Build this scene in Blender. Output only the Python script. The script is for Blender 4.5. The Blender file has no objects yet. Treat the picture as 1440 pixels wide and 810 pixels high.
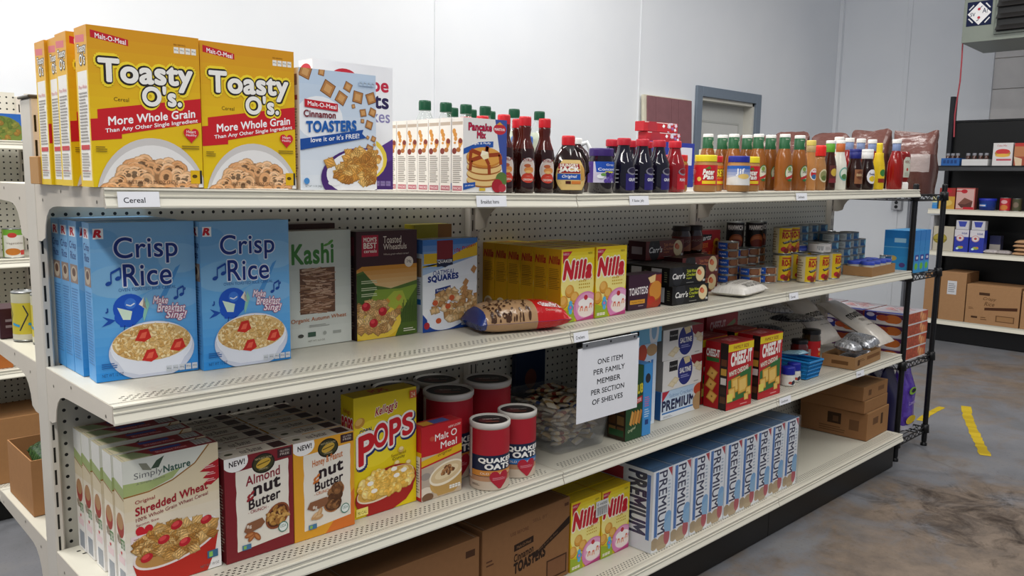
import bpy, math, random
from math import sin, cos, pi, radians, hypot
from mathutils import Vector, Matrix

EXPO = 0.12
WORLD = 0.26
LAMPS = [('unseen_strip', (-1.8, -2.6, 4.0), .35, 4.5, 135, (1, .97, .92)), ('unseen_strip', (1.8, -2.2, 4.0), .35, 4.5, 92, (1, .97, .92)),
         ('unseen_strip', (5.6, -1.6, 4.0), .35, 4.0, 80, (1, .97, .92)), ('unseen_strip', (-.6, .9, 4.0), .35, 2.0, 105, (1, .98, .95)),
         ('unseen_strip', (3.4, .7, 4.0), .35, 2.4, 60, (1, .98, .95))]  # this last strip is added to brighten the middle of the back wall
SC = bpy.context.scene
COL = SC.collection
# ------------------------------------------------------------------ camera
FPX = 1169.15
YAW, PITCH, ROLL = radians(46.1028), radians(7.5423), radians(0.8767)
fwd = Vector((cos(PITCH)*cos(YAW), cos(PITCH)*sin(YAW), -sin(PITCH)))
rt0 = Vector((sin(YAW), -cos(YAW), 0)); up0 = rt0.cross(fwd)
rt = cos(ROLL)*rt0 + sin(ROLL)*up0; up = -sin(ROLL)*rt0 + cos(ROLL)*up0
cd = bpy.data.cameras.new('camera'); cam = bpy.data.objects.new('camera', cd); COL.objects.link(cam)
cd.sensor_width = 36; cd.lens = 36*FPX/1440; cd.clip_start = .02; cd.clip_end = 60
cam.matrix_world = Matrix(((rt.x, up.x, -fwd.x, -.48926), (rt.y, up.y, -fwd.y, -1.96636), (rt.z, up.z, -fwd.z, 1.40110), (0, 0, 0, 1)))
SC.camera = cam
# ------------------------------------------------------------------ light
vs = SC.view_settings
vs.view_transform = 'Standard'; vs.look = 'None'; vs.gamma = 1; vs.use_curve_mapping = False; vs.exposure = EXPO
wd = bpy.data.worlds.new('world'); SC.world = wd; wd.use_nodes = True
bg = wd.node_tree.nodes['Background']; bg.inputs[0].default_value = (.80, .86, 1, 1); bg.inputs[1].default_value = WORLD
def area(name, loc, sx, sy, power, col, tgt=None):
    l = bpy.data.lights.new(name, 'AREA'); l.shape = 'RECTANGLE'; l.size = sx; l.size_y = sy; l.energy = power; l.color = col
    o = bpy.data.objects.new(name, l); o.location = loc; COL.objects.link(o)
    if tgt: o.rotation_euler = (Vector(tgt)-Vector(loc)).to_track_quat('-Z', 'Y').to_euler()
    return o
for a in LAMPS: area(*a)

# ------------------------------------------------------------------ colours and materials
_cc = {}
def C(h):
    if not isinstance(h, str): return h
    if h not in _cc:
        v = [int(h[i:i+2], 16)/255 for i in (0, 2, 4)]
        _cc[h] = tuple(x/12.92 if x <= .04045 else ((x+.055)/1.055)**2.4 for x in v)
    return _cc[h]
def mat(name):
    m = bpy.data.materials.new(name); m.use_nodes = True
    n = m.node_tree.nodes; return m, n, m.node_tree.links, n['Principled BSDF']
def surf(name, rough, spec=.5, metal=0, coat=0, bump=0, bscale=60, trans=0, ior=1.45, var=.06, col=None):
    """painted / printed surface: base colour from the mesh's own colour attribute (or col), faint mottling, optional bump"""
    m, n, L, b = mat(name)
    b.inputs['Roughness'].default_value = rough; b.inputs['Specular IOR Level'].default_value = spec
    b.inputs['Metallic'].default_value = metal; b.inputs['Coat Weight'].default_value = coat; b.inputs['Coat Roughness'].default_value = .08
    b.inputs['Transmission Weight'].default_value = trans; b.inputs['IOR'].default_value = ior
    tc = n.new('ShaderNodeTexCoord'); no = n.new('ShaderNodeTexNoise'); no.inputs['Scale'].default_value = bscale; no.inputs['Detail'].default_value = 3
    L.new(tc.outputs['Object'], no.inputs['Vector'])
    mr = n.new('ShaderNodeMapRange'); mr.inputs[3].default_value = 1-var; mr.inputs[4].default_value = 1+var*.4
    L.new(no.outputs['Fac'], mr.inputs[0])
    mx = n.new('ShaderNodeMix'); mx.data_type = 'RGBA'; mx.blend_type = 'MULTIPLY'; mx.inputs[0].default_value = 1
    if col is None:
        at = n.new('ShaderNodeAttribute'); at.attribute_name = 'Col'; L.new(at.outputs['Color'], mx.inputs[6])
    else: mx.inputs[6].default_value = (*C(col), 1)
    L.new(mr.outputs[0], mx.inputs[7]); L.new(mx.outputs[2], b.inputs['Base Color'])
    if bump:
        bp = n.new('ShaderNodeBump'); bp.inputs['Strength'].default_value = bump; bp.inputs['Distance'].default_value = .004
        L.new(no.outputs['Fac'], bp.inputs['Height']); L.new(bp.outputs[0], b.inputs['Normal'])
    return m
M = {}
M['card'] = surf('printed_card', .42, .4, bscale=25, var=.05)
M['paper'] = surf('matte_paper', .8, .2, bscale=40, var=.04)
M['gloss'] = surf('glossy_plastic', .16, .5, bscale=20, var=.05)
M['satin'] = surf('satin_plastic', .38, .4, bscale=30, var=.05)
M['film'] = surf('wrinkled_film', .2, .5, bump=.5, bscale=45, var=.08)
M['cardboard'] = surf('corrugated_board', .8, .2, bump=.05, bscale=60, var=.1)
M['tin'] = surf('tin', .3, .5, metal=.9, bscale=80, var=.1)
M['foil'] = surf('foil', .3, .6, metal=.72, bump=.9, bscale=35, var=.15)
M['steel'] = surf('enamelled_steel', .36, .4, bscale=9, var=.05)
M['black'] = surf('black_enamel', .38, .4, bscale=30, var=.2)
M['wood'] = surf('stained_wood', .6, .3, bump=.15, bscale=14, var=.2)
M['liquid'] = surf('dark_liquid_bottle', .1, .5, coat=.6, bscale=10, var=.05)

def clear(name, tint, gloss, white=0.0):
    m, n, L, b = mat(name)
    t = n.new('ShaderNodeBsdfTransparent'); t.inputs[0].default_value = (*tint, 1)
    g = n.new('ShaderNodeBsdfGlossy'); g.inputs['Roughness'].default_value = .08
    d = n.new('ShaderNodeBsdfDiffuse'); d.inputs[0].default_value = (.8, .8, .78, 1)
    lw = n.new('ShaderNodeLayerWeight'); lw.inputs[0].default_value = .5
    pw = n.new('ShaderNodeMath'); pw.operation = 'POWER'; L.new(lw.outputs['Facing'], pw.inputs[0]); pw.inputs[1].default_value = 3
    fr = n.new('ShaderNodeMath'); fr.operation = 'MULTIPLY_ADD'; L.new(pw.outputs[0], fr.inputs[0]); fr.inputs[1].default_value = gloss; fr.inputs[2].default_value = .045
    m0 = n.new('ShaderNodeMixShader'); m0.inputs[0].default_value = white; L.new(t.outputs[0], m0.inputs[1]); L.new(d.outputs[0], m0.inputs[2])
    m1 = n.new('ShaderNodeMixShader'); L.new(fr.outputs[0], m1.inputs[0]); L.new(m0.outputs[0], m1.inputs[1]); L.new(g.outputs[0], m1.inputs[2])
    L.new(m1.outputs[0], n['Material Output'].inputs[0]); return m
M['clear'] = clear('clear_plastic', (.95, .955, .96), .35, .07)
M['bottle_clear'] = clear('clear_bottle', (.95, .97, .96), .5, .06)
M['wrap'] = clear('shrink_film', (.975, .98, .985), .25, .03)

def pegboard():
    m, n, L, b = mat('pegboard_enamel')
    tc = n.new('ShaderNodeTexCoord'); sp = n.new('ShaderNodeSeparateXYZ'); L.new(tc.outputs['Object'], sp.inputs[0])
    def fr(o):
        a = n.new('ShaderNodeMath'); a.operation = 'DIVIDE'; L.new(o, a.inputs[0]); a.inputs[1].default_value = .0254
        f = n.new('ShaderNodeMath'); f.operation = 'FRACT'; L.new(a.outputs[0], f.inputs[0])
        s = n.new('ShaderNodeMath'); s.operation = 'SUBTRACT'; L.new(f.outputs[0], s.inputs[0]); s.inputs[1].default_value = .5
        p = n.new('ShaderNodeMath'); p.operation = 'POWER'; L.new(s.outputs[0], p.inputs[0]); p.inputs[1].default_value = 2
        return p.outputs[0]
    ad = n.new('ShaderNodeMath'); ad.operation = 'ADD'; L.new(fr(sp.outputs[0]), ad.inputs[0]); L.new(fr(sp.outputs[2]), ad.inputs[1])
    lt = n.new('ShaderNodeMath'); lt.operation = 'LESS_THAN'; L.new(ad.outputs[0], lt.inputs[0]); lt.inputs[1].default_value = .0225
    mx = n.new('ShaderNodeMix'); mx.data_type = 'RGBA'; L.new(lt.outputs[0], mx.inputs[0])
    mx.inputs[6].default_value = (*C('cfccbf'), 1); mx.inputs[7].default_value = (.006, .006, .006, 1)
    L.new(mx.outputs[2], b.inputs['Base Color']); b.inputs['Roughness'].default_value = .45
    return m
M['peg'] = pegboard()

def wall_mat(name, c1, c2, rough, sc, planks=False):
    m, n, L, b = mat(name)
    tc = n.new('ShaderNodeTexCoord'); no = n.new('ShaderNodeTexNoise'); no.inputs['Scale'].default_value = sc; no.inputs['Detail'].default_value = 5
    L.new(tc.outputs['Object'], no.inputs['Vector'])
    rp = n.new('ShaderNodeValToRGB'); rp.color_ramp.elements[0].color = (*C(c1), 1); rp.color_ramp.elements[1].color = (*C(c2), 1)
    rp.color_ramp.elements[0].position = .3; rp.color_ramp.elements[1].position = .7
    L.new(no.outputs['Fac'], rp.inputs[0]); out = rp.outputs[0]
    b.inputs['Roughness'].default_value = rough
    L.new(out, b.inputs['Base Color']); return m
M['wall'] = wall_mat('wall_paint', 'e3e6ea', 'ebedef', .55, 1.2)
M['siding'] = wall_mat('siding_paint', 'd2cecb', 'e0dcd8', .6, 4)

def concrete():
    m, n, L, b = mat('sealed_concrete')
    tc = n.new('ShaderNodeTexCoord')
    def noise(s, d=6, r=.6, dist=0):
        q = n.new('ShaderNodeTexNoise'); q.inputs['Scale'].default_value = s; q.inputs['Detail'].default_value = d; q.inputs['Roughness'].default_value = r; q.inputs['Distortion'].default_value = dist
        L.new(tc.outputs['Object'], q.inputs['Vector']); return q.outputs['Fac']
    def ramp(f, stops):
        r = n.new('ShaderNodeValToRGB'); e = r.color_ramp.elements
        e[0].position, e[0].color = stops[0][0], (*C(stops[0][1]), 1); e[1].position, e[1].color = stops[-1][0], (*C(stops[-1][1]), 1)
        for p, c in stops[1:-1]:
            x = e.new(p); x.color = (*C(c), 1)
        L.new(f, r.inputs[0]); return r.outputs[0]
    def mix(f, a, c, mode='MIX'):
        x = n.new('ShaderNodeMix'); x.data_type = 'RGBA'; x.blend_type = mode
        if isinstance(f, (int, float)): x.inputs[0].default_value = f
        else: L.new(f, x.inputs[0])
        L.new(a, x.inputs[6]); L.new(c, x.inputs[7]); return x.outputs[2]
    base = ramp(noise(2.2), [(.3, '606265'), (.55, '707175'), (.75, '7d7b78')])
    brown = ramp(noise(7, 8, .7), [(.3, '52463b'), (.5, '70604f'), (.7, '857360')])
    # worn brown patches: where the big noise plus nearness to the worn aisle is high
    sp = n.new('ShaderNodeSeparateXYZ'); L.new(tc.outputs['Object'], sp.inputs[0])
    def blob(x, y, r, amp):
        v = n.new('ShaderNodeVectorMath'); v.operation = 'DISTANCE'; L.new(tc.outputs['Object'], v.inputs[0]); v.inputs[1].default_value = (x, y, 0)
        q = n.new('ShaderNodeMapRange'); L.new(v.outputs['Value'], q.inputs[0]); q.inputs[1].default_value = r; q.inputs[2].default_value = 0; q.inputs[3].default_value = 0; q.inputs[4].default_value = amp
        return q.outputs[0]
    def add(a, c):
        q = n.new('ShaderNodeMath'); q.operation = 'ADD'; L.new(a, q.inputs[0]); L.new(c, q.inputs[1]); return q.outputs[0]
    f = add(add(noise(3.0, 8, .68, .6), blob(2.35, -1.45, 1.5, .34)), add(blob(3.4, -1.2, 1.1, .26), blob(6.2, -.5, 1.6, .24)))
    col = mix(ramp(f, [(.54, '000000'), (.74, 'e6e6e6')]), base, brown)
    f2 = add(noise(5, 8, .75, 1.0), blob(3.35, -.95, .75, .3))
    dk = ramp(f2, [(.64, 'ffffff'), (.84, '7a7068')])
    col = mix(1.0, col, dk, 'MULTIPLY')
    sp2 = ramp(noise(60, 3, .7), [(.28, 'b8b4ae'), (.42, 'ffffff')]); col = mix(.5, col, sp2, 'MULTIPLY')
    vo = n.new('ShaderNodeTexVoronoi'); vo.feature = 'DISTANCE_TO_EDGE'; vo.inputs['Scale'].default_value = .4
    nz = n.new('ShaderNodeTexNoise'); nz.inputs['Scale'].default_value = 3; L.new(tc.outputs['Object'], nz.inputs['Vector'])
    va = n.new('ShaderNodeVectorMath'); va.operation = 'MULTIPLY_ADD'; L.new(nz.outputs['Color'], va.inputs[0]); va.inputs[1].default_value = (.35, .35, 0); L.new(tc.outputs['Object'], va.inputs[2])
    L.new(va.outputs[0], vo.inputs['Vector'])
    col = mix(.22, col, ramp(vo.outputs['Distance'], [(.0015, '5a524a'), (.006, 'ffffff')]), 'MULTIPLY')
    L.new(col, b.inputs['Base Color']); b.inputs['Roughness'].default_value = .5; b.inputs['Specular IOR Level'].default_value = .3
    bp = n.new('ShaderNodeBump'); bp.inputs['Strength'].default_value = .08; L.new(noise(25), bp.inputs['Height']); L.new(bp.outputs[0], b.inputs['Normal'])
    return m
M['concrete'] = concrete()

# ------------------------------------------------------------------ mesh builder
class MB:
    def __init__(s): s.v = []; s.f = []; s.c = []; s.sm = []; s.mi = []
    def poly(s, pts, col, smooth=False, mi=0):
        n = len(s.v); s.v += [tuple(p) for p in pts]; s.f.append(tuple(range(n, n+len(pts)))); s.c.append(C(col)); s.sm.append(smooth); s.mi.append(mi)
    def grid(s, rows, colf, smooth=True, closed=False, mi=0):
        """rows: list of equal-length point lists; colf(i,j) -> colour"""
        n = len(s.v); w = len(rows[0])
        for r in rows: s.v += [tuple(p) for p in r]
        for i in range(len(rows)-1):
            for j in range(w if closed else w-1):
                k = (j+1) % w
                s.f.append((n+i*w+j, n+i*w+k, n+(i+1)*w+k, n+(i+1)*w+j)); s.c.append(C(colf(i, j) if callable(colf) else colf)); s.sm.append(smooth); s.mi.append(mi)
    def box(s, x0, x1, y0, y1, z0, z1, col, b=0, mi=0):
        """box with chamfered edges b; col is one colour or a dict with keys f(-y) k(+y) l(-x) r(+x) t u"""
        g = (lambda k: C(col.get(k, col.get('*')))) if isinstance(col, dict) else (lambda k: C(col))
        if b <= 0:
            P = lambda i, j, k: ((x0, x1)[i], (y0, y1)[j], (z0, z1)[k])
            for key, q in (('f', (P(0,0,0), P(1,0,0), P(1,0,1), P(0,0,1))), ('k', (P(1,1,0), P(0,1,0), P(0,1,1), P(1,1,1))), ('l', (P(0,1,0), P(0,0,0), P(0,0,1), P(0,1,1))),
                           ('r', (P(1,0,0), P(1,1,0), P(1,1,1), P(1,0,1))), ('t', (P(0,0,1), P(1,0,1), P(1,1,1), P(0,1,1))), ('u', (P(0,1,0), P(1,1,0), P(1,0,0), P(0,0,0)))): s.poly(q, g(key), mi=mi)
            return
        X = (x0, x1); Y = (y0, y1); Z = (z0, z1); sg = (1, -1)
        base = len(s.v); idx = {}
        for i in (0, 1):
            for j in (0, 1):
                for k in (0, 1):
                    ix, iy, iz = X[i]+sg[i]*b, Y[j]+sg[j]*b, Z[k]+sg[k]*b
                    for a, p in enumerate(((X[i], iy, iz), (ix, Y[j], iz), (ix, iy, Z[k]))):
                        idx[i, j, k, a] = len(s.v); s.v.append(p)
        def F(q, key): s.f.append(tuple(q)); s.c.append(g(key)); s.sm.append(False); s.mi.append(mi)
        I = idx
        F([I[0,0,0,1], I[1,0,0,1], I[1,0,1,1], I[0,0,1,1]], 'f'); F([I[1,1,0,1], I[0,1,0,1], I[0,1,1,1], I[1,1,1,1]], 'k')
        F([I[0,1,0,0], I[0,0,0,0], I[0,0,1,0], I[0,1,1,0]], 'l'); F([I[1,0,0,0], I[1,1,0,0], I[1,1,1,0], I[1,0,1,0]], 'r')
        F([I[0,0,1,2], I[1,0,1,2], I[1,1,1,2], I[0,1,1,2]], 't'); F([I[0,1,0,2], I[1,1,0,2], I[1,0,0,2], I[0,0,0,2]], 'u')
        for i in (0, 1):
            for j in (0, 1): F([I[i,j,0,0], I[i,j,0,1], I[i,j,1,1], I[i,j,1,0]], 'f' if j == 0 else 'k')
            for k in (0, 1): F([I[i,0,k,0], I[i,0,k,2], I[i,1,k,2], I[i,1,k,0]], 'l' if i == 0 else 'r')
        for j in (0, 1):
            for k in (0, 1): F([I[0,j,k,1], I[0,j,k,2], I[1,j,k,2], I[1,j,k,1]], 'f' if j == 0 else 'k')
        for i in (0, 1):
            for j in (0, 1):
                for k in (0, 1): F([I[i,j,k,0], I[i,j,k,1], I[i,j,k,2]], 'f' if j == 0 else 'k')
    def lathe(s, prof, colf, n=28, cx=0, cy=0, sx=1, sy=1, cap0=True, cap1=True, mi=0):
        """profile [(r,z)...] turned about z; colf colour or f(i)"""
        rows = [[(cx+r*sx*cos(2*pi*j/n), cy+r*sy*sin(2*pi*j/n), z) for j in range(n)] for r, z in prof]
        cf = colf if callable(colf) else (lambda i: colf)
        s.grid(rows, lambda i, j: cf(i), True, True, mi)
        if cap0 and prof[0][0] > 1e-5: s.poly(rows[0][::-1], cf(0), mi=mi)
        if cap1 and prof[-1][0] > 1e-5: s.poly(rows[-1], cf(len(prof)-2), mi=mi)
    def tube(s, pts, r, col, n=8):
        pts = [Vector(p) for p in pts]; rows = []
        for i, p in enumerate(pts):
            d = (pts[min(i+1, len(pts)-1)]-pts[max(i-1, 0)]).normalized()
            a = d.cross(Vector((0, 0, 1)) if abs(d.z) < .9 else Vector((1, 0, 0))).normalized(); c = d.cross(a)
            rows.append([p+r*(cos(2*pi*j/n)*a+sin(2*pi*j/n)*c) for j in range(n)])
        s.grid(rows, col, True, True); s.poly(rows[0][::-1], col); s.poly(rows[-1], col)
    def prism(s, prof, axis, a0, a1, col, cap=None):
        """closed 2-D profile swept along an axis ('x': profile is (y,z); 'y': (x,z); 'z': (x,y))"""
        def P(p, a): return {'x': (a, p[0], p[1]), 'y': (p[0], a, p[1]), 'z': (p[0], p[1], a)}[axis]
        n = len(prof)
        for i in range(n):
            p, q = prof[i], prof[(i+1) % n]; c = col[i] if isinstance(col, list) else col
            s.poly([P(p, a0), P(q, a0), P(q, a1), P(p, a1)], c)
        s.poly([P(p, a0) for p in prof][::-1], cap or (col if not isinstance(col, list) else col[0])); s.poly([P(p, a1) for p in prof], cap or (col if not isinstance(col, list) else col[0]))
    def mesh(s, name, mats):
        me = bpy.data.meshes.new(name); me.from_pydata(s.v, [], s.f)
        at = me.color_attributes.new('Col', 'FLOAT_COLOR', 'CORNER')
        buf = []
        for f, c in zip(s.f, s.c): buf += [c[0], c[1], c[2], 1.0]*len(f)
        at.data.foreach_set('color', buf)
        me.polygons.foreach_set('use_smooth', s.sm); me.polygons.foreach_set('material_index', s.mi)
        for m in (mats if isinstance(mats, (list, tuple)) else [mats]): me.materials.append(m)
        me.update(); return me
    def build(s, name, mats, parent=None, loc=None, label=None):
        o = bpy.data.objects.new(name, s.mesh(name, mats)); COL.objects.link(o)
        if parent: o.parent = parent
        if loc: o.location = loc
        if label: o['label'] = label
        return o

def tag(o, label, cat, group=None, kind=None):
    o['label'] = label; o['category'] = cat
    if group: o['group'] = group
    if kind: o['kind'] = kind
    return o
def struct(o): o['kind'] = 'structure'; return o
def thing(name, label, cat, loc=(0, 0, 0), rz=0, group=None):
    o = bpy.data.objects.new(name, None); COL.objects.link(o); o.location = loc; o.rotation_euler = (0, 0, rz); o.empty_display_size = .05
    return tag(o, label, cat, group)
def dup(o, label=None, loc=None, rz=None, group=None):
    def cp(a, par):
        c = a.copy(); COL.objects.link(c)
        if par: c.parent = par
        for ch in [x for x in KIDS.get(a.name, [])]: cp(ch, c)
        return c
    c = cp(o, None)
    if label: c['label'] = label
    if loc: c.location = loc
    if rz is not None: c.rotation_euler = (0, 0, rz)
    if group: c['group'] = group
    return c
KIDS = {}
def kids(o):
    """remember a finished prototype's parts (two levels) for dup()"""
    for ob in COL.objects:
        if ob.parent: KIDS.setdefault(ob.parent.name, [])
    KIDS[o.name] = [x for x in COL.objects if x.parent == o]
    for k in KIDS[o.name]: KIDS[k.name] = [x for x in COL.objects if x.parent == k]
    return o

# ------------------------------------------------------------------ printing: shapes and lettering on a surface
_tx = {}
def glyphs(s, off, sp=1, res=3):
    k = (s, off, sp)
    if k not in _tx:
        cu = bpy.data.curves.new('t', 'FONT'); cu.body = s; cu.size = 1; cu.resolution_u = res; cu.space_character = sp; cu.offset = off; cu.fill_mode = 'FRONT'
        ob = bpy.data.objects.new('t', cu); me = ob.to_mesh()
        vs_ = [(v.co.x, v.co.y) for v in me.vertices]; fs = [tuple(p.vertices) for p in me.polygons]
        ob.to_mesh_clear(); bpy.data.objects.remove(ob); bpy.data.curves.remove(cu)
        _tx[k] = (vs_, fs)
    return _tx[k]
def clip(pts):
    for ax, sgn, lim in ((0, 1, 0), (0, -1, -1), (1, 1, 0), (1, -1, -1)):
        if all(sgn*p[ax] >= lim-1e-9 for p in pts): continue
        out = []
        for i, p in enumerate(pts):
            q = pts[i-1]; a, b = sgn*q[ax]-lim, sgn*p[ax]-lim
            if (a >= 0) != (b >= 0):
                t = a/(a-b); out.append((q[0]+t*(p[0]-q[0]), q[1]+t*(p[1]-q[1])))
            if b >= 0: out.append(p)
        pts = out
        if len(pts) < 3: return []
    return pts
class Cv:
    """a print area with coordinates u (left-right) and v (bottom-top) in 0..1; fn(u,v,lift) gives the place on the object"""
    def __init__(s, mb, fn, w, h, curved=False, mi=0, step=3e-5, bump=False): s.bump = bump; s.mb = mb; s.fn = fn; s.l = 1; s.w = w; s.h = h; s.cur = curved; s.ar = w/h; s.mi = mi; s.st = step
    def put(s, pts, col):
        pts = clip(pts)
        if s.cur and len(pts) >= 3:
            a, b = min(p[0] for p in pts), max(p[0] for p in pts); st = .4/s.cur
            if b-a > st*1.3:
                n = int((b-a)/st)+1
                for i in range(n):
                    q = pts
                    for sg, lim in ((1, a+(b-a)*i/n), (-1, -(a+(b-a)*(i+1)/n))):
                        o = []
                        for j, p in enumerate(q):
                            r = q[j-1]; e, f = sg*r[0]-lim, sg*p[0]-lim
                            if (e >= 0) != (f >= 0): t = e/(e-f); o.append((r[0]+t*(p[0]-r[0]), r[1]+t*(p[1]-r[1])))
                            if f >= 0: o.append(p)
                        q = o
                        if len(q) < 3: break
                    if len(q) >= 3: s.vput(q, col)
                return
            s.vput(pts, col); return
        if len(pts) >= 3: s.mb.poly([s.fn(u, v, s.l*s.st) for u, v in pts], col, mi=s.mi)
    def vput(s, pts, col):
        c, d = min(p[1] for p in pts), max(p[1] for p in pts); m = int((d-c)/.12)+1
        for i in range(m):
            q = pts
            for sg, lim in ((1, c+(d-c)*i/m), (-1, -(c+(d-c)*(i+1)/m))):
                o = []
                for j, p in enumerate(q):
                    r = q[j-1]; e, f = sg*r[1]-lim, sg*p[1]-lim
                    if (e >= 0) != (f >= 0): t = e/(e-f); o.append((r[0]+t*(p[0]-r[0]), r[1]+t*(p[1]-r[1])))
                    if f >= 0: o.append(p)
                q = o
                if len(q) < 3: break
            if len(q) >= 3: s.mb.poly([s.fn(u, v, s.l*s.st) for u, v in q], col, mi=s.mi)
    def rect(s, u0, v0, u1, v1, col, sl=0):
        s.l += 1; n = max(1, int(abs(u1-u0)*s.cur)) if s.cur else 1; m = 4 if s.cur else 1
        for i in range(n):
            a, b = u0+(u1-u0)*i/n, u0+(u1-u0)*(i+1)/n
            for j in range(m):
                c, d = v0+(v1-v0)*j/m, v0+(v1-v0)*(j+1)/m
                s.put([(a, c+sl*(a-u0)), (b, c+sl*(b-u0)), (b, d+sl*(b-u0)), (a, d+sl*(a-u0))], col)
    def grad(s, v0, v1, c0, c1, n=8, u0=0, u1=1):
        c0, c1 = C(c0), C(c1)
        for i in range(n):
            t = i/(n-1); s.rect(u0, v0+(v1-v0)*i/n, u1, v0+(v1-v0)*(i+1)/n, tuple(a+(b-a)*t for a, b in zip(c0, c1))); s.l -= 1
        s.l += 1
    def poly(s, pts, col): s.l += 1; s.put(pts, col)
    def ell(s, u, v, r, col, k=1.0, n=22, rot=0, a0=0, a1=360):
        """ellipse: half-width r (in u), half-height r*k in true proportion"""
        s.l += 1
        if s.cur and s.bump:
            rv = r*k*s.ar; m = 12
            for i in range(m):
                x0, x1 = -cos(pi*i/m), -cos(pi*(i+1)/m); h0, h1 = math.sqrt(max(0, 1-x0*x0)), math.sqrt(max(0, 1-x1*x1))
                for j in range(4):
                    y0, y1 = -1+j/2, -.5+j/2
                    s.put([(u+r*x0, v+rv*h0*y0), (u+r*x1, v+rv*h1*y0), (u+r*x1, v+rv*h1*y1), (u+r*x0, v+rv*h0*y1)], col)
            return
        cr, sr = cos(rot), sin(rot); pts = []
        for i in range(n + (a1-a0 < 360)):
            a = radians(a0+(a1-a0)*i/n); x, y = r*cos(a), r*k*sin(a)
            pts.append((u+x*cr-y*sr, v+(x*sr+y*cr)*s.ar))
        s.put(pts, col)
    def ring(s, u, v, r, r2, col, k=1.0, n=20):
        s.l += 1
        for i in range(n):
            a, b = 2*pi*i/n, 2*pi*(i+1)/n
            s.put([(u+r*cos(a), v+r*k*sin(a)*s.ar), (u+r*cos(b), v+r*k*sin(b)*s.ar), (u+r2*cos(b), v+r2*k*sin(b)*s.ar), (u+r2*cos(a), v+r2*k*sin(a)*s.ar)], col)
    def line(s, pts, w, col):
        s.l += 1
        for (a, b), (c, d) in zip(pts, pts[1:]):
            dx, dy = c-a, (d-b)/s.ar; L = hypot(dx, dy) or 1; nx, ny = -dy/L*w/2, dx/L*w/2*s.ar
            s.put([(a+nx, b+ny), (c+nx, d+ny), (c-nx, d-ny), (a-nx, b-ny)], col)
    def text(s, t, u0, v0, u1, v1, col, bold=0, outs=(), sl=0, sh=0, rot=0):
        """lettering fitted into a rectangle; outs = [(offset, colour)...] drawn beneath; rot 90 reads upwards, -90 downwards"""
        mo = max([bold]+[q for q, _ in outs]); sp = round(1+1.5*bold+.55*(mo-bold), 3); res = 7 if v1-v0 > .08 else 3
        vs0, _ = glyphs(t, 0, sp, res)
        if not vs0: return
        xs = [p[0] for p in vs0]; ys = [p[1] for p in vs0]; x0, x1, y0, y1 = min(xs), max(xs), min(ys), max(ys); W = max(x1-x0, 1e-4); H = max(y1-y0, 1e-4)
        for off, c in list(outs)+[(bold, col)]:
            vv, ff = glyphs(t, 0, sp, res); s.l += 1
            n = 0 if off <= 0 else (4 if off < .025 else 8 if off < .08 else 14)
            for dx, dy in [(0, 0)]+[(off*cos(2*pi*(i+.5)/n), off*sin(2*pi*(i+.5)/n)) for i in range(n)]:
              out = []; s.l += .22
              for x, y in vv:
                p, q = (x+dx-x0)/W, (y+dy-y0)/H
                p += sh*(q-.5)*H/W
                if rot == 90: p, q = 1-q, p
                elif rot == -90: p, q = q, 1-p
                u = u0+p*(u1-u0); out.append((u, v0+q*(v1-v0)+sl*(u-u0)))
              for f in ff: s.put([out[i] for i in f], c)
    def lines(s, u0, v0, u1, v1, n, col, seed=1):
        """small print too fine to read"""
        R = random.Random(seed); s.l += 1; h = (v1-v0)/n
        for i in range(n):
            v = v1-(i+.75)*h; e = u0+(u1-u0)*R.uniform(.75, 1); s.put([(u0, v), (e, v), (e, v+h*.42), (u0, v+h*.42)], col)
    def bars(s, u0, v0, u1, v1, n=18, col='111111', bgc='f4f4f2', seed=3):
        s.rect(u0, v0, u1, v1, bgc); R = random.Random(seed); s.l += 1; w = (u1-u0)/n
        for i in range(n):
            a = u0+i*w; s.put([(a, v0), (a+w*R.choice((.3, .6)), v0), (a+w*.5, v1), (a, v1)], col)
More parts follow.
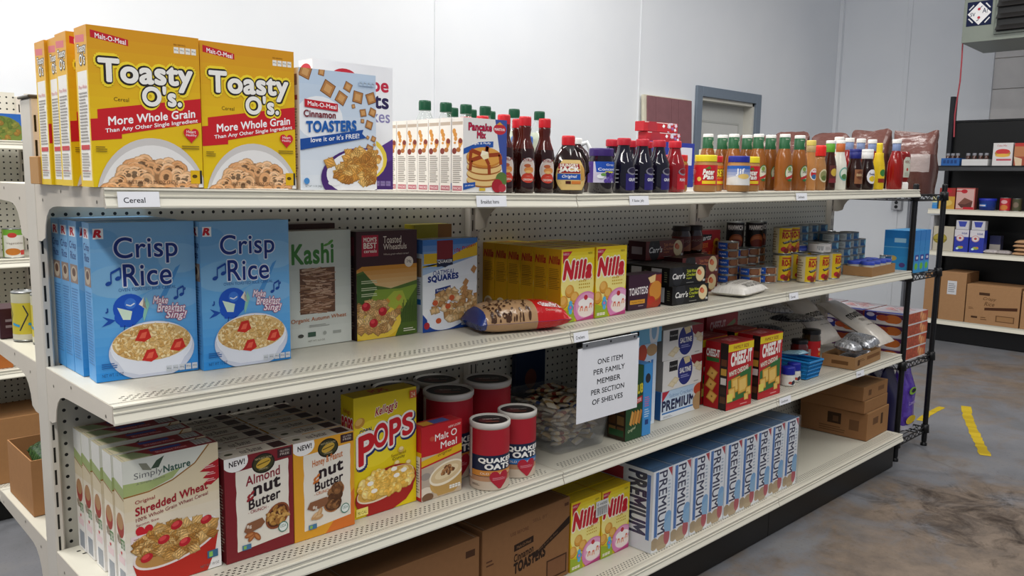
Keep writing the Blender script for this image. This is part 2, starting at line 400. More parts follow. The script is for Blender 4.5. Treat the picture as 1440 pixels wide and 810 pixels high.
    def pile(s, u, v, ru, kv, n, kind, size, cols, seed=1, a=None):
        """n pieces of food printed inside an ellipse (half-width ru, height ratio kv)"""
        R = random.Random(seed); pts = []; inc = min(.35, 14/n)
        while len(pts) < n:
            x, y = R.uniform(-1, 1), R.uniform(-1, 1)
            if x*x+y*y < 1 and (a is None or y > a): pts.append((y, x))
        pts.sort(reverse=True); s.l += 2; L0 = s.l
        for i, (y, x) in enumerate(pts):
            s.l = L0+i*inc; cu, cv = u+x*ru, v+y*ru*kv*s.ar; c = C(R.choice(cols)); d = tuple(q*.6 for q in c); h = tuple(min(1, q*1.3) for q in c); z = size*R.uniform(.85, 1.15)
            an = R.uniform(0, pi)
            if kind == 'ring':
                s.ell(cu, cv, z*1.08, d, .92, 12); s.ell(cu, cv+z*.05*s.ar, z, c, .9, 14); s.ring(cu, cv+.1*z*s.ar, z*.86, z*.62, h, .88, 12); s.ell(cu, cv, z*.36, tuple(q*.3 for q in c), .8, 8)
            elif kind == 'rice':
                s.ell(cu, cv, z, d, .5, 8, an); s.ell(cu, cv+z*.12*s.ar, z*.9, c, .42, 8, an)
            elif kind == 'blob':
                s.ell(cu, cv-z*.1*s.ar, z*1.05, d, .8, 12, an); s.ell(cu, cv, z, c, .78, 12, an); s.ell(cu-z*.2, cv+z*.2*s.ar, z*.5, h, .6, 8, an)
            else:
                for q, k, cc in ((1.08, 0, d), (.95, .06, c), (.6, .1, h)):
                    s.l += .08; b = an; s.put([(cu+z*q*cos(b+t), cv+z*(k+q*.8*sin(b+t))*s.ar) for t in (0, pi/2, pi, 1.5*pi)], cc)
                if kind == 'wheat':
                    for t in (-.5, -.15, .2, .55): s.line([(cu+z*t*cos(an)-z*.5*sin(an), cv+z*(t*sin(an)+.5*cos(an))*s.ar), (cu+z*t*cos(an)+z*.5*sin(an), cv+z*(t*sin(an)-.5*cos(an))*s.ar)], z*.09, d); s.l -= .9
        s.l = L0+n*inc+3
    def heart(s, u, v, r, col):
        s.l += 1; pts = []
        for i in range(26):
            t = 2*pi*i/26; pts.append((u+r*sin(t)**3, v+s.ar*r*(13*cos(t)-5*cos(2*t)-2*cos(3*t)-cos(4*t))/15))
        s.put(pts, col)

def face_cv(mb, side, w, d, h, mi=0):
    """print area on one side of a box centred on the origin, base at z=0"""
    if side == 'f': return Cv(mb, lambda u, v, l: (-w/2+u*w, -d/2-l, v*h), w, h, mi=mi)
    if side == 'k': return Cv(mb, lambda u, v, l: (w/2-u*w, d/2+l, v*h), w, h, mi=mi)
    if side == 'l': return Cv(mb, lambda u, v, l: (-w/2-l, d/2-u*d, v*h), d, h, mi=mi)
    if side == 'r': return Cv(mb, lambda u, v, l: (w/2+l, -d/2+u*d, v*h), d, h, mi=mi)
    if side == 't': return Cv(mb, lambda u, v, l: (-w/2+u*w, -d/2+v*d, h+l), w, d, mi=mi)
def carton(name, label, cat, w, d, h, col, front=None, left=None, top=None, right=None, m='card', bev=.0012, group=None, flap=True):
    """closed carton: chamfered box, top flap seam, printed sides"""
    mb = MB(); mb.box(-w/2, w/2, -d/2, d/2, 0, h, col, bev)
    if flap:
        t = face_cv(mb, 't', w, d, h); t.line([(.01, .38), (.99, .38)], .012*min(1, d/w), '6b6257'); t.line([(.03, .02), (.03, .98)], .004, '8a8276'); t.line([(.97, .02), (.97, .98)], .004, '8a8276')
    for k, fn in (('f', front), ('l', left), ('t', top), ('r', right)):
        if fn: fn(face_cv(mb, k, w, d, h))
    o = mb.build(name, M[m]); o['dims'] = (w, d, h); return tag(o, label, cat, group)
def at(o, xl, yf, z, rz=0, w=None, d=None):
    """stand o with its front-left bottom corner at (xl, yf, z), turned rz degrees about that corner"""
    W, D, H = o['dims']; a = radians(rz); o.location = (xl+W/2*cos(a)-D/2*sin(a), yf+W/2*sin(a)+D/2*cos(a), z+.0006); o.rotation_euler = (0, 0, a); return o
def wrap_cv(mb, rad, z0, z1, a0, a1, sx=1, sy=1, cx=0, cy=0, mi=0, step=8e-5):
    """print area wrapped on a turned body: rad(z) radius; a0..a1 degrees, -90 faces the front"""
    def fn(u, v, l):
        z = z0+v*(z1-z0); a = radians(a0+u*(a1-a0)); r = rad(z)+l
        return (cx+r*sx*cos(a), cy+r*sy*sin(a), z)
    w = abs(radians(a1-a0))*rad((z0+z1)/2)*max(sx, sy)
    return Cv(mb, fn, w, z1-z0, curved=max(6, abs(a1-a0)/9), mi=mi, step=step)
def prof_rad(prof):
    def f(z):
        for (r0, z0), (r1, z1) in zip(prof, prof[1:]):
            if z0 <= z <= z1 and z1 > z0: return r0+(r1-r0)*(z-z0)/(z1-z0)
        return prof[-1][0]
    return f
# shelf heights along the run (the floor dips a little at the first joint)
SEC = 1.2192
ZT = [0, SEC, 2*SEC, 3*SEC]
ZS = {1: [1.3738, 1.3591, 1.3675, 1.3757], 2: [.984, .9785, .986, .986], 3: [.5684, .5636, .570, .5751], 4: [.177, .173, .174, .1805]}
def sz(k, x):
    z = ZS[k]
    for i in range(3):
        if x <= ZT[i+1] or i == 2:
            t = (x-ZT[i])/SEC; return z[i]+t*(z[i+1]-z[i])
# ================================================================== the room
mb = MB(); mb.box(-4, 9.2, -6, 3.0, -.1, 0, 'a09d98'); struct(mb.build('floor', M['concrete']))
mb = MB(); WX = 8.5
DX0, DX1, DZ = 5.89, 6.80, 2.14          # door opening
for x0, x1, z0, z1 in ((-4, DX0, 0, 4.6), (DX1, WX+.1, 0, 4.6), (DX0, DX1, DZ, 4.6)): mb.box(x0, x1, 2.3, 2.45, z0, z1, 'dddddd')
struct(mb.build('wall_back', M['wall']))
mb = MB(); mb.box(WX, WX+.15, .76, 2.3, 0, 4.6, 'dddddd'); mb.box(WX-.012, WX, 1.55, 1.60, 0, 4.6, 'dddddd', .004); struct(mb.build('wall_right', M['wall']))
mb = MB()
for i in range(16): mb.prism([(WX+.02, i*.29), (WX+.15, i*.29), (WX+.15, i*.29+.288), (WX+.032, i*.29+.288), (WX+.02, i*.29+.28)], 'y', -4.5, .76, 'dcd8d4')
struct(mb.build('wall_right_siding', M['siding']))
mb = MB()
for x in (2.9, 5.0): mb.box(x, x+.012, 2.294, 2.30, 0, 4.6, 'e0e2e4')
mb.box(WX-.05, WX-.001, 2.26, 2.299, 0, 4.6, 'd2d4d3'); struct(mb.build('trim_1', M['wall']))
# door with a blue-grey casing
mb = MB()
cw = .088
mb.box(DX0-cw, DX0, 2.275, 2.299, 0, DZ+cw, '76828f', .003); mb.box(DX1, DX1+cw, 2.275, 2.299, 0, DZ+cw, '76828f', .003); mb.box(DX0, DX1, 2.275, 2.299, DZ, DZ+cw, '76828f', .003)
struct(mb.build('trim_2', M['satin']))
mb = MB()
mb.box(DX0, DX0+.03, 2.30, 2.44, 0, DZ, 'c9c7bf'); mb.box(DX1-.03, DX1, 2.30, 2.44, 0, DZ, 'd5d2c6'); mb.box(DX0, DX1, 2.30, 2.44, DZ-.03, DZ, 'd5d2c6')
mb.box(DX0+.03, DX1-.03, 2.395, 2.435, .01, DZ-.03, 'c3c4bf')
for z0, z1 in ((1.12, 1.93), (.2, .95)):
    mb.prism([(DX0+.13, z0), (DX1-.13, z0), (DX1-.13, z1), (DX0+.13, z1)], 'y', 2.392, 2.3951, 'cdcdc8')
    for a, b, c, d in ((DX0+.11, DX1-.11, z1, z1+.02), (DX0+.11, DX1-.11, z0-.02, z0), (DX0+.11, DX0+.13, z0, z1), (DX1-.13, DX1-.11, z0, z1)): mb.box(a, b, 2.389, 2.3951, c, d, 'b4b5b0', .002)
door = struct(mb.build('door_1', M['satin']))
mb = MB(); mb.lathe([(.026, 0), (.026, .01), (.012, .012), (.012, .04), (.028, .045), (.03, .06), (.02, .07), (0, .072)], 'b9a878', 16)
k = mb.build('door_knob', M['tin'], door); k.location = (DX0+.1, 2.393, 1.0); k.rotation_euler = (pi/2, 0, 0)
# floor paint marks
def strip(name, pts, w, label):
    mb = MB(); R = random.Random(5); rows = []
    P = [Vector((*p, 0)) for p in pts]; Q = []
    for a, b in zip(P, P[1:]): Q += [a+(b-a)*t/8 for t in range(8)]
    Q.append(P[-1])
    for i, p in enumerate(Q):
        d = (Q[min(i+1, len(Q)-1)]-Q[max(0, i-1)]).normalized(); nn = Vector((-d.y, d.x, 0))*w/2*R.uniform(.8, 1.1); rows.append([p+nn+Vector((0, 0, .0012)), p-nn+Vector((0, 0, .0012))])
    mb.grid(rows, lambda i, j: R.choice(('b3991f', 'a98f1c', 'bba026')), False)
    return tag(mb.build(name, M['paper']), label, 'floor marking')
strip('floor_marking', [(5.19, -.26), (4.95, -.345), (4.7, -.45), (4.45, -.56), (4.21, -.668)], .056, 'long worn yellow paint stripe curving over the bare concrete aisle')
strip('floor_marking', [(4.62, -.19), (4.82, -.165), (5.05, -.165)], .045, 'short yellow paint stripe beside the foot of the black wire rack')
# heater hung high in the far right corner
hx, hy, hz = 7.0, .50, 2.53
ht = thing('unit_heater', 'grey-green unit heater with black louvres hanging in the upper right corner', 'heater', (hx, hy, hz))
mb = MB(); mb.prism([(.0, 0.02), (.0, .95), (.55, .95), (.55, .0)], 'y', -1.0, 0.06, ['7f867c']*4, '7f867c')
mb.build('housing', M['satin'], ht)
mb = MB(); mb.box(-.012, -.0005, -.96, -.175, .06, .93, '6f766d', .004)
fr = mb.build('louvre_frame', M['satin'], ht)
mb = MB(); mb.box(-.016, -.0125, -.94, -.195, .08, .91, '0a0a0a'); mb.build('opening', M['black'], fr)
for i in range(9):
    mb = MB(); z = .09+i*.09; mb.prism([(-.05, z), (-.045, z-.004), (-.0165, z+.03), (-.0165, z+.038)], 'y', -.94, -.195, '6d6a68'); mb.build('louvre', M['tin'], ht)
mb = MB(); cv = Cv(mb, lambda u, v, l: (-.0015-l*4, .035-u*.185, .145+v*.19), .185, .19)
mb.box(-.0014, 0, -.15, .035, .145, .335, '1c2340')
cv.poly([(.5, .03), (.97, .5), (.5, .97), (.03, .5)], 'e8e6e6')
for t, a in ((.2, -1), (.8, 1)): cv.line([(.08, .5+a*.18), (.26, .5+a*.36)], .05, 'dcdcdc'); cv.line([(.74, .5+a*.4), (.92, .5+a*.2)], .05, 'dcdcdc')
cv.ell(.48, .68, .06, 'b8404c', 1); cv.ell(.49, .33, .06, 'b8404c', 1); cv.text('A?', .62, .5, .84, .7, '333d55', .01); cv.text('SV', .14, .4, .34, .55, '333d55', .01); cv.line([(.52, .72), (.6, .8)], .03, '333d55'); cv.line([(.4, .2), (.5, .25)], .03, '333d55')
mb.build('sticker', M['paper'], ht)
for x in (.08, .45):
    for y in (-.9, -.05):
        mb = MB(); mb.tube([(x, y, .95), (x, y, 2.0)], .006, '555555', 6); mb.build('hanging_rod', M['tin'], ht)
mb = MB(); R = random.Random(2)
mb.tube([(7.05, .568, 2.60), (7.06, .566, 2.42), (7.08, .572, 2.25), (7.1, .59, 2.1), (7.12, .605, 1.98), (7.13, .60, 1.80), (7.99, .60, 1.2)][:6], .006, 'a8434c', 8)
tag(mb.build('power_cord', M['satin']), 'red cord hanging from the heater down behind the black shelving', 'cord')
# conduit and outlet on the far right wall
mb = MB(); mb.tube([(8.47, 1.42, 0.02), (8.47, 1.42, 1.33)], .022, 'a8aab0', 12); tag(mb.build('conduit_pipe', M['tin']), 'grey vertical conduit pipe on the wall behind the black wire rack', 'pipe')
mb2 = MB(); mb2.box(-.03, .03, -.05, .05, -.055, .055, 'b9babd', .004)
for zz in (.022, -.022): mb2.prism([(.018*cos(a*pi/6), zz+.018*sin(a*pi/6)) for a in range(12)], 'x', -.032, -.029, '2a2b2d')
o = mb2.build('outlet_box', M['satin']); o.location = (8.469, 1.55, 1.185); tag(o, 'grey electrical outlet box on the wall above the end of the pegboard', 'outlet')

# ================================================================== gondola shelving
ST = 'cecabb'; STL = 'd8d4c4'
DEP = {1: .437, 2: .427, 3: .412, 4: .446}
LIP = [(0, 0), (-.0035, -.0008), (-.0042, -.0035), (-.0015, -.0055), (-.0015, -.012), (-.0045, -.0132), (-.0045, -.016), (-.0025, -.017), (-.009, -.031), (-.009, -.0345), (-.0035, -.0365), (0, -.0345)]
def shelf(par, x0, x1, za, zb, yb, yf, holes=True, col=ST, lipcol=STL, kick=None, sgn=1, brackets=True):
    """one shelf of a run: pan, perforations, price rail and end brackets; za/zb heights at its two ends"""
    g = .0015; x0 += g; x1 -= g; Z = lambda x: za+(zb-za)*(x-x0)/(x1-x0); d = -1 if yf < yb else 1
    mb = MB()
    def slab(y0, y1, t, c):
        P = [(x, y, Z(x)+dz) for x in (x0, x1) for y in (y0, y1) for dz in (0, -t)]
        for q in ((0, 4, 6, 2), (1, 3, 7, 5), (0, 1, 5, 4), (2, 6, 7, 3), (0, 2, 3, 1), (4, 5, 7, 6)): mb.poly([P[i] for i in q], c)
    slab(yb, yf, .022, col)
    if holes:
        n = int((x1-x0-.05)/.0145)
        for r in range(4):
            for i in range(n):
                cx = x0+.03+i*.0145+(r % 2)*.00725; cy = yf-d*(.028+r*.0095); hz = Z(cx)+.0002; a, b = .0033, .0019
                mb.poly([(cx-a, cy-b, hz), (cx+a, cy-b, hz), (cx+a, cy+b, hz), (cx-a, cy+b, hz)], '23211d')
        for r in range(2):
            for i in range(2):
                cx = x0+.035+i*.018+r*.006; cy = yb+d*(.03+r*.02); hz = Z(cx)+.0002; mb.poly([(cx-.004, cy-.003, hz), (cx+.004, cy-.003, hz), (cx+.004, cy+.003, hz), (cx-.004, cy+.003, hz)], '23211d')
        for q in (.012, .016): mb.poly([(x0, yf-d*q, Z(x0)+.0003), (x1, yf-d*q, Z(x1)+.0003), (x1, yf-d*(q+.0012), Z(x1)+.0003), (x0, yf-d*(q+.0012), Z(x0)+.0003)], '9a968a')
    s = mb.build('shelf', M['steel'], par)
    mb = MB(); n = len(LIP)
    A = [(x0, yf-d*a*1.0 if d > 0 else yf+a, Z(x0)+b) for a, b in LIP]; B = [(x1, yf-d*a if d > 0 else yf+a, Z(x1)+b) for a, b in LIP]
    if d > 0: A = [(x0, yf-a, Z(x0)+b) for a, b in LIP]; B = [(x1, yf-a, Z(x1)+b) for a, b in LIP]
    for i in range(n):
        mb.poly([A[i], A[(i+1) % n], B[(i+1) % n], B[i]], lipcol)
    mb.poly(A[::-1], 'c9c1b4'); mb.poly(B, lipcol); mb.build('price_rail', M['steel'], s)
    if brackets:
        for x, z, e in ((x0, za, 1), (x1, zb, -1)):
            L = abs(yf-yb); pr = [(0, -.0012), (L, -.0012), (L, -.034), (.14, -.042), (.115, -.044), (.092, -.050), (.072, -.064), (.058, -.084), (.05, -.110), (.024, -.118), (0, -.118)]
            mb = MB(); a, b = (x-.0008, x+.0012) if e > 0 else (x-.0012, x+.0008)
            mb.prism([(yb+d*p, z+q) for p, q in pr], 'x', a, b, 'cfc6b8')
            for p, q in ((L*.42, -.012), (.05, -.032), (L-.035, -.026)):
                for xx in (a-.0004, b+.0004): mb.poly([(xx, yb+d*p+.0035*cos(t*pi/4), z+q+.0035*sin(t*pi/4)) for t in range(8)], '5a5247')
            mb.build('bracket', M['steel'], s)
    return s
GON = thing('gondola_shelving', 'long cream double-sided store shelving unit with four levels facing the aisle', 'shelving', (1.83, .018, 0))
def at_world(root):
    for o in list(COL.objects):
        if o.parent == root and 'fixed' not in o: o.matrix_parent_inverse = Matrix.Translation(-root.location); o['fixed'] = 1
def upright(par, x, y0, y1, zt, lo, cap=True, half=.0):
    mb = MB(); w = .019; xa = x if half else x-w
    mb.box(xa, x+w, y0, y1, 0, zt, 'cdc6ba', .003)
    for yy, e in ((y0, -1), (y1, 1)):
        n = int((zt-.03)/.0508*1.0)
        for i in range(n):
            z = zt-.035-i*.0508
            if z < .05: break
            for dx in ((.008,) if half else (-.009, .009)):
                q = [(x+dx-.0022, yy+e*.0002, z-.034), (x+dx+.0022, yy+e*.0002, z-.034), (x+dx+.0022, yy+e*.0002, z), (x+dx-.0022, yy+e*.0002, z)]
                mb.poly(q if e < 0 else q[::-1], '17140f')
    o = mb.build('upright', M['steel'], par)
    if cap: 
        mb = MB(); mb.box(xa-.004, x+w+.004, y0-.004, y1+.004, zt, zt+.006, '4b443a', .002); mb.build('cap', M['satin'], o)
UY0, UY1 = -.020, .056
for i, x in enumerate(ZT): upright(GON, x, UY0, UY1, 1.55 if i == 0 else 1.355, 0, cap=(i == 0), half=(i == 0))
for i in range(3):
    for y0, y1 in ((.006, .010), (.026, .030)):
        mb = MB(); mb.box(ZT[i]+.019, ZT[i+1]-.019, y0, y1, .15, 1.355, 'cccccc'); mb.build('back_panel', M['peg'], GON)
for k in (1, 2, 3, 4):
    for i in range(3):
        shelf(GON, ZT[i], ZT[i+1], ZS[k][i], ZS[k][i+1], UY0-.0005, -DEP[k], brackets=(k < 4))
        shelf(GON, ZT[i], ZT[i+1], ZS[k][i]-.001, ZS[k][i+1]-.001, UY1+.0005, .48 if k < 4 else .5, holes=(i == 0), brackets=(k < 4 and i == 0) or k == 1)
for i in range(3):
    mb = MB(); mb.box(ZT[i]+.001, ZT[i+1]-.001, -.412, -.405, .004, .139, '15120f', .001); mb.box(ZT[i]+.02, ZT[i]+.03, -.404, UY0-.001, .004, .13, '15120f'); mb.build('kick_plate', M['black'], GON)
    mb = MB(); mb.box(ZT[i]+.001, ZT[i+1]-.001, .46, .466, .004, .139, '15120f', .001); mb.build('kick_plate', M['black'], GON)
mb = MB(); mb.box(3*SEC-.012, 3*SEC-.002, -.404, .459, .004, .135, '15120f'); mb.build('kick_plate', M['black'], GON)
at_world(GON)

# price cards clipped in the rails
def card(k, x, w, text, label, h=.027, tilt=0):
    z = sz(k, x); yf = -DEP[k]
    fn = lambda u, v, l: (x+u*w, yf-.0100+v*.0038-l, z-.0335+v*h+0.0*u)
    mb = MB(); P = [fn(u, v, l) for u in (0, 1) for v in (0, 1) for l in (0, -.0006)]
    for q in ((0, 4, 6, 2), (1, 3, 7, 5), (0, 1, 5, 4), (2, 6, 7, 3), (0, 2, 3, 1), (4, 5, 7, 6)): mb.poly([P[i] for i in q][::-1], 'eeeff3')
    cv = Cv(mb, fn, w, h); cv.text(text, .14, .28, .14+min(.6, .085*len(text)), .62, '24242a', .012)
    tag(mb.build('shelf_card', M['paper']), label, 'price card')
card(1, .021, .072, 'Cereal', 'white card reading Cereal clipped under the yellow cereal boxes')
card(1, .851, .10, 'Breakfast Items', 'white card reading Breakfast Items under the pancake mix box')
card(1, 1.445, .092, 'P. Butter, Jelly', 'white card on the rail below the dark juice bottles')
card(1, 2.442, .085, 'Condiments', 'small white card on the top rail below the dressing bottles')
card(2, 1.228, .062, 'Crackers', 'white card reading Crackers above the hanging paper sign')
card(2, 2.455, .07, 'Canned', 'white card on the second rail under the yellow-label cans')
card(3, 2.455, .09, 'Condiment', 'white card on the third rail just right of the red cracker boxes')
card(3, 3.14, .08, 'Snack', 'white card on the third rail below the tray of silver pouches')
# ------------------------------------------------------------------ the run against the back wall (far left)
BR = thing('wall_shelving', 'cream pegboard shelving run against the back wall behind the left end', 'shelving', (.52, 2.2, 0))
for x in (-.70, .52, 1.74): upright(BR, x, 2.18, 2.256, 1.72, 0, cap=False)
for x0, x1 in ((-.681, .501), (.539, 1.721)):
    mb = MB(); mb.box(x0, x1, 2.205, 2.21, .15, 1.735, 'cccccc'); mb.build('back_panel', M['peg'], BR)
for z, yf in ((1.518, 1.80), (1.052, 1.78), (.612, 1.76), (.14, 1.72)):
    for x0, x1 in ((-.70, .52), (.52, 1.74)): shelf(BR, x0, x1, z, z, 2.179, yf, holes=(x0 < 0), brackets=(z > .5))
for x0, x1 in ((-.70, .52), (.52, 1.74)):
    mb = MB(); mb.box(x0+.001, x1-.001, 1.75, 1.757, .004, .102, '15120f', .001); mb.build('kick_plate', M['black'], BR)
at_world(BR)

# ------------------------------------------------------------------ black shelving along the right wall
BX, BB = 7.40, 7.86
BS = thing('black_shelving', 'tall black store shelving with pale shelf edges along the right wall', 'shelving', (7.63, -.2, 0))
for y in (.86, -.36, -1.58):
    mb = MB(); mb.box(BB-.07, BB+.01, y-.02, y+.02, 0, 2.20, '23252b', .003); mb.build('upright', M['black'], BS)
for y0, y1 in ((-.34, .84), (-1.56, -.38)):
    mb = MB(); mb.box(BB-.02, BB-.012, y0, y1, .16, 1.965, '0d0d0e', .001); mb.build('back_panel', M['black'], BS)
    mb = MB(); mb.box(BB-.03, BB-.008, y0-.0, y1, 1.9655, 1.985, '16171a', .003); mb.build('top_rail', M['black'], BS)
    for z, c, lip in ((1.565, '1b1c1f', '26282b'), (1.185, '1b1c1f', 'd8d3c2'), (.815, '1b1c1f', 'd8d3c2'), (.20, '1b1c1f', 'd8d3c2')):
        a, b = y0-.02, y1+.02
        mb = MB(); mb.box(BX+.012, BB-.071, a+.002, b-.002, z-.022, z, c if z > 1.4 else 'cfcaba', .001); s = mb.build('shelf', M['steel'] if z < 1.4 else M['black'], BS)
        mb = MB(); mb.prism([(BX+.012, z+.001), (BX+.002, z+.001), (BX+.004, z-.012), (BX-.004, z-.042), (BX+.012, z-.044)], 'y', a+.002, b-.002, lip); mb.build('price_rail', M['steel'] if z < 1.4 else M['black'], s)
    mb = MB(); mb.box(BX+.03, BX+.04, y0, y1, .004, .155, '101012', .002); mb.build('kick_plate', M['black'], BS)
at_world(BS)

# ------------------------------------------------------------------ black wire rack at the end of the run
RX0, RX1, RY0, RY1 = 3.765, 4.15, -.38, .83
RZ = (.105, .505, .955, 1.352)
RK = thing('wire_rack', 'black wire rack with four shelves standing at the far end of the cream shelving', 'rack', ((RX0+RX1)/2, (RY0+RY1)/2, 0))
for x, y in ((RX0, RY0), (RX1, RY0), (RX0, RY1), (RX1, RY1)):
    mb = MB(); mb.lathe([(.0125, .02), (.0135, .03), (.0135, 1.395), (.012, 1.402), (.0, 1.403)], '131315', 14, x, y)
    for z in [i*.0508+.06 for i in range(26)]: mb.lathe([(.0138, z), (.0142, z+.0015), (.0138, z+.003)], '1c1c1f', 14, x, y, cap0=False, cap1=False)
    p = mb.build('post', M['black'], RK)
    mb = MB(); mb.lathe([(.017, 0), (.017, .012), (.009, .018), (.009, .03)], '0e0e0f', 12, x, y); mb.build('foot', M['satin'], p)
    for z in RZ:
        mb = MB(); mb.lathe([(.0143, z-.034), (.0225, z-.032), (.0195, z+.010), (.0143, z+.012)], '101011', 14, x, y); mb.build('shelf_collar', M['satin'], p)
def wire(mb, a, b, r): mb.tube([a, b], r, '17171a', 6)
for z in RZ:
    mb = MB()
    for dz in (0, -.028):
        for a, b in (((RX0, RY0), (RX1, RY0)), ((RX1, RY0), (RX1, RY1)), ((RX1, RY1), (RX0, RY1)), ((RX0, RY1), (RX0, RY0))): wire(mb, (*a, z-.004+dz), (*b, z-.004+dz), .0035)
    n = int((RY1-RY0)/.026)
    for i in range(1, n): y = RY0+i*(RY1-RY0)/n; wire(mb, (RX0, y, z-.0035), (RX1, y, z-.0035), .0022)
    for x in (RX0+.12, RX0+.26): wire(mb, (x, RY0, z-.009), (x, RY1, z-.009), .003)
    for (ax, ay), (bx, by), m in (((RX0, RY0), (RX1, RY0), 7), ((RX0, RY1), (RX1, RY1), 7), ((RX0, RY0), (RX0, RY1), 22), ((RX1, RY0), (RX1, RY1), 22)):
        pts = [(ax+(bx-ax)*i/(2*m), ay+(by-ay)*i/(2*m), z-.005-(.026 if i % 2 else 0)) for i in range(2*m+1)]
        for a, b in zip(pts, pts[1:]): wire(mb, a, b, .0022)
    mb.build('wire_shelf', M['black'], RK)
at_world(RK)

# maroon board leaning by the back wall
mb = MB(); cr = 'd9d3bd'
W, H = .66, 2.09
mb.box(0, W, .0, .03, 0, H, {'*': cr}, .002)
for a, b in ((.03, .145), (.149, .36), (.364, .46), (.464, .655)): mb.box(a, b, -.012, -.0005, .02, H-.008, '8a5f63', .002)
o = mb.build('plank_board', M['wood'], None, (5.02, 2.16, 0.0)); o.rotation_euler = (radians(-2.6), 0, 0)
tag(o, 'maroon plank panel with cream edges leaning on the back wall left of the door', 'board')
# ================================================================== cereals on the top shelf
OAT = ['cf9a62', 'c48b55', 'd8a873', 'b97f4c']
GOLD = ['d9a14e', 'c98d3c', 'e2b567', 'b97c35']
def nutri(cv, u0, v0, u1, v1, n=4, c='f2efe6', t='555555'):
    w = (u1-u0)/n
    for i in range(n):
        cv.rect(u0+i*w+w*.08, v0, u0+(i+1)*w-w*.08, v1, c); cv.l -= 1
    cv.l += 1
    for i in range(n): cv.text('80mg', u0+i*w+w*.2, v0+(v1-v0)*.35, u0+(i+1)*w-w*.2, v0+(v1-v0)*.7, t); cv.l -= 1
    cv.l += 1
def toasty_f(cv):
    cv.grad(.42, 1, 'e9c01a', 'dc9a1d', 8); cv.grad(0, .42, 'eccb12', 'e9c01a', 5)
    cv.poly([(.03, .925), (.35, .895), (.35, .935), (.03, .972)], 'c5202d'); cv.text('Malt-O-Meal', .07, .925, .33, .955, 'ffffff', .015, sl=-.09)
    nutri(cv, .755, .885, .975, .925, 4); cv.text('PER SERVING', .76, .935, .87, .945, '7a4a10')
    K = '2b2320'
    cv.text('Cereal', .205, .545, .335, .57, '6a4a12')
    cv.poly([(0, .29), (0, .425), (.06, .43), (.06, .487), (1, .60), (1, .44), (.26, .338), (.26, .31)], 'cc2028')
    cv.text('More Whole Grain', .15, .39, .94, .443, 'ffffff', .025, sl=.105); cv.text('Than Any Other Single Ingredient', .12, .335, .965, .368, 'ffffff', .02, sl=.115)
    for q, c in ((.19, 'f7dc34'), (.10, K), (.04, 'f6f4ee')):
        cv.text("O's.", .46, .53, .81, .65, c, q, sl=.03); cv.text("Toasty", .09, .62, .92, .80, c, q, sl=.02)
    cv.ell(.53, -.11, .515, 'd4d0cc', 1.18, 48); cv.ell(.53, -.125, .49, 'f1efec', 1.15, 48); cv.ell(.53, -.17, .45, 'a87a50', 1.1, 40)
    cv.pile(.53, -.16, .45, 1.08, 85, 'ring', .066, ['dcae80', 'd09c6c', 'e3ba90', 'cf9866'], 4, a=.2)
    cv.heart(.895, .355, .075, 'd42430'); cv.text('Heart', .85, .365, .94, .385, 'ffffff'); cv.text('Healthy', .845, .34, .945, .36, 'ffffff')
    cv.lines(.03, .22, .13, .26, 3, '8a7420'); cv.lines(.8, .255, .97, .285, 2, '8a7420', 2)
    cv.rect(.875, .025, .965, .115, 'e7b91a'); cv.ell(.915, .075, .025, '5a4310', .7); cv.rect(.965, .025, .985, .115, '2a2a2a')
    cv.text('NET WT 12.25 OZ (347g)', .30, .015, .75, .045, '6b4a34')
def toasty_l(cv):
    cv.grad(.72, 1, 'e9b41a', 'dc9a1d', 4); cv.rect(0, 0, 1, .72, 'e9c41c'); cv.rect(.12, .04, .9, .725, 'f0ece4')
    cv.poly([(.08, .91), (.8, .90), (.8, .945), (.08, .955)], 'd6656b'); cv.text('Toasty', .2, .83, .9, .89, 'f4f1ea', .02, [(.1, '3a2a1a')]); cv.text("O's", .35, .765, .8, .83, 'f4f1ea', .02, [(.1, '3a2a1a')])
    cv.text('More Whole', .2, .615, .85, .64, 'd07a7c'); cv.lines(.18, .28, .85, .60, 16, '9a948c', 2); cv.rect(.18, .235, .85, .265, 'cc2c34'); cv.lines(.18, .06, .85, .22, 9, 'a9a39b', 3); cv.line([(.15, .1), (.87, .1)], .01, 'c23a40')
def toasty_t(cv): cv.text("Toasty O's", .25, .3, .75, .75, 'f6f4ee', .02, [(.08, '2b2320')]); 
TO = {'*': 'e0a81c', 'f': 'e6bd18', 'l': 'e6bd18', 'u': 'e6bd18'}
G = 'yellow cereal boxes on the top shelf'
t0 = carton('cereal_box', 'large yellow cereal box at the far left front of the top shelf', 'cereal box', .193, .064, .272, TO, toasty_f, toasty_l, toasty_t, group=G)
at(t0, -.011, -.427, sz(1, .1))
for i, (y, x, lab) in enumerate(((-.326, -.014, 'yellow cereal box edge right behind the front left yellow cereal box'), (-.250, -.006, 'third yellow cereal box back in the left row, only its edge showing'), (-.183, -.011, 'rearmost yellow cereal box of the left row beside the upright'))):
    at(dup(t0, lab), x, y, sz(1, .1))
at(dup(t0, 'large yellow cereal box facing front, second from the left on the top shelf'), .1845, -.424, sz(1, .28))
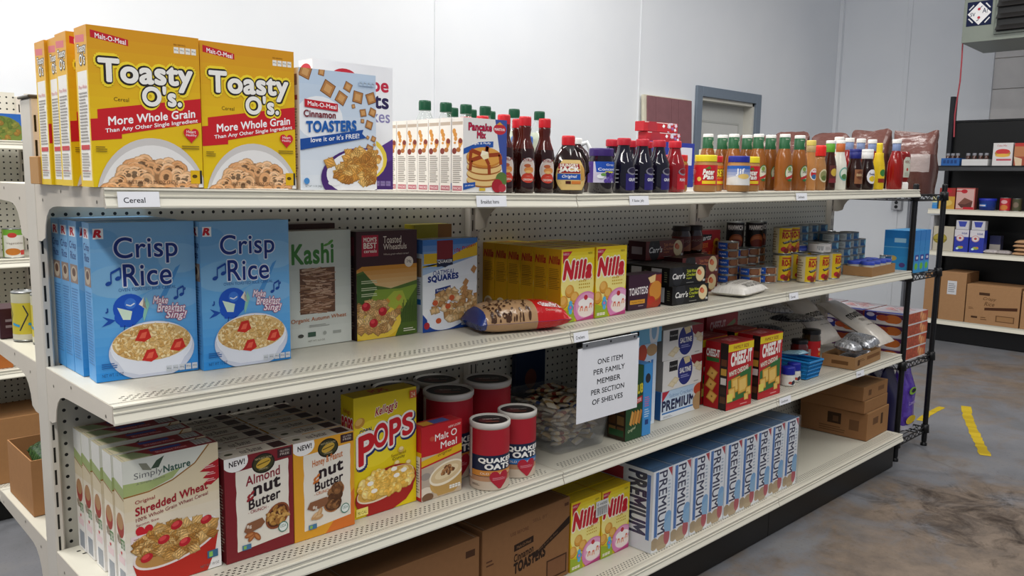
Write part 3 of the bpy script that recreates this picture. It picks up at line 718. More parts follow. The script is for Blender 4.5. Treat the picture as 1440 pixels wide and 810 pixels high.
def cinn_f(cv):
    cv.grad(0, 1, 'e8eef4', 'c3d6ea', 8); cv.ell(.25, .6, .3, 'f4f7fa', .8)
    R = random.Random(4)
    for u, v, z in ((.08, .97, .09), (.36, .85, .10), (.28, .98, .05), (.62, .88, .065), (.53, .78, .085), (.75, .8, .085), (.93, .80, .08), (.69, .72, .03), (.82, .67, .055), (.95, .68, .06), (.81, .6, .03), (.9, .57, .06), (.96, .45, .04), (.88, .46, .025), (.9, .36, .06), (.97, .4, .02)):
        a = R.uniform(.2, 1.2)
        for q, c in ((1.08, '7a4a22'), (.95, 'b98048'), (.6, 'd4a266')):
            cv.poly([(u+z*q*cos(a+t), v+z*q*sin(a+t)*cv.ar) for t in (0, pi/2, pi, 1.5*pi)], c)
    cv.rect(.06, .685, .48, .75, 'c5202d', -.05); cv.text('Malt-O-Meal', .10, .70, .46, .735, 'ffffff', .015, sl=-.05)
    cv.text('Cinnamon', .05, .605, .45, .66, '7a1f2c', .03); cv.text('TOASTERS', .08, .48, .72, .565, '1d5fae', .05, sl=.05)
    cv.poly([(0, .33), (0, .42), (.82, .525), (.8, .49), (.86, .455)], '1d4f9e'); cv.text("love it or it's FREE!", .13, .395, .76, .435, 'ffffff', .015, sl=.09)
    cv.ell(.75, .13, .50, '4c2a72', .62, 40, .12); cv.ell(.77, .16, .45, 'f4f4f4', .56, 40, .12); cv.pile(.77, .2, .42, .42, 90, 'wheat', .075, GOLD, 3); cv.ell(.42, .06, .08, 'f4f4f4', .4)
    cv.ell(.07, .075, .035, '4a90d0'); cv.text('NET WT 12 OZ (340g)', .05, .02, .26, .04, '3a4a5a'); nutri(cv, .76, .90, .98, .94, 4, 'b8cce0')
def cinn_l(cv): cv.rect(0, 0, 1, 1, 'e4dfd6'); cv.rect(.15, .86, .85, .95, '8a6a58'); cv.rect(.15, .74, .85, .78, 'a33a42'); cv.lines(.15, .1, .85, .7, 26, '8f8a84')
o = carton('cereal_box', 'pale blue cinnamon cereal box with a purple bowl, beside the yellow boxes', 'cereal box', .186, .052, .246, {'*': 'd8dde2', 'l': 'e4dfd6'}, cinn_f, cinn_l); at(o, .387, -.426, sz(1, .48))
def grape_f(cv):
    cv.rect(0, 0, 1, 1, 'eef0f4'); cv.ell(.38, .88, .16, 'c02a3a', .6); cv.text('Post', .3, .855, .46, .905, 'ffffff', .02)
    cv.text('grape', .42, .765, .94, .87, 'c02a44', .03); cv.text('nuts', .5, .665, .94, .76, '2c2350', .03); cv.text('flakes', .55, .55, .96, .65, '8a86b4', .01)
    cv.poly([(.3, 0), (.45, .2), (1, .42), (1, 0)], '5a3a8c'); cv.poly([(.5, 0), (.6, .14), (1, .25), (1, 0)], '472a72'); cv.ell(.6, .25, .32, 'e8d04a', .75); cv.ell(.58, .24, .29, 'f2f0ea', .75); cv.pile(.56, .24, .26, .7, 70, 'blob', .04, GOLD, 8); nutri(cv, .6, .03, .97, .07, 5, '8a78b0')
o = carton('cereal_box', 'tall white and purple flakes cereal box standing behind the cinnamon cereal box', 'cereal box', .215, .06, .287, {'*': 'e8eaee', 't': 'cfd2d8'}, grape_f, lambda cv: (cv.rect(0, .5, 1, 1, 'eef0f4'), cv.ell(.5, .92, .4, 'c02a3a', .6), cv.rect(0, 0, 1, .4, '5a3a8c'))); at(o, .493, -.30, sz(1, .6))
# pancake mix
def panc_f(cv):
    cv.rect(0, 0, 1, 1, 'eceae6'); cv.poly([(.72, 1), (1, 1), (1, .2), (.93, .18)], '41559e'); cv.ell(.83, .87, .15, 'c5303a', .62); cv.text('MARTHA', .71, .85, .95, .885, 'ffffff', .02); cv.poly([(.75, .93), (.83, .97), (.91, .93)], 'd9a03a')
    cv.text('Pancake', .12, .835, .64, .93, 'c01c48', .03, [(.07, '5a1020')]); cv.text('Mix', .31, .735, .5, .82, 'c01c48', .03, [(.07, '5a1020')])
    cv.poly([(.01, .51), (.01, .585), (.35, .68), (.68, .70), (.68, .62), (.35, .60)], '2456a8'); cv.text('Light & Fluffy', .2, .635, .62, .67, 'ffffff', .01, sl=.04)
    for i in range(4):
        y = .16+i*.085; cv.ell(.48, y, .40, 'a8662c', .30, 30); cv.ell(.48, y+.015, .40, 'e8c684', .28, 30)
    cv.ell(.48, .475, .41, 'c98232', .42, 34); cv.ell(.48, .49, .39, 'dfa04a', .40, 34)
    for a in (0.2, 1.4, 2.6, 3.7, 5.0): cv.line([(.48, .5), (.48+.36*cos(a), .5+.13*sin(a)), (.48+.39*cos(a), .36+.12*sin(a))], .07, '9a3e16')
    cv.poly([(.38, .5), (.42, .57), (.56, .55), (.58, .47), (.46, .445)], 'f3e5b8'); cv.poly([(.38, .5), (.42, .57), (.56, .55), (.52, .515)], 'fbf2d4')
    cv.ell(.88, .18, .14, '5c7a3a', .9); cv.ell(.78, .09, .13, 'a8222e', .9); cv.ell(.9, .06, .09, 'b83440', .8); cv.poly([(0, .03), (0, .12), (.27, .14), (.27, .075)], '2456a8'); cv.text('Just add water', .04, .075, .24, .1, 'ffffff', sl=.05); cv.rect(.36, .02, .5, .06, 'd9b83a')
def panc_l(cv):
    cv.rect(0, 0, 1, 1, 'e6e1da'); cv.rect(.05, .90, .95, .945, 'b8a898'); cv.rect(.1, .02, .92, .085, 'b05a68'); cv.text('PANCAKE', .16, .035, .86, .07, 'ecd8d8', .02)
    R = random.Random(3)
    for i in range(9): cv.ell(R.uniform(.2, .8), R.uniform(.55, .86), R.uniform(.1, .22), R.choice(('a5652c', 'd8a848', '7a2f26', 'c98a3c')), R.uniform(.5, 1.2))
    cv.lines(.12, .12, .9, .5, 14, '8c867e')
G = 'pancake mix boxes on the top shelf'
o = carton('pancake_mix_box', 'white pancake mix box at the front of its row, stack of pancakes on it', 'food box', .143, .0425, .178, {'*': 'e6e2da'}, panc_f, panc_l, lambda cv: cv.text('Pancake Mix', .2, .3, .8, .7, 'c01c48'), group=G)
at(o, .818, -.432, sz(1, .88))
for i, nm in enumerate(('second', 'third', 'fourth', 'fifth', 'sixth', 'rearmost')):
    at(dup(o, f'white pancake mix box, {nm} from the front of its row, only its narrow side showing'), .816, -.3885+i*.0445, sz(1, .88))
# cereal case behind the yellow boxes
mb = MB(); mb.box(-.04, .04, -.03, .03, 0, .055, 'b98e5e', .001); tag(mb.build('carton_tray', M['cardboard'], None, (.024, -.087, sz(1, .06)+.0006)), 'small brown cardboard scrap behind the yellow cereal boxes by the upright', 'cardboard')

# ------------------------------------------------------------------ second shelf, left
def crisp_f(cv):
    cv.grad(0, .45, '2f8fdc', '69aee4', 8); cv.grad(.45, 1, '69aee4', '7fb2dc', 6)
    cv.ell(.28, .63, .34, '83b9e2', .5); cv.ell(.85, .76, .22, '8abde4', .7); cv.ell(.06, .9, .2, '6fa8d8', .5); cv.ell(.75, .5, .3, '7fb8e6', .4); cv.poly([(.62, .5), (.8, .7), (.85, .72), (.7, .52)], '4f96d6')
    cv.rect(.03, .90, .125, .965, 'f4f4f6'); cv.text('R', .045, .912, .11, .955, 'c81e2e', .06, sh=.2)
    N = '17307f'
    cv.text('Crisp', .215, .735, .825, .905, N, .012, [(.05, 'dfe8f4')]); cv.text('Rice', .29, .595, .755, .735, N, .012, [(.05, 'dfe8f4')])
    cv.text('OVEN TOASTED RICE CEREAL', .24, .565, .80, .585, '3a6aa8')
    # little blue bird
    cv.poly([(.20, .385), (.08, .415), (.13, .385), (.07, .35), (.15, .365)], '1c4fae'); cv.poly([(.22, .44), (.24, .34), (.36, .335), (.47, .40), (.42, .48)], '1f57c4')
    cv.ell(.335, .455, .155, '1f57c4', .95); cv.ell(.30, .40, .11, '1f57c4', .8); cv.poly([(.22, .465), (.36, .435), (.34, .38), (.27, .385)], 'd6ecd8'); cv.poly([(.46, .40), (.5, .52), (.53, .47), (.47, .36)], '8cc8b8'); cv.poly([(.425, .475), (.475, .52), (.46, .455), (.50, .44)], 'f0e8d8')
    cv.ell(.345, .485, .055, '3f7ad8', 1); cv.line([(.305, .48), (.345, .47), (.385, .485)], .012, 'e8f0fa')
    for u in (.285, .36): cv.line([(u, .35), (u-.01, .315)], .008, '17307f'); cv.line([(u-.03, .31), (u+.02, .315)], .008, '17307f')
    for u, v, q in ((.15, .62, .05), (.24, .65, .05), (.79, .50, .04), (.85, .52, .04), (.12, .44, .02), (.56, .31, .02), (.88, .55, .012), (.66, .29, .02)):
        cv.ell(u, v, q*.6, '1a4aa0', .7, 10, .4); cv.line([(u+q*.5, v), (u+q*.5, v+q*1.3)], .012, '1a4aa0')
    cv.line([(.175, .685), (.265, .715)], .022, '1a4aa0'); cv.line([(.81, .555), (.87, .575)], .018, '1a4aa0')
    for t, u0, v0, u1, v1 in (('Make', .57, .475, .71, .52), ('Breakfast', .61, .42, .88, .475), ('Sing!', .69, .36, .88, .42)): cv.text(t, u0, v0, u1, v1, 'f4eef4', .02, [(.09, 'b06a88')], sh=.35, sl=-.06)
    cv.ell(.54, .17, .42, 'c8cfe0', .72, 44, .02); cv.ell(.54, .2, .40, 'e6e9f2', .62, 44); cv.poly([(.13, .2), (.94, .2), (.8, .04), (.66, .02), (.4, .02), (.26, .05)], 'dde2ee'); cv.ell(.54, .225, .385, 'd6b276', .5, 40)
    cv.pile(.54, .225, .37, .48, 420, 'rice', .024, ['e4c488', 'd4ac68', 'eed8a6', 'c99c58'], 5)
    for u, v in ((.44, .265), (.50, .13), (.78, .18)):
        cv.poly([(u-.07, v-.02), (u-.02, v+.045), (u+.06, v+.05), (u+.09, v-.01), (u+.02, v-.035)], 'c22a22'); cv.poly([(u-.03, v-.01), (u, v+.025), (u+.05, v+.03), (u+.03, v-.01)], 'e0604a')
    nutri(cv, .66, .015, .99, .055, 5, 'c4cad2', '4a5a6a'); cv.text('NET WT 12 OZ', .05, .03, .25, .05, '0f3f7a'); cv.lines(.05, .08, .2, .12, 3, '1a5aa0')
def crisp_l(cv):
    cv.grad(0, 1, '52a0e0', '86bce6', 8); cv.rect(.15, .9, .85, .965, 'f4f4f6'); cv.text('R', .3, .91, .7, .955, 'c81e2e', .05); cv.text('Crisp', .12, .81, .88, .87, '17307f', .01); cv.text('Rice', .2, .755, .8, .805, '17307f', .01)
    cv.rect(.08, .6, .92, .72, '9a8478'); cv.ell(.5, .66, .35, 'c9b8a0', .8); cv.ell(.5, .67, .2, '6a4a3a', .8); cv.lines(.12, .1, .88, .57, 26, '4a86c0', 6)
CB = {'*': '6fa9da', 't': '7fb2dc', 'l': '6fb0e4'}
o = carton('cereal_box', 'light blue puffed rice cereal box, leftmost facing front on the second shelf', 'cereal box', .2005, .055, .317, CB, crisp_f, crisp_l, group='light blue cereal boxes on the second shelf')
at(o, .035, -.237, sz(2, .1), -4)
for y, nm in ((-.165, 'second'), (-.107, 'third'), (-.050, 'rearmost')): at(dup(o, f'light blue cereal box, {nm} from the front of the left row, only its edge showing'), .033, y, sz(2, .1), 0)
at(dup(o, 'light blue puffed rice cereal box facing front beside the pale grey cereal box'), .240, -.267, sz(2, .34), -2)
def kashi_f(cv):
    cv.grad(0, 1, 'd6dad2', 'bfc4ba', 6); cv.text('Kashi', .16, .72, .74, .885, '3f7a35', .03); cv.ell(.7, .895, .05, '5a9440', .4, 12, .6); cv.ell(.64, .875, .04, '5a9440', .4, 12, .3)
    cv.rect(.26, .285, .76, .68, '6a4a38')
    R = random.Random(7); cv.l += 1
    for i in range(230):
        v = R.uniform(.295, .67); u = R.uniform(.25, .6); du = R.uniform(.1, .2); s_ = R.uniform(-.025, .025); c = R.choice(('a07a5c', 'b8937a', '8a6248', 'c8a88c', '744c34')); cv.l += .12
        cv.line([(u, v), (min(u+du, .77), v+s_)], .012, c); cv.l -= 1
    cv.l += 8
    cv.text('Organic Autumn Wheat', .13, .205, .92, .25, 'b86a3a', .012, sl=.02); cv.lines(.38, .165, .68, .19, 2, '9a9a92'); cv.ell(.26, .10, .04, '4a4a44', .6); cv.rect(.36, .085, .47, .125, '3f5a4a'); cv.ell(.6, .105, .025, 'a8aca4'); cv.rect(.72, .09, .84, .115, 'a8aca4'); cv.text('NET WT 16.3 OZ', .36, .04, .6, .055, '77776f')
o = carton('cereal_box', 'pale grey wheat biscuit cereal box with green lettering on the second shelf', 'cereal box', .195, .06, .284, {'*': 'c6cac2', 't': '8a8072'}, kashi_f); at(o, .470, -.178, sz(2, .57))
o = carton('cereal_box', 'plain dark brown cereal box peeking over the pale grey wheat cereal box', 'cereal box', .185, .06, .297, {'*': '4a2c22'}, lambda cv: cv.lines(.1, .8, .9, .95, 4, '6a4a3a')); at(o, .478, -.11, sz(2, .57))
def moms_f(cv):
    cv.rect(0, .62, 1, 1, '3e1f22'); cv.grad(.44, .68, 'd8b884', 'cc8a30', 6); cv.poly([(0, .65), (.2, .72), (.5, .685), (.75, .72), (1, .75), (1, 1), (0, 1)], '3e1f22')
    cv.rect(.085, .77, .35, .965, 'b01f38'); 
    for t, v0, v1 in (("MOM'S", .905, .945), ('BEST', .845, .895)): cv.text(t, .115, v0, .32, v1, 'f2e6da', .03)
    cv.text('cereals', .12, .805, .32, .835, 'f2e6da', .02); cv.text('Toasted', .43, .885, .73, .95, 'e2d4c4', .005); cv.text('Wheatfuls', .43, .825, .82, .88, 'e2d4c4', .005); cv.text('Whole grain wheat cereal', .43, .77, .85, .79, 'd8c8b8', sh=.3)
    cv.ell(.86, .70, .075, 'e8dccc', 1); cv.text('24g', .82, .685, .9, .72, '4a2a2a')
    cv.poly([(0, .62), (.1, .64), (.3, .5), (.55, .46), (1, .52), (1, .3), (0, .3)], '4f6a2a'); cv.poly([(0, .6), (.12, .62), (.34, .47), (.34, .3), (0, .3)], '3c5a26')
    cv.poly([(0, .1), (.3, .46), (.7, .45), (1, .48), (1, 0), (0, 0)], '7f9a34'); cv.poly([(.35, .3), (.6, .43), (.75, .43), (.9, .2), (.6, .1)], 'a3b23e'); cv.poly([(.6, .0), (.75, .25), (1, .46), (1, 0)], '4a6420')
    for i in range(14): cv.line([(.72+i*.02, .12), (.73+i*.02, .28+(i % 3)*.03)], .012, '39501c')
    for v in (.52, .455, .40): cv.lines(.07, v, .34, v+.035, 2, 'c8d0a8', 5)
    for u, v in ((.48, .33), (.68, .36), (.68, .26)): cv.poly([(u-.05, v), (u+.01, v+.04), (u+.06, v+.01), (u, v-.03)], 'c88a3c')
    cv.poly([(0, 0), (.62, 0), (.72, .14), (.70, .22), (.4, .25), (0, .2)], 'd8b428'); cv.ell(.28, .15, .44, 'e8c848', .55, 30); cv.pile(.27, .2, .40, .5, 60, 'wheat', .085, ['c9a068', 'b98c54', 'd8b880', 'a87c48'], 9)
    for u, v in ((.14, .31), (.41, .25), (.26, .15)): cv.ell(u, v, .07, 'b01c28', .85); cv.ell(u-.015, v+.015, .035, 'd8404a', .8)
    cv.lines(.76, .03, .97, .07, 2, 'd8d8c0')
def moms_l(cv): cv.rect(0, 0, 1, 1, '2a1618'); cv.rect(.1, .78, .85, .95, '5e1a26'); cv.lines(.12, .1, .85, .7, 24, '6a5a4c')
o = carton('cereal_box', 'dark brown and green wheat cereal box with raspberries in its bowl', 'cereal box', .190, .07, .279, {'*': '33191b', 't': '3a2420'}, moms_f, moms_l); at(o, .672, -.193, sz(2, .76))
o = carton('cereal_box', 'yellow-green box standing against the pegboard behind the oat squares box', 'cereal box', .135, .05, .284, {'*': 'a89a22', 't': 'b8ac3a'}, lambda cv: (cv.rect(0, .0, 1, 1, 'a8a024'), cv.rect(.62, .7, 1, 1, '9a6a2c'))); at(o, .945, -.075, sz(2, 1.0))
def oat_f(cv):
    cv.grad(0, 1, 'eef0f2', 'dfe5ea', 4); cv.grad(.62, 1, 'a9c4e2', '3f78c0', 6); cv.poly([(0, .62), (1, .80), (1, .6), (0, .55)], 'e8edf2')
    cv.poly([(0, .70), (.25, .73), (.6, .84), (1, .95), (1, .80), (.6, .76), (.3, .7), (0, .72)], 'e6bc20'); cv.text('10g Protein', .57, .835, .97, .885, 'b8242c', .02, sl=.16); cv.rect(.02, .74, .25, .85, 'e2b81c')
    cv.rect(.25, .78, .54, .985, '7e1c24'); cv.poly([(.25, .70), (.54, .715), (.54, .79), (.25, .77)], '1c2440'); cv.text('QUAKER', .265, .735, .53, .775, 'f4f4f0', .02); cv.poly([(.33, .705), (.46, .71), (.40, .69)], '1c2440')
    cv.text('OATMEAL', .18, .605, .58, .66, '33418a', .01, sl=.03); cv.text('SQUARES', .095, .53, .64, .60, '14307e', .06, sl=.04)
    cv.poly([(.22, .46), (.50, .49), (.50, .30), (.22, .28)], '1c3478'); cv.text('Brown Sugar', .25, .43, .47, .455, 'e8ecf4', .01, sl=.04)
    cv.poly([(0, 0), (1, 0), (1, .32), (.9, .16), (.5, .08), (.12, .1), (0, .2)], '1d4596'); cv.ell(.56, .22, .5, 'e6eaf2', .5, 40, .3); cv.pile(.6, .27, .44, .52, 80, 'sq', .075, ['c9a878', 'b48e5c', 'd8bc92', 'a87c4c'], 6)
    for u, v in ((.22, .31), (.45, .26), (.28, .11), (.52, .35)): cv.ell(u, v, .05, 'c85a34', .8)
    for u, v in ((.93, .64), (.78, .5), (.76, .43)): cv.poly([(u-.06, v), (u, v+.055), (u+.06, v+.02), (u+.01, v-.045)], 'b98450')
    cv.rect(.7, .03, .95, .07, 'c4ccd8'); cv.ell(.07, .07, .05, 'b02a34')
def oat_l(cv): cv.rect(0, 0, 1, 1, 'ccd4dc'); cv.rect(0, .85, 1, 1, '3f6cb0'); cv.rect(.1, .6, .9, .8, '9a7a58'); cv.rect(.15, .3, .85, .36, '2a6aa8'); cv.lines(.15, .4, .85, .58, 8, '70767c')
o = carton('cereal_box', 'white and blue oat squares cereal box at the second shelf beside the cookie bag', 'cereal box', .194, .052, .252, {'*': 'c4ccd6', 't': '8f9aa8'}, oat_f, oat_l); at(o, .874, -.203, sz(2, .97))

# ------------------------------------------------------------------ third shelf, left
def shred_f(cv):
    cv.grad(0, .62, 'f2f0ee', 'e4d6ba', 8); cv.rect(0, .62, 1, 1, 'e2d2b0')
    cv.poly([(0, .735), (0, 1), (.88, 1), (.74, .88), (.5, .79), (.25, .745)], 'dfe0d4'); cv.poly([(0, .735), (0, .83), (.3, .82), (.6, .87), (.5, .80), (.25, .745)], 'a9b878'); cv.line([(0, .73), (.25, .738), (.5, .785), (.74, .875), (.9, 1)], .014, '9a6a2c')
    cv.text('Simply', .11, .835, .40, .895, '6a6a6a', .0, sl=.03); cv.text('Nature', .41, .855, .69, .905, '3f5f52', .03, sl=.03); cv.text('A Simple Choice', .13, .80, .42, .82, '7a7a66', sl=.05)
    cv.poly([(.2, .91), (.29, .895), (.24, .955), (.16, .965)], '8a8a78'); cv.poly([(.28, .905), (.36, .905), (.42, .985), (.34, .96)], '3f5240')
    for u, v, q in ((.90, .82, .11), (.91, .765, .09), (.91, .715, .09)): cv.poly([(u-q, v-.025), (u, v+.02), (u+q, v+.05), (u+q, v+.0), (u, v-.04)], 'b41f28'); cv.lines(u-q*.5, v-.012, u+q*.6, v+.015, 2, 'e8b8b8')
    cv.text('Original', .11, .655, .31, .69, '9a1f2c', .005, sl=.06); cv.text('Shredded Wheat', .11, .575, .87, .635, 'a01c2a', .03, sl=.10); cv.text('100% Whole Grain Wheat Cereal', .11, .528, .87, .556, '8a2430', .005, sl=.10); cv.text('Spoon Size', .11, .488, .34, .512, '9a3a44', sl=.06)
    cv.heart(.19, .44, .09, 'c8202c'); cv.rect(.05, .36, .34, .425, 'ead6d6'); cv.lines(.08, .37, .3, .41, 2, 'b88a8a')
    cv.ell(.53, .29, .47, 'f0eeee', .46, 44, .22); cv.poly([(.06, .21), (.99, .36), (.93, .14), (.84, .0), (.22, .0), (.1, .1)], 'b8281c'); cv.ell(.53, .285, .475, 'e8dcd8', .40, 44, .22); cv.ell(.53, .29, .455, 'b98a4c', .38, 40, .22)
    cv.pile(.53, .32, .43, .42, 75, 'wheat', .08, ['c99a56', 'b8863f', 'd8b070', 'a87434'], 12)
    for u, v in ((.2, .24), (.38, .345), (.60, .28), (.84, .41), (.52, .43)): cv.ell(u, v, .065, 'b8202a', .7, 14, .3); cv.ell(u-.01, v+.01, .04, 'd8484a', .6, 12, .3)
    cv.rect(.84, .09, .96, .15, '3a6a8a'); cv.rect(.86, .1, .9, .14, '8ac05a'); cv.text('NET WT 18 OZ', .76, .03, .97, .05, '6a6a6a')
def shred_l(cv):
    cv.grad(0, .62, 'f4f2f0', 'ece0c8', 5); cv.rect(0, .62, 1, 1, 'e2d2b0'); cv.poly([(0, .76), (0, 1), (1, 1), (1, .72)], 'eceae0'); cv.poly([(0, .76), (1, .72), (1, .80), (0, .84)], 'a9b878'); cv.line([(0, .755), (1, .71)], .05, '9a6a2c'); cv.ell(.5, .5, .40, 'a8382c', 1.3); cv.ell(.5, .53, .34, 'b98a5c', 1.0)
    cv.text('MADE', .12, .355, .5, .42, '7a5a2c', .02); cv.text('BETTER', .5, .33, .92, .40, '4f8a4a', .02); cv.heart(.5, .29, .09, 'c8202c'); cv.rect(.2, .21, .85, .265, 'f2d6d6'); cv.rect(.25, .02, .85, .16, '9aa0a8')
SB = {'*': 'e8e2d6', 't': '8f1f2a', 'l': 'efe8da'}
def shred_t(cv): cv.poly([(0, 0), (.3, 0), (.12, 1), (0, 1)], 'd8cfae'); cv.poly([(.10, .1), (.33, .1), (.2, .9), (.04, .9)], '9aa878'); cv.rect(.36, .2, .70, .5, 'b0343c'); cv.rect(.34, .55, .66, .82, '2f4c9a'); cv.text('Shredded Wheat', .37, .25, .69, .45, 'e8c8c8'); cv.bars(.78, .2, .96, .9)
o = carton('cereal_box', 'white shredded wheat cereal box with red bowl, front of the lower left row', 'cereal box', .193, .05, .273, SB, shred_f, shred_l, shred_t, group='shredded wheat boxes at the lower left')
at(o, .046, -.325, sz(3, .1))
for y, x, nm in ((-.268, .044, 'second'), (-.193, .046, 'third'), (-.125, .047, 'fourth'), (-.0725, .046, 'rearmost')): at(dup(o, f'shredded wheat cereal box edge, {nm} in the lower left row'), x, y, sz(3, .1))
def nut(edge, edge2, t1, tc, tcol, blob):
    def f(cv):
        cv.rect(0, 0, 1, 1, edge); cv.poly([(0, 0), (.5, 0), (1, .4), (1, 0)], edge2) if edge2 else None
        R = random.Random(3); L = [(.16+R.uniform(-.008, .008), .10+i*.08) for i in range(10)]; Rr = [(.93+R.uniform(-.008, .008), .86-i*.08) for i in range(10)]
        cv.poly([(.16, .085)]+[(.93, .125)]+Rr[::-1][1:]+[(.93, .88)]+[(.16, .86)]+L[::-1], 'e9e2d4')
        cv.ell(.16, .955, .18, 'f4f2ee', .75, 24); cv.poly([(0, .94), (0, 1), (.33, 1), (.34, .96)], 'f4f2ee'); cv.text('NEW!', .07, .915, .29, .965, '3a3030', .03, sl=.04)
        cv.ell(.56, .885, .17, '1c1c14', .82, 28); cv.ell(.56, .885, .15, '3a3a20', .78, 28); cv.ell(.56, .885, .11, 'c8a23c', .55, 24, .3); cv.line([(.47, .875), (.65, .9)], .014, '5a4a14'); cv.text("NATURE'S PATH", .44, .925, .68, .945, 'c8b88a'); cv.text('ORGANIC', .49, .825, .63, .842, 'c8b88a')
        cv.rect(.77, .90, .985, .985, '3c2224'); cv.text('GLUTEN', .81, .95, .95, .97, 'd8ccc0'); cv.text('FREE', .81, .92, .95, .94, 'd8ccc0')
        cv.text(t1, .30, .70, .80, .79, tc, .02, sl=.08); D = '2a1c20'
        cv.text('nut', .41, .588, .80, .685, D, .035, sl=.10); cv.text('Butter', .335, .465, .80, .56, D, .025, sl=.10)
        for u, v in ((.34, .60), (.39, .625), (.38, .575), (.33, .565)): cv.ell(u, v, .035, tcol, .55, 12, .8)
        cv.text('- CRUNCH -', .32, .425, .62, .455, tcol, .005, sl=.04)
        blob(cv); cv.ell(.83, .21, .075, '3c7a68', 1); cv.ell(.83, .21, .062, 'e6ece6', 1); cv.text('USDA', .785, .205, .875, .235, '3c6a58'); cv.rect(.22, .09, .35, .14, '4a7aa0'); cv.rect(.24, .1, .28, .13, '8ab85a')
        cv.text('8g', .29, .285, .36, .325, 'ece0d0', .02)
    return f
def alm(cv):
    cv.ell(.75, .335, .20, '8a4a2a', .8, 24, .8); cv.ell(.75, .335, .175, '5a2c18', .75, 24, .8); cv.pile(.75, .335, .15, .85, 40, 'rice', .05, ['b8863f', 'a06c34', 'cfa058'], 4)
    cv.poly([(.25, .27), (.3, .34), (.52, .36), (.56, .31), (.5, .27), (.3, .24)], '8a5a3c')
    for u, v, a in ((.36, .2, .9), (.44, .19, 2.2), (.33, .225, .2)): cv.ell(u, v, .075, 'a05c30', .5, 14, a); cv.ell(u, v, .05, 'c07c48', .35, 12, a)
def hon(cv):
    cv.ell(.70, .43, .12, 'a86a3a', .9); cv.ell(.62, .30, .15, 'a86a3a', .9); cv.ell(.70, .43, .10, '5a3420', .9); cv.ell(.62, .30, .13, '5a3420', .9); cv.pile(.64, .34, .11, 1.3, 16, 'blob', .06, ['6a4426', '8a5e38', '54331c'], 5); cv.pile(.70, .44, .08, 1, 8, 'blob', .05, ['6a4426', '8a5e38'], 6)
    cv.poly([(.2, .31), (.25, .37), (.52, .385), (.55, .34), (.5, .30), (.3, .275)], '8a5a3c')
    for u, v, a in ((.33, .22, .6), (.40, .24, 1.1), (.38, .20, .1)): cv.ell(u, v, .08, 'c89a68', .45, 14, a); cv.ell(u, v+.01, .05, 'd8b488', .35, 12, a)
def nut_t(c): return lambda cv: (cv.rect(0, 0, 1, 1, 'cfc6b8'), cv.ell(.14, .5, .06, '3a3a20', .7), cv.text('nut Butter', .3, .25, .62, .75, '4a3a34', .02), cv.rect(.74, .12, .95, .88, c))
def nut_l(c): return lambda cv: (cv.rect(0, 0, 1, 1, c), cv.lines(.2, .1, .85, .75, 22, 'b8a898'))
AL = {'*': '7e2028', 't': 'cfc6b8', 'l': '6a1c22'}; HO = {'*': 'e0882c', 't': 'cfc6b8', 'l': 'e0a02c'}
rows = ((-.331, ''), (-.276, 'second'), (-.221, 'third'), (-.166, 'fourth'), (-.111, 'fifth'), (-.056, 'rearmost'))
oa = carton('cereal_box', 'dark red almond nut cereal box facing front on the third shelf', 'cereal box', .160, .052, .233, AL, nut('7e2028', None, 'Almond', '8a2434', '9a2a30', alm), nut_l('6a1c22'), nut_t('3c2224'), group='dark red nut cereal boxes'); at(oa, .248, rows[0][0], sz(3, .33))
oh = carton('cereal_box', 'orange honey nut cereal box facing front on the third shelf', 'cereal box', .160, .052, .233, HO, nut('e0a02c', 'd8742c', 'Honey & Peanut', 'c8702c', 'c8702c', hon), nut_l('e0a02c'), nut_t('3c2224'), group='orange nut cereal boxes'); at(oh, .410, rows[0][0], sz(3, .49))
for y, nm in rows[1:]:
    at(dup(oa, f'nut cereal box behind the dark red front box, {nm} in that row'), .248+random.Random(nm).uniform(-.003, .001), y, sz(3, .33))
    at(dup(oh, f'nut cereal box behind the orange front box, {nm} in that row'), .411, y, sz(3, .49))
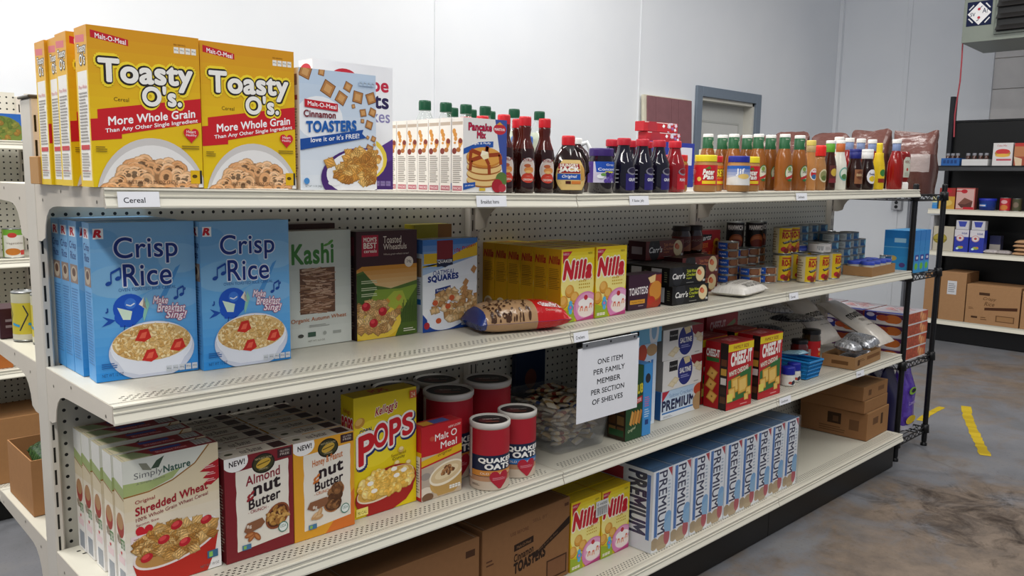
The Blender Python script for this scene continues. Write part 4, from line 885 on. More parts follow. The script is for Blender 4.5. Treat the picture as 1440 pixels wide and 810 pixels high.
def pops_f(cv):
    cv.grad(0, 1, 'ead012', 'e2c816', 4); cv.ell(.3, .6, .4, 'eed62a', .8)
    cv.text("Kellogg's", .34, .80, .68, .885, 'b01f2c', .03, [(.1, 'f4ead0')], sl=.10, sh=.3); cv.ell(.09, .79, .085, 'c89238', .75, 16, .5); cv.ell(.08, .80, .06, 'e0b45c', .7, 14, .5); cv.poly([(.10, .76), (.28, .70), (.16, .73)], 'f4e8b8')
    cv.text('CORN', .09, .69, .27, .725, '1c2a5a', .04, sl=.09)
    K = '1f2f66'
    PP = (('P', .08, .44, .30, .67), ('O', .31, .55, .52, .735), ('P', .56, .55, .73, .755), ('S', .77, .60, .93, .775))
    for q, c, dx in ((.13, K, .015), (.10, 'f6f2ea', 0), (.035, 'c81e28', 0)):
        for t, u0, v0, u1, v1 in PP: cv.text(t, u0+dx, v0-dx*.8, u1+dx, v1-dx*.8, c, q, sl=.1)
    cv.text('Sweetened', .58, .44, .82, .465, '8a6a14', sl=.05); cv.text('Crunchy', .60, .405, .80, .435, '3a2a14', .01, sl=.05)
    for u, v in ((.74, .49), (.86, .36), (.67, .38)): cv.ell(u, v, .05, 'd8b45c', .8, 14); cv.ell(u, v+.01, .035, 'f0dca0', .7, 12)
    cv.ell(.5, .195, .50, '9a1c18', .55, 44, .22); cv.poly([(.02, .13), (.985, .25), (.93, .12), (.82, .05), (.6, .0), (.2, .0), (.08, .06)], 'a8201c'); cv.ell(.49, .23, .47, 'e8d8c0', .38, 44, .24); cv.ell(.49, .235, .455, 'd6a850', .36, 40, .24); cv.pile(.49, .245, .43, .38, 120, 'blob', .06, ['e8c060', 'd8a844', 'f0d488', 'e0b452'], 14)
    for u, v in ((.62, .34), (.30, .20), (.66, .28), (.24, .27), (.78, .31)): cv.ell(u, v, .05, 'fbf6ea', .6); 
    cv.rect(.02, .02, .2, .085, 'f0e27a'); cv.text('90 CAL', .04, .035, .18, .06, '6a5a1a'); cv.rect(.88, .91, .99, .975, 'd8603c'); cv.text('24', .9, .92, .97, .96, 'f4e8c0')
def pops_l(cv): cv.rect(0, 0, 1, 1, 'd8bc14'); cv.text('POPS', .08, .70, .92, .82, 'c81e28', .06, [(.12, 'f6f2ea')]); cv.lines(.15, .1, .85, .6, 18, '8a7a20'); cv.text("Kellogg's", .2, .85, .8, .9, 'b01f2c')
o = carton('cereal_box', 'tall bright yellow corn cereal box with red lettering on the third shelf', 'cereal box', .188, .055, .304, {'*': 'd8bc14', 't': 'b8a012'}, pops_f, pops_l, lambda cv: cv.text('POPS', .35, .25, .6, .75, 'a81e28', .04)); at(o, .583, -.310, sz(3, .67))
def malt_f(cv):
    cv.rect(0, .60, 1, 1, 'bf1f27'); cv.rect(0, 0, 1, .60, 'c8b49a')
    cv.text('NEW LOOK!', .66, .91, .97, .94, 'f2e2d8', .01, sl=.05); cv.text('Malt O', .33, .775, .87, .865, 'f6f2ec', .012, sl=.05); cv.text('Meal', .47, .655, .87, .745, 'f6f2ec', .012, sl=.05); cv.ell(.26, .82, .06, 'c8503c', .8)
    cv.poly([(0, .47), (0, .55), (1, .665), (1, .565)], 'e0b21c'); cv.text('original', .4, .545, .74, .60, '6a4a14', .01, sl=.10, sh=.3); cv.poly([(0, .45), (0, .47), (1, .565), (1, .54)], 'bf1f27')
    cv.rect(0, 0, .3, .44, 'b8a898'); cv.ell(.1, .33, .12, '9a9088', .6); cv.ell(.1, .12, .16, 'e2d6c4', .6); cv.ell(.15, .04, .14, '7a5a40', .6)
    cv.ell(.62, .22, .42, 'c8a05c', .62, 40, .2); cv.poly([(.2, .25), (1, .35), (1, .1), (.8, .02), (.4, .02)], 'c09a58'); cv.ell(.62, .31, .44, 'efe4cc', .5, 40, .2); cv.ell(.62, .315, .40, 'd8bf94', .44, 40, .2); cv.ell(.62, .32, .3, 'e8d4ac', .36, 30, .2); cv.pile(.62, .34, .17, .5, 26, 'blob', .04, ['8a5c34', 'a8764a', '6a4024'], 3)
    nutri(cv, .68, .07, .97, .12, 4)
o = carton('cereal_box', 'small red and tan hot cereal box between the tall yellow box and the oat canisters', 'cereal box', .135, .05, .198, {'*': 'b01c24', 't': 'b01c24', 'l': 'c8222a'}, malt_f, lambda cv: (cv.rect(.15, .05, .9, .6, 'e6dcd2'), cv.lines(.2, .1, .85, .55, 12, '9a8a80'), cv.rect(0, .6, 1, .66, 'e0b21c')), lambda cv: (cv.rect(.1, .2, .35, .8, 'd8a038'), cv.rect(.36, .2, .75, .8, '4a5a9a'))); at(o, .774, -.328, sz(3, .84))
# ------------------------------------------------------------------ oat canisters
def canister(r, h, band, label, loc, group, big=False):
    t = thing('oat_canister', label, 'canister', loc, radians(-33), group)
    mb = MB(); mb.lathe([(r*.97, 0), (r, .002), (r, .006), (r*.99, .007), (r*.99, h-.012)], 'cdbfae', 40)
    rd = lambda z: r*.992; cv = wrap_cv(mb, rd, .006, h-.012, -270, 90)
    cv.rect(0, 0, .17, 1, 'd3c6b8'); cv.rect(.83, 0, 1, 1, 'd3c6b8'); cv.rect(.17, .0, .83, .13, 'cdbca8'); cv.rect(.17, .12, .83, .22, 'b88a68')
    cv.rect(.31, .20, .74, .56, '1a2440'); cv.rect(.31, .55, .74, .97, 'a81f2c'); cv.rect(.18, .15, .31, .97, 'd8cabb'); cv.rect(.315, .21, .75, .30, band)
    cv.rect(.21, .5, .29, .9, 'd2c0b4'); cv.lines(.2, .45, .29, .92, 22, 'a89a90', 2); cv.rect(.225, .17, .275, .24, '5a7a9a')
    cv.text('QUAKER', .385, .42, .705, .505, 'f4f2ec', .055); cv.text('OATS', .44, .325, .66, .41, 'f4f2ec', .055); cv.text('OLD FASHIONED', .40, .235, .68, .27, 'f0e4d4')
    cv.heart(.56, .155, .085, 'b02436'); cv.lines(.50, .14, .62, .19, 3, 'd88a94'); cv.lines(.32, .04, .4, .08, 2, '8a7a6c')
    mb.build('tub', M['card'], t)
    mb = MB(); mb.lathe([(r*1.005, h-.015), (r*1.03, h-.014), (r*1.035, h-.002), (r*1.0, h), (r*.93, h-.0005), (r*.90, h-.005), (0, h-.005)], lambda i: 'd8d4cc' if i < 5 else '241a1c', 40)
    lv = Cv(mb, lambda u, v, l: ((u-.5)*1.7*r, (v-.5)*1.7*r, h-.0049+l), 1, 1); lv.ell(.5, .5, .47, '1c1416', 1, 30); lv.ell(.36, .5, .2, '5a2428', 1); lv.text('QUAKER OATS', .3, .55, .8, .65, 'c8bcb4', .02); lv.rect(.35, .3, .75, .4, '7a4030')
    mb.build('lid', M['satin'], t); return kids(t)
G = 'oat canisters'
q1 = canister(.0545, .186, 'd08a3c', 'small oat canister with orange band at the shelf edge', (.995, -.345, sz(3, 1.0)), None)
q2 = canister(.0545, .188, '2a6fb4', 'small oat canister with blue band, right of the orange-banded one', (1.1185, -.325, sz(3, 1.1)), None)
canister(.070, .242, 'd08a3c', 'large red oat canister behind the small red hot cereal box', (.972, -.195, sz(3, 1.0)), None)
canister(.070, .242, '2a6fb4', 'large red oat canister behind the two small oat canisters', (1.148, -.165, sz(3, 1.1)), None)
canister(.066, .24, 'd08a3c', 'dark oat canister in the shade, rear left of the canister group', (.884, -.066, sz(3, .9)), None)
canister(.066, .24, '2a6fb4', 'dark oat canister in the shade, rear right against the pegboard', (1.032, -.066, sz(3, 1.03)), None)

# ------------------------------------------------------------------ bottles and jars
def bottle(name, label, cat, loc, prof, body, cap, capcol, mats=('liquid', 'satin'), group=None, lab=None, sx=1, sy=1, rz=0, sleeve=None, n=28, extra=None, labname='label', labmat='card'):
    """turned bottle: body, screw cap, wrapped label(s). lab = [(z0,z1,a0,a1,fn,lift)]"""
    t = thing(name, label, cat, (loc[0], loc[1], loc[2]+.0006), radians(rz if rz else -22), group)
    mb = MB(); mb.lathe(prof, body, n, sx=sx, sy=sy); mb.build('body', M[mats[0]], t)
    mb = MB(); mb.lathe(cap, capcol, 24)
    mb.build('cap' if 'bottle' in name else 'lid', M[mats[1]], t)
    pr = prof_rad(prof)
    for z0, z1, a0, a1, fn, *r in (lab or []):
        mb = MB(); cv = wrap_cv(mb, lambda z: pr(z)+.0006, z0, z1, a0, a1, sx, sy); fn(cv); mb.build(labname, M[labmat], t)
    if sleeve: sleeve(t, pr)
    if extra: extra(t)
    return t
def capp(r, z, h, d=.92): return [(r, z), (r, z+h*.82), (r*d, z+h), (0, z+h)]
# syrup
SY = [(.024, 0), (.0275, .004), (.0285, .02), (.027, .045), (.0275, .075), (.0285, .095), (.025, .115), (.0175, .135), (.0145, .15), (.0165, .165), (.0155, .176), (.012, .18)]
def syr_lab(cv):
    cv.ell(.5, .5, .5, 'e8e0dc', 1.35); cv.ell(.5, .5, .44, 'd8c8bc', 1.3); cv.ell(.5, .28, .40, 'c8402c', .7); cv.ell(.55, .5, .3, 'd8904c', .6); cv.ell(.45, .62, .2, 'b8603a', .5); cv.text('SYRUP', .2, .74, .8, .82, '8a2a20', .02); cv.text('ORIGINAL', .2, .2, .8, .26, 'f0e0d0', .02); cv.ell(.5, .45, .2, 'e8b870', .4)
def syrup(label, x, y): return kids(bottle('syrup_bottle', label, 'syrup bottle', (x, y, sz(1, x)), SY, lambda i: '2a0c08' if i < 6 else '4c160c', capp(.0165, .174, .024), 'c8202a', lab=[(.014, .106, -138, -42, syr_lab)], group='syrup bottles on the top shelf'))  # neck coloured redder to stand in for light passing through thinner syrup
s0 = syrup('brown syrup bottle with red cap just right of the front pancake mix box', 1.066, -.39)
dup(s0, 'brown syrup bottle with red cap, second to the right of the pancake mix box', (1.142, -.388, sz(1, 1.142)+.0006))
for x, y, nm in ((1.0525, -.325, 'brown syrup bottle half hidden behind the right edge of the pancake mix box'), (1.1135, -.315, 'brown syrup bottle behind the two front syrup bottles')):
    dup(s0, nm, (x, y, sz(1, x)+.0006))
for i, (y, nm) in enumerate(((-.385, 'rightmost'), (-.303, 'second from the right'), (-.237, 'middle'), (-.156, 'second from the left'), (-.08, 'leftmost'))):
    dup(s0, f'syrup bottle with red cap behind the pancake boxes, {nm} of five', (.9945, y, sz(1, 1.0)+.0006))
# clear bottles with green caps on the far side
GB = [(.036, 0), (.040, .006), (.040, .12), (.039, .17), (.030, .205), (.018, .232), (.0165, .238), (.0165, .245)]
def gbot(label, x, y):
    def ex(t):
        mb = MB(); mb.lathe([(.0375, .004), (.0385, .12), (.0375, .165), (.030, .195), (0, .1955)], 'c8ccba', 24); mb.build('contents', M['satin'], t)
    return kids(bottle('juice_bottle', label, 'bottle', (x, y, 1.366), GB, 'e8eee8', capp(.0195, .240, .030), '0f4a30', ('bottle_clear', 'satin'), extra=ex, group='clear bottles with green caps'))
g0 = gbot('clear green-capped bottle, leftmost of the row behind the pancake boxes', 1.155, .15)
for x, y, nm in ((1.24, .15, 'second'), (1.325, .15, 'third'), (1.41, .15, 'fourth')): dup(g0, f'clear green-capped bottle, {nm} from the left in the row behind the pancake boxes', (x, y, 1.3666))
for x, nm in ((1.545, 'above the pancake mix lettering'), (1.67, 'rightmost, above the syrup bottles')): dup(g0, f'clear bottle with green cap, {nm}', (x, .15, 1.3666))
for x, nm in ((1.385, 'first'), (1.47, 'second'), (1.56, 'third')): dup(g0, f'clear bottle with green cap set further back, {nm} of the three from the left', (x, .29, 1.3666))
# flat-sided breakfast syrup with oval label
HJ = [(.040, 0), (.045, .005), (.047, .03), (.045, .065), (.037, .095), (.024, .118), (.017, .13), (.017, .134)]
def hj_lab(cv):
    cv.ell(.5, .5, .5, 'd9b66a', 1.0); cv.ell(.5, .5, .47, 'e2c27c', 1.0); cv.rect(.06, .56, .74, .88, '9a1c22'); cv.text('HUNGRY', .12, .77, .68, .87, 'f2ead8', .05); cv.text('JACK', .12, .58, .68, .75, 'f8f4ea', .08); cv.rect(.06, .34, .74, .54, '1d55b0'); cv.text('Original', .2, .38, .6, .5, 'f4f4f4', .02, sh=.2); cv.rect(.3, .2, .44, .3, '4a1c14'); cv.rect(.46, .2, .74, .3, 'd8803a'); cv.poly([(.76, .3), (.95, .35), (.95, .75), (.78, .85)], 'c99a4c')
def hj_ex(t):
    mb = MB(); mb.tube([(.017, 0, .127), (.04, 0, .118), (.058, 0, .09), (.062, 0, .06), (.05, 0, .04)], .006, '26120c', 10); mb.build('handle', M['liquid'], t)
    mb = MB(); mb.lathe([(.0172, .112), (.0174, .134), (.0172, .1345)], 'd8dad8', 20, cap0=False, cap1=False); mb.build('neck', M['bottle_clear'], t)
bottle('syrup_bottle', 'dark syrup bottle with gold oval label and red cap, right of the tall syrup bottles', 'syrup bottle', (1.233, -.392, sz(1, 1.24)), HJ, '241009', capp(.0185, .132, .026), 'c8202a', lab=[(.010, .092, -146, -28, hj_lab)], sx=1.12, sy=.62, extra=hj_ex, labname='label')
# white-handled jug behind
JG = [(.046, 0), (.05, .006), (.05, .09), (.04, .12), (.02, .14), (.018, .146)]
def jg_ex(t):
    mb = MB(); mb.tube([(.012, -.012, .142), (.032, -.016, .150), (.038, -.026, .130), (.042, -.038, .100), (.040, -.042, .075)], .007, 'dfe2e2', 10); mb.build('handle', M['satin'], t)
bottle('juice_jug', 'dark jug with white handle behind the oval-label syrup bottle', 'jug', (1.43, -.24, sz(1, 1.43)), JG, '3a1a1c', capp(.022, .144, .018), 'e8e8e4', extra=jg_ex)
bottle('juice_jug', 'dark jug with white cap half hidden behind the grape jelly', 'jug', (1.505, -.16, sz(1, 1.5)), JG, '2c1a22', capp(.022, .144, .020), 'e8e8e4')
bottle('spread_tub', 'blue lidded container peeking over the syrup bottles', 'tub', (1.34, -.10, sz(1, 1.34)), [(.035, 0), (.038, .004), (.038, .13), (.03, .14)], 'd8d0b8', capp(.034, .138, .03), '1f5cb8', ('satin', 'satin'))
# grape jelly
JL = [(.033, 0), (.037, .004), (.037, .095), (.034, .104), (.034, .108)]
def jel_lab(cv):
    cv.rect(0, 0, 1, 1, '4a2f80'); cv.rect(.32, 0, 1, 1, 'c8c4d8'); cv.poly([(.40, .5), (1, .5), (1, 1), (.36, 1)], '1f4fb0'); cv.text('Concord', .44, .58, .9, .70, 'f2f2f6', .02); cv.text('Great', .62, .80, .86, .9, 'f2f2f6'); cv.rect(.6, .46, .85, .54, 'd8d03a')
    R = random.Random(3)
    for i in range(16): cv.ell(R.uniform(.6, .92), R.uniform(.08, .42), .05, R.choice(('3a2470', '5a4498', '7a68b0')), 1)
    cv.ell(.5, .3, .08, 'e8ecf0', .6); cv.ell(.56, .38, .06, '6a9a4a', .6); cv.lines(.04, .4, .26, .9, 8, '7a68a8')
bottle('jelly_jar', 'purple grape jelly jar with blue label on the top shelf', 'jar', (1.383, -.385, sz(1, 1.38)), JL, '150a18', capp(.0355, .106, .022, .97), '3a2468', lab=[(.03, .09, -215, -20, jel_lab)])
# juice bottles with red caps
JU = [(.032, 0), (.035, .005), (.035, .03), (.034, .055), (.035, .082), (.033, .092), (.022, .115), (.0175, .138), (.0175, .143)]
def ju_lab(c, c2): 
    def f(cv): cv.rect(0, .05, 1, .62, c); cv.ell(.5, .70, .42, '8a8894', .55); cv.ell(.5, .72, .34, c2, .5); cv.text('GRAPE' if c2 == '2a2440' else 'PUNCH', .2, .36, .8, .46, 'e8e8ee', .03)
    return f
def ju_ex(t):
    mb = MB()
    for z in (.03, .042, .054, .066): mb.poly([((.0353)*cos(a), .0353*sin(a), z+d) for a, d in ((-2.75, 0), (-2.6, 0), (-2.45, 0), (-2.45, .0025), (-2.6, .0025), (-2.75, .0025))], 'c8c8d0')
    mb.build('gauge_marks', M['card'], t)
j0 = kids(bottle('juice_bottle', 'dark grape juice bottle with red cap beside the jelly jar', 'bottle', (1.482, -.388, sz(1, 1.48)), JU, '141020', capp(.0205, .140, .021), 'b82030', lab=[(.004, .09, -105, -25, ju_lab('2c2468', '2a2440'))], extra=ju_ex, group='dark juice bottles with red caps'))
dup(j0, 'dark grape juice bottle with red cap, middle of the three in front', (1.572, -.388, sz(1, 1.57)+.0006)); dup(j0, 'dark grape juice bottle with red cap left of the red juice bottle', (1.66, -.385, sz(1, 1.66)+.0006))
bottle('juice_bottle', 'bright red juice bottle with red cap beside the dark juice bottles', 'bottle', (1.747, -.383, sz(1, 1.75)), JU, '8c141c', capp(.0205, .140, .021), 'c8202e', lab=[(.004, .09, -105, -25, ju_lab('b4202c', '8a1820'))])
for x, y, nm in ((1.535, -.30, 'behind the grape jelly jar'), (1.63, -.295, 'behind the first dark juice bottle'), (1.72, -.29, 'behind the gap of the dark juice bottles')): dup(j0, f'grape juice bottle with red cap half hidden {nm}', (x, y, sz(1, x)+.0006))
# peanut butter
PB = [(.034, 0), (.038, .004), (.038, .09), (.035, .098), (.035, .102)]
def pp_lab(cv):
    cv.rect(0, 0, 1, 1, 'c8202a'); cv.text('Peter', .42, .52, .68, .78, 'f4f0e8', .06, [(.12, 'a01a20')], sh=.2); cv.text('Pan', .44, .3, .66, .52, 'f4f0e8', .06, [(.12, 'a01a20')], sh=.2); cv.rect(.4, .06, .74, .22, 'e8c82a'); cv.ell(.33, .3, .05, 'e8c860', 1); cv.poly([(.45, .8), (.55, .95), (.6, .8)], '5a7a2a'); cv.bars(.08, .1, .18, .42); cv.lines(.06, .55, .25, .8, 4, 'e89a9a')
def pb_lab2(cv): cv.rect(0, 0, 1, 1, 'b02430'); cv.ell(.5, .45, .2, 'e4e0dc', .9); cv.ell(.5, .6, .14, '2a4a9a', .8)
def rs_lab(cv): cv.rect(0, 0, 1, 1, 'e0701f'); cv.text("REESE'S", .3, .45, .85, .8, 'f2d428', .06, [(.12, '5a2a14')], sh=.2); cv.rect(.3, 0, .85, .3, 'd82a2a'); cv.rect(.3, .05, .85, .2, 'e8c82a')
def sk_lab(cv): cv.grad(0, 1, 'e4e4e0', '2a62b8', 6); cv.poly([(0, .3), (.5, .5), (1, .35), (1, .0), (0, .0)], 'dcdcd8'); cv.text('Jif', .4, .5, .6, .85, 'f4f4f4', .02); cv.ell(.6, .45, .15, 'e0c070', .4)
pb = lambda label, x, y, cap, fn, g=None: kids(bottle('peanut_butter_jar', label, 'jar', (x, y, sz(1, x)), PB, 'b0814c', capp(.0365, .100, .021, .97), cap, ('satin', 'satin'), lab=[(.022, .088, -225, -10, fn)]))
pb('peanut butter jar with red lid and white round emblem, left of the yellow-lidded jar', 1.855, -.315, 'c8222c', pb_lab2)
p0 = pb('peanut butter jar with yellow lid and red label, nearest the red juice bottle', 1.923, -.385, 'e6d326', pp_lab)
pb('peanut butter jar with red lid and orange label between two other jars', 2.055, -.325, 'c8282c', rs_lab)
pb('peanut butter jar with blue lid and blue and white label', 2.085, -.412, '1f2a8c', sk_lab)
dup(p0, 'peanut butter jar with yellow lid and red label, right of the blue-lidded jar', (2.185, -.392, sz(1, 2.18)+.0006))
# apple juice with green neck sleeves
AP = [(.029, 0), (.0325, .005), (.0325, .095), (.030, .122), (.0245, .145), (.0195, .160), (.0185, .196), (.0175, .198)]
def ap_lab(cv): cv.ell(.5, .5, .5, '2f6a3a', 1.35); cv.ell(.5, .5, .44, 'c8c8b0', 1.35); cv.ell(.42, .68, .2, '7a9a4a', .9); cv.ell(.5, .45, .25, 'd8d4c4', .8); cv.poly([(.1, .3), (.9, .45), (.85, .3), (.15, .2)], 'b02a2c'); cv.ell(.5, .18, .22, '2f6a3a', .5); cv.text('APPLE', .25, .5, .75, .58, '5a5a4a', .02)
def ap_sl(t, pr):
    mb = MB(); mb.lathe([(.0212, .156), (.0206, .160), (.0202, .197), (.0185, .1985)], '1f5a34', 24, cap0=False, cap1=False)
    cv = wrap_cv(mb, lambda z: .0207-(z-.158)*.01, .158, .197, -150, -10); cv.ell(.72, .45, .17, 'd0ccb8', 1.1); cv.ell(.72, .45, .11, '9aa88a', 1.1); cv.lines(.2, .8, .5, .92, 1, 'c8d0c0'); mb.build('neck_sleeve', M['card'], t)
a0 = kids(bottle('dressing_bottle', 'amber dressing bottle with green neck sleeve, front left of the group', 'bottle', (2.445, -.385, sz(1, 2.45)), AP, '8f5524', capp(.0198, .1985, .012), 'e6e6e0', ('gloss', 'satin'), lab=[(.025, .108, -118, -42, ap_lab)], sleeve=ap_sl, group='amber dressing bottles with green necks'))
dup(a0, 'amber dressing bottle with green neck sleeve, front right of the group', (2.560, -.385, sz(1, 2.56)+.0006))
for i, (x, y) in enumerate(((2.475, -.31), (2.385, -.31), (2.43, -.235), (2.335, -.235), (2.375, -.16), (2.275, -.16))):
    dup(a0, f'amber dressing bottle with green neck sleeve, {("third", "fourth", "fifth", "sixth", "seventh", "last")[i]} leftward from the front right one', (x, y, sz(1, x)+.0006))
# assorted dressings and sauces
def dress(label, x, y, r, h, body, capc, caph, fn=None, slv=None, sx=1, sy=1, nr=.0172, z0=.03, a=(-130, -40), capr=.0185, mats=('gloss', 'satin')):
    k = h/.2; P = [(r*.9, 0), (r, .005), (r, .085*k), (r*.93, .11*k), (max(r*.66, nr*1.02), .14*k), (nr, .155*k), (nr*.97, h-caph), (nr*.95, h-caph+.002)]
    def s(t, pr):
        mb = MB(); mb.lathe([(nr*1.02, .153*k), (nr*1.06, .155*k), (nr*1.06, h-caph-.001), (nr, h-caph)], slv, 20, cap0=False, cap1=False); mb.build('neck_sleeve', M['card'], t)
    return kids(bottle('sauce_bottle', label, 'bottle', (x, y, sz(1, x)), P, body, capp(capr, h-caph, caph), capc, mats, lab=[(z0*k, .1*k, a[0], a[1], fn)] if fn else None, sx=sx, sy=sy, sleeve=s if slv else None))
def oval(bgc, c2, c3, t=None, tc='ffffff'):
    def f(cv):
        cv.ell(.5, .5, .5, bgc, 1.2); cv.ell(.5, .52, .40, c2, 1.1); cv.ell(.5, .35, .3, c3, .8)
        if t: cv.text(t, .2, .6, .8, .75, tc, .03)
    return f
def blk(bgc, c2, t=None, tc='ffffff', c3=None):
    def f(cv):
        cv.rect(0, 0, 1, 1, bgc); cv.ell(.5, .6, .36, c2, 1)
        if c3: cv.rect(0, 0, 1, .25, c3)
        if t: cv.text(t, .15, .5, .85, .7, tc, .03)
    return f
dress('tan dressing bottle with yellow cap beside the green-necked bottles', 2.655, -.385, .024, .195, 'c0854c', 'd8c060', .02, oval('e8e0d4', 'c02c30', '3a6a9a', 'Italian'), 'b89a6a')
dress('tan vinaigrette bottle with bright red cap and oval label', 2.735, -.385, .027, .178, 'a87848', 'd8261e', .042, oval('cfc6a0', '8a8a5a', '5a6a34'), None, capr=.022, nr=.019)
dress('dark brown dressing bottle with green neck sleeve and white cap', 2.815, -.388, .027, .20, '3a1c12', 'e8e6e0', .012, blk('5a2a24', 'c8a840', None, 'ffffff', '7a2a30'), '5a9a2c')
dress('creamy white dressing bottle with orange neck sleeve', 2.905, -.388, .029, .203, 'e0ddd0', 'e8e6e0', .012, oval('6aa89a', 'd8e0d0', '4a7a44'), 'b8602c')
dress('brown dressing bottle with orange and green label behind the white dressing bottle', 2.985, -.345, .028, .17, '6a2c18', 'e4e2dc', .02, blk('4a7a3a', 'd87a3a', None, 'ffffff', '2f6a3a'), 'd8784a')
dress('barbecue sauce bottle with dark blue neck sleeve', 3.045, -.39, .033, .172, '2a100a', '1f2470', .012, blk('8a5a3a', '6a3c24', 'BBQ', 'c8a880'), '1f2470', nr=.023, capr=.0245)
dress('barbecue sauce bottle with white neck sleeve and yellow circle on its label', 3.165, -.39, .033, .174, '24100c', 'e6e4e0', .012, oval('e4e2e6', 'e4e2e6', 'e0c020', 'Sweet', '3a3a6a'), 'dcdad8', nr=.023, capr=.0245)
dress('yellow mustard squeeze bottle on the top shelf', 3.285, -.39, .027, .205, 'd9b81c', 'e0c424', .045, blk('e0bf20', '3a7a3a', None, 'ffffff', '8a2a20'), None, capr=.013, nr=.019, mats=('satin', 'satin'))
k0 = dress('ketchup bottle with white cap right of the mustard bottle', 3.475, -.388, .035, .228, '8a1712', 'e9e7e2', .018, blk('9a2420', 'b8504a', None, 'ffffff', '7a1a1a'), '7a8ab0', capr=.02, a=(-70, -10))
dup(k0, 'ketchup bottle with white cap right behind the mustard bottle', (3.44, -.29, sz(1, 3.44)+.0006))
dup(k0, 'ketchup bottle with white cap behind the white-sleeved barbecue sauce', (3.33, -.285, sz(1, 3.33)+.0006))
dup(k0, 'ketchup bottle with white cap behind the blue-sleeved barbecue sauce', (3.235, -.275, sz(1, 3.235)+.0006))
dup(k0, 'ketchup bottle with white cap behind the white dressing bottle', (3.12, -.28, sz(1, 3.12)+.0006))
m0 = dress('yellow mustard bottle tip showing behind the two barbecue sauces, left one', 3.03, -.265, .026, .185, 'd9b81c', 'e0c424', .045, None, None, capr=.011, mats=('satin', 'satin'))
dup(m0, 'yellow mustard bottle showing between the two barbecue sauce bottles', (3.16, -.195, sz(1, 3.16)+.0006)); dup(m0, 'yellow mustard bottle directly behind the white-sleeved barbecue sauce', (3.25, -.19, sz(1, 3.25)+.0006))
def hz_lab(cv): cv.poly([(.1, .05), (.9, .05), (.95, .8), (.75, .95), (.25, .95), (.05, .8)], 'c8cdbc'); cv.text('HEINZ', .22, .68, .78, .8, '7a2420', .02); cv.ell(.5, .4, .12, 'b04038', 1.2); cv.lines(.25, .1, .75, .28, 3, '9aa08e')
t = bottle('ketchup_bottle', 'upside-down red ketchup bottle with pale keystone label at the far end of the top shelf', 'bottle', (3.60, -.375, sz(1, 3.6)), [(.024, .032), (.033, .045), (.038, .08), (.036, .16), (.030, .174), (0, .176)], '7c1612', [(.028, 0), (.028, .026), (.024, .033), (.0, .033)], 'e4e2de', ('gloss', 'satin'), lab=[(.05, .155, -125, -45, hz_lab)], sx=1.0, sy=.6)
# red and white snack boxes on the far side
def redw(cv): cv.rect(0, 0, 1, 1, 'c22a34'); cv.line([(.02, .93), (.98, .93)], .012, 'e8dcd8'); cv.pile(.75, .5, .22, 2, 40, 'sq', .05, ['e8e0e4', 'd8c8d8', '9a6aa0', 'ffffff'], 2); cv.ell(.25, .45, .14, 'b0303c', 1)
o = carton('snack_box', 'red and white box, upper of the two in front of the maroon board', 'box', .25, .05, .042, {'*': 'c22a34', 't': 'd8a0a8'}, redw, group='red and white boxes'); at(o, 2.475, .30, 1.613)
o2 = dup(o, 'red and white box, lower of the two in front of the maroon board'); at(o2, 2.50, .30, 1.5695)
o = carton('snack_box', 'plain red carton under the red and white boxes on the far shelf side', 'box', .36, .13, .20, {'*': '3a3a9a'}, lambda cv: (cv.rect(0, 0, 1, 1, '2a3a9a'), cv.rect(.5, .5, .95, .9, 'd8d8e4')), group=None); at(o, 2.47, .275, 1.3685)
o['label'] = 'blue carton showing between the juice bottles under the red and white boxes'
o = carton('snack_box', 'cream box with green lettering behind the peanut butter jars', 'box', .11, .06, .165, {'*': 'd8d4b8'}, lambda cv: (cv.rect(.1, .6, .9, .9, '8a9a6a'), cv.lines(.1, .1, .9, .5, 6, '9a9a84'))); at(o, 2.68, .09, 1.372)
o = carton('snack_box', 'white and blue box behind the peanut butter jars, right of the cream box', 'box', .14, .06, .168, {'*': 'c8ccd4'}, lambda cv: (cv.ell(.5, .6, .2, '8a6a5a', 1), cv.rect(0, .85, 1, 1, '3a4a9a'))); at(o, 2.80, .10, 1.372)
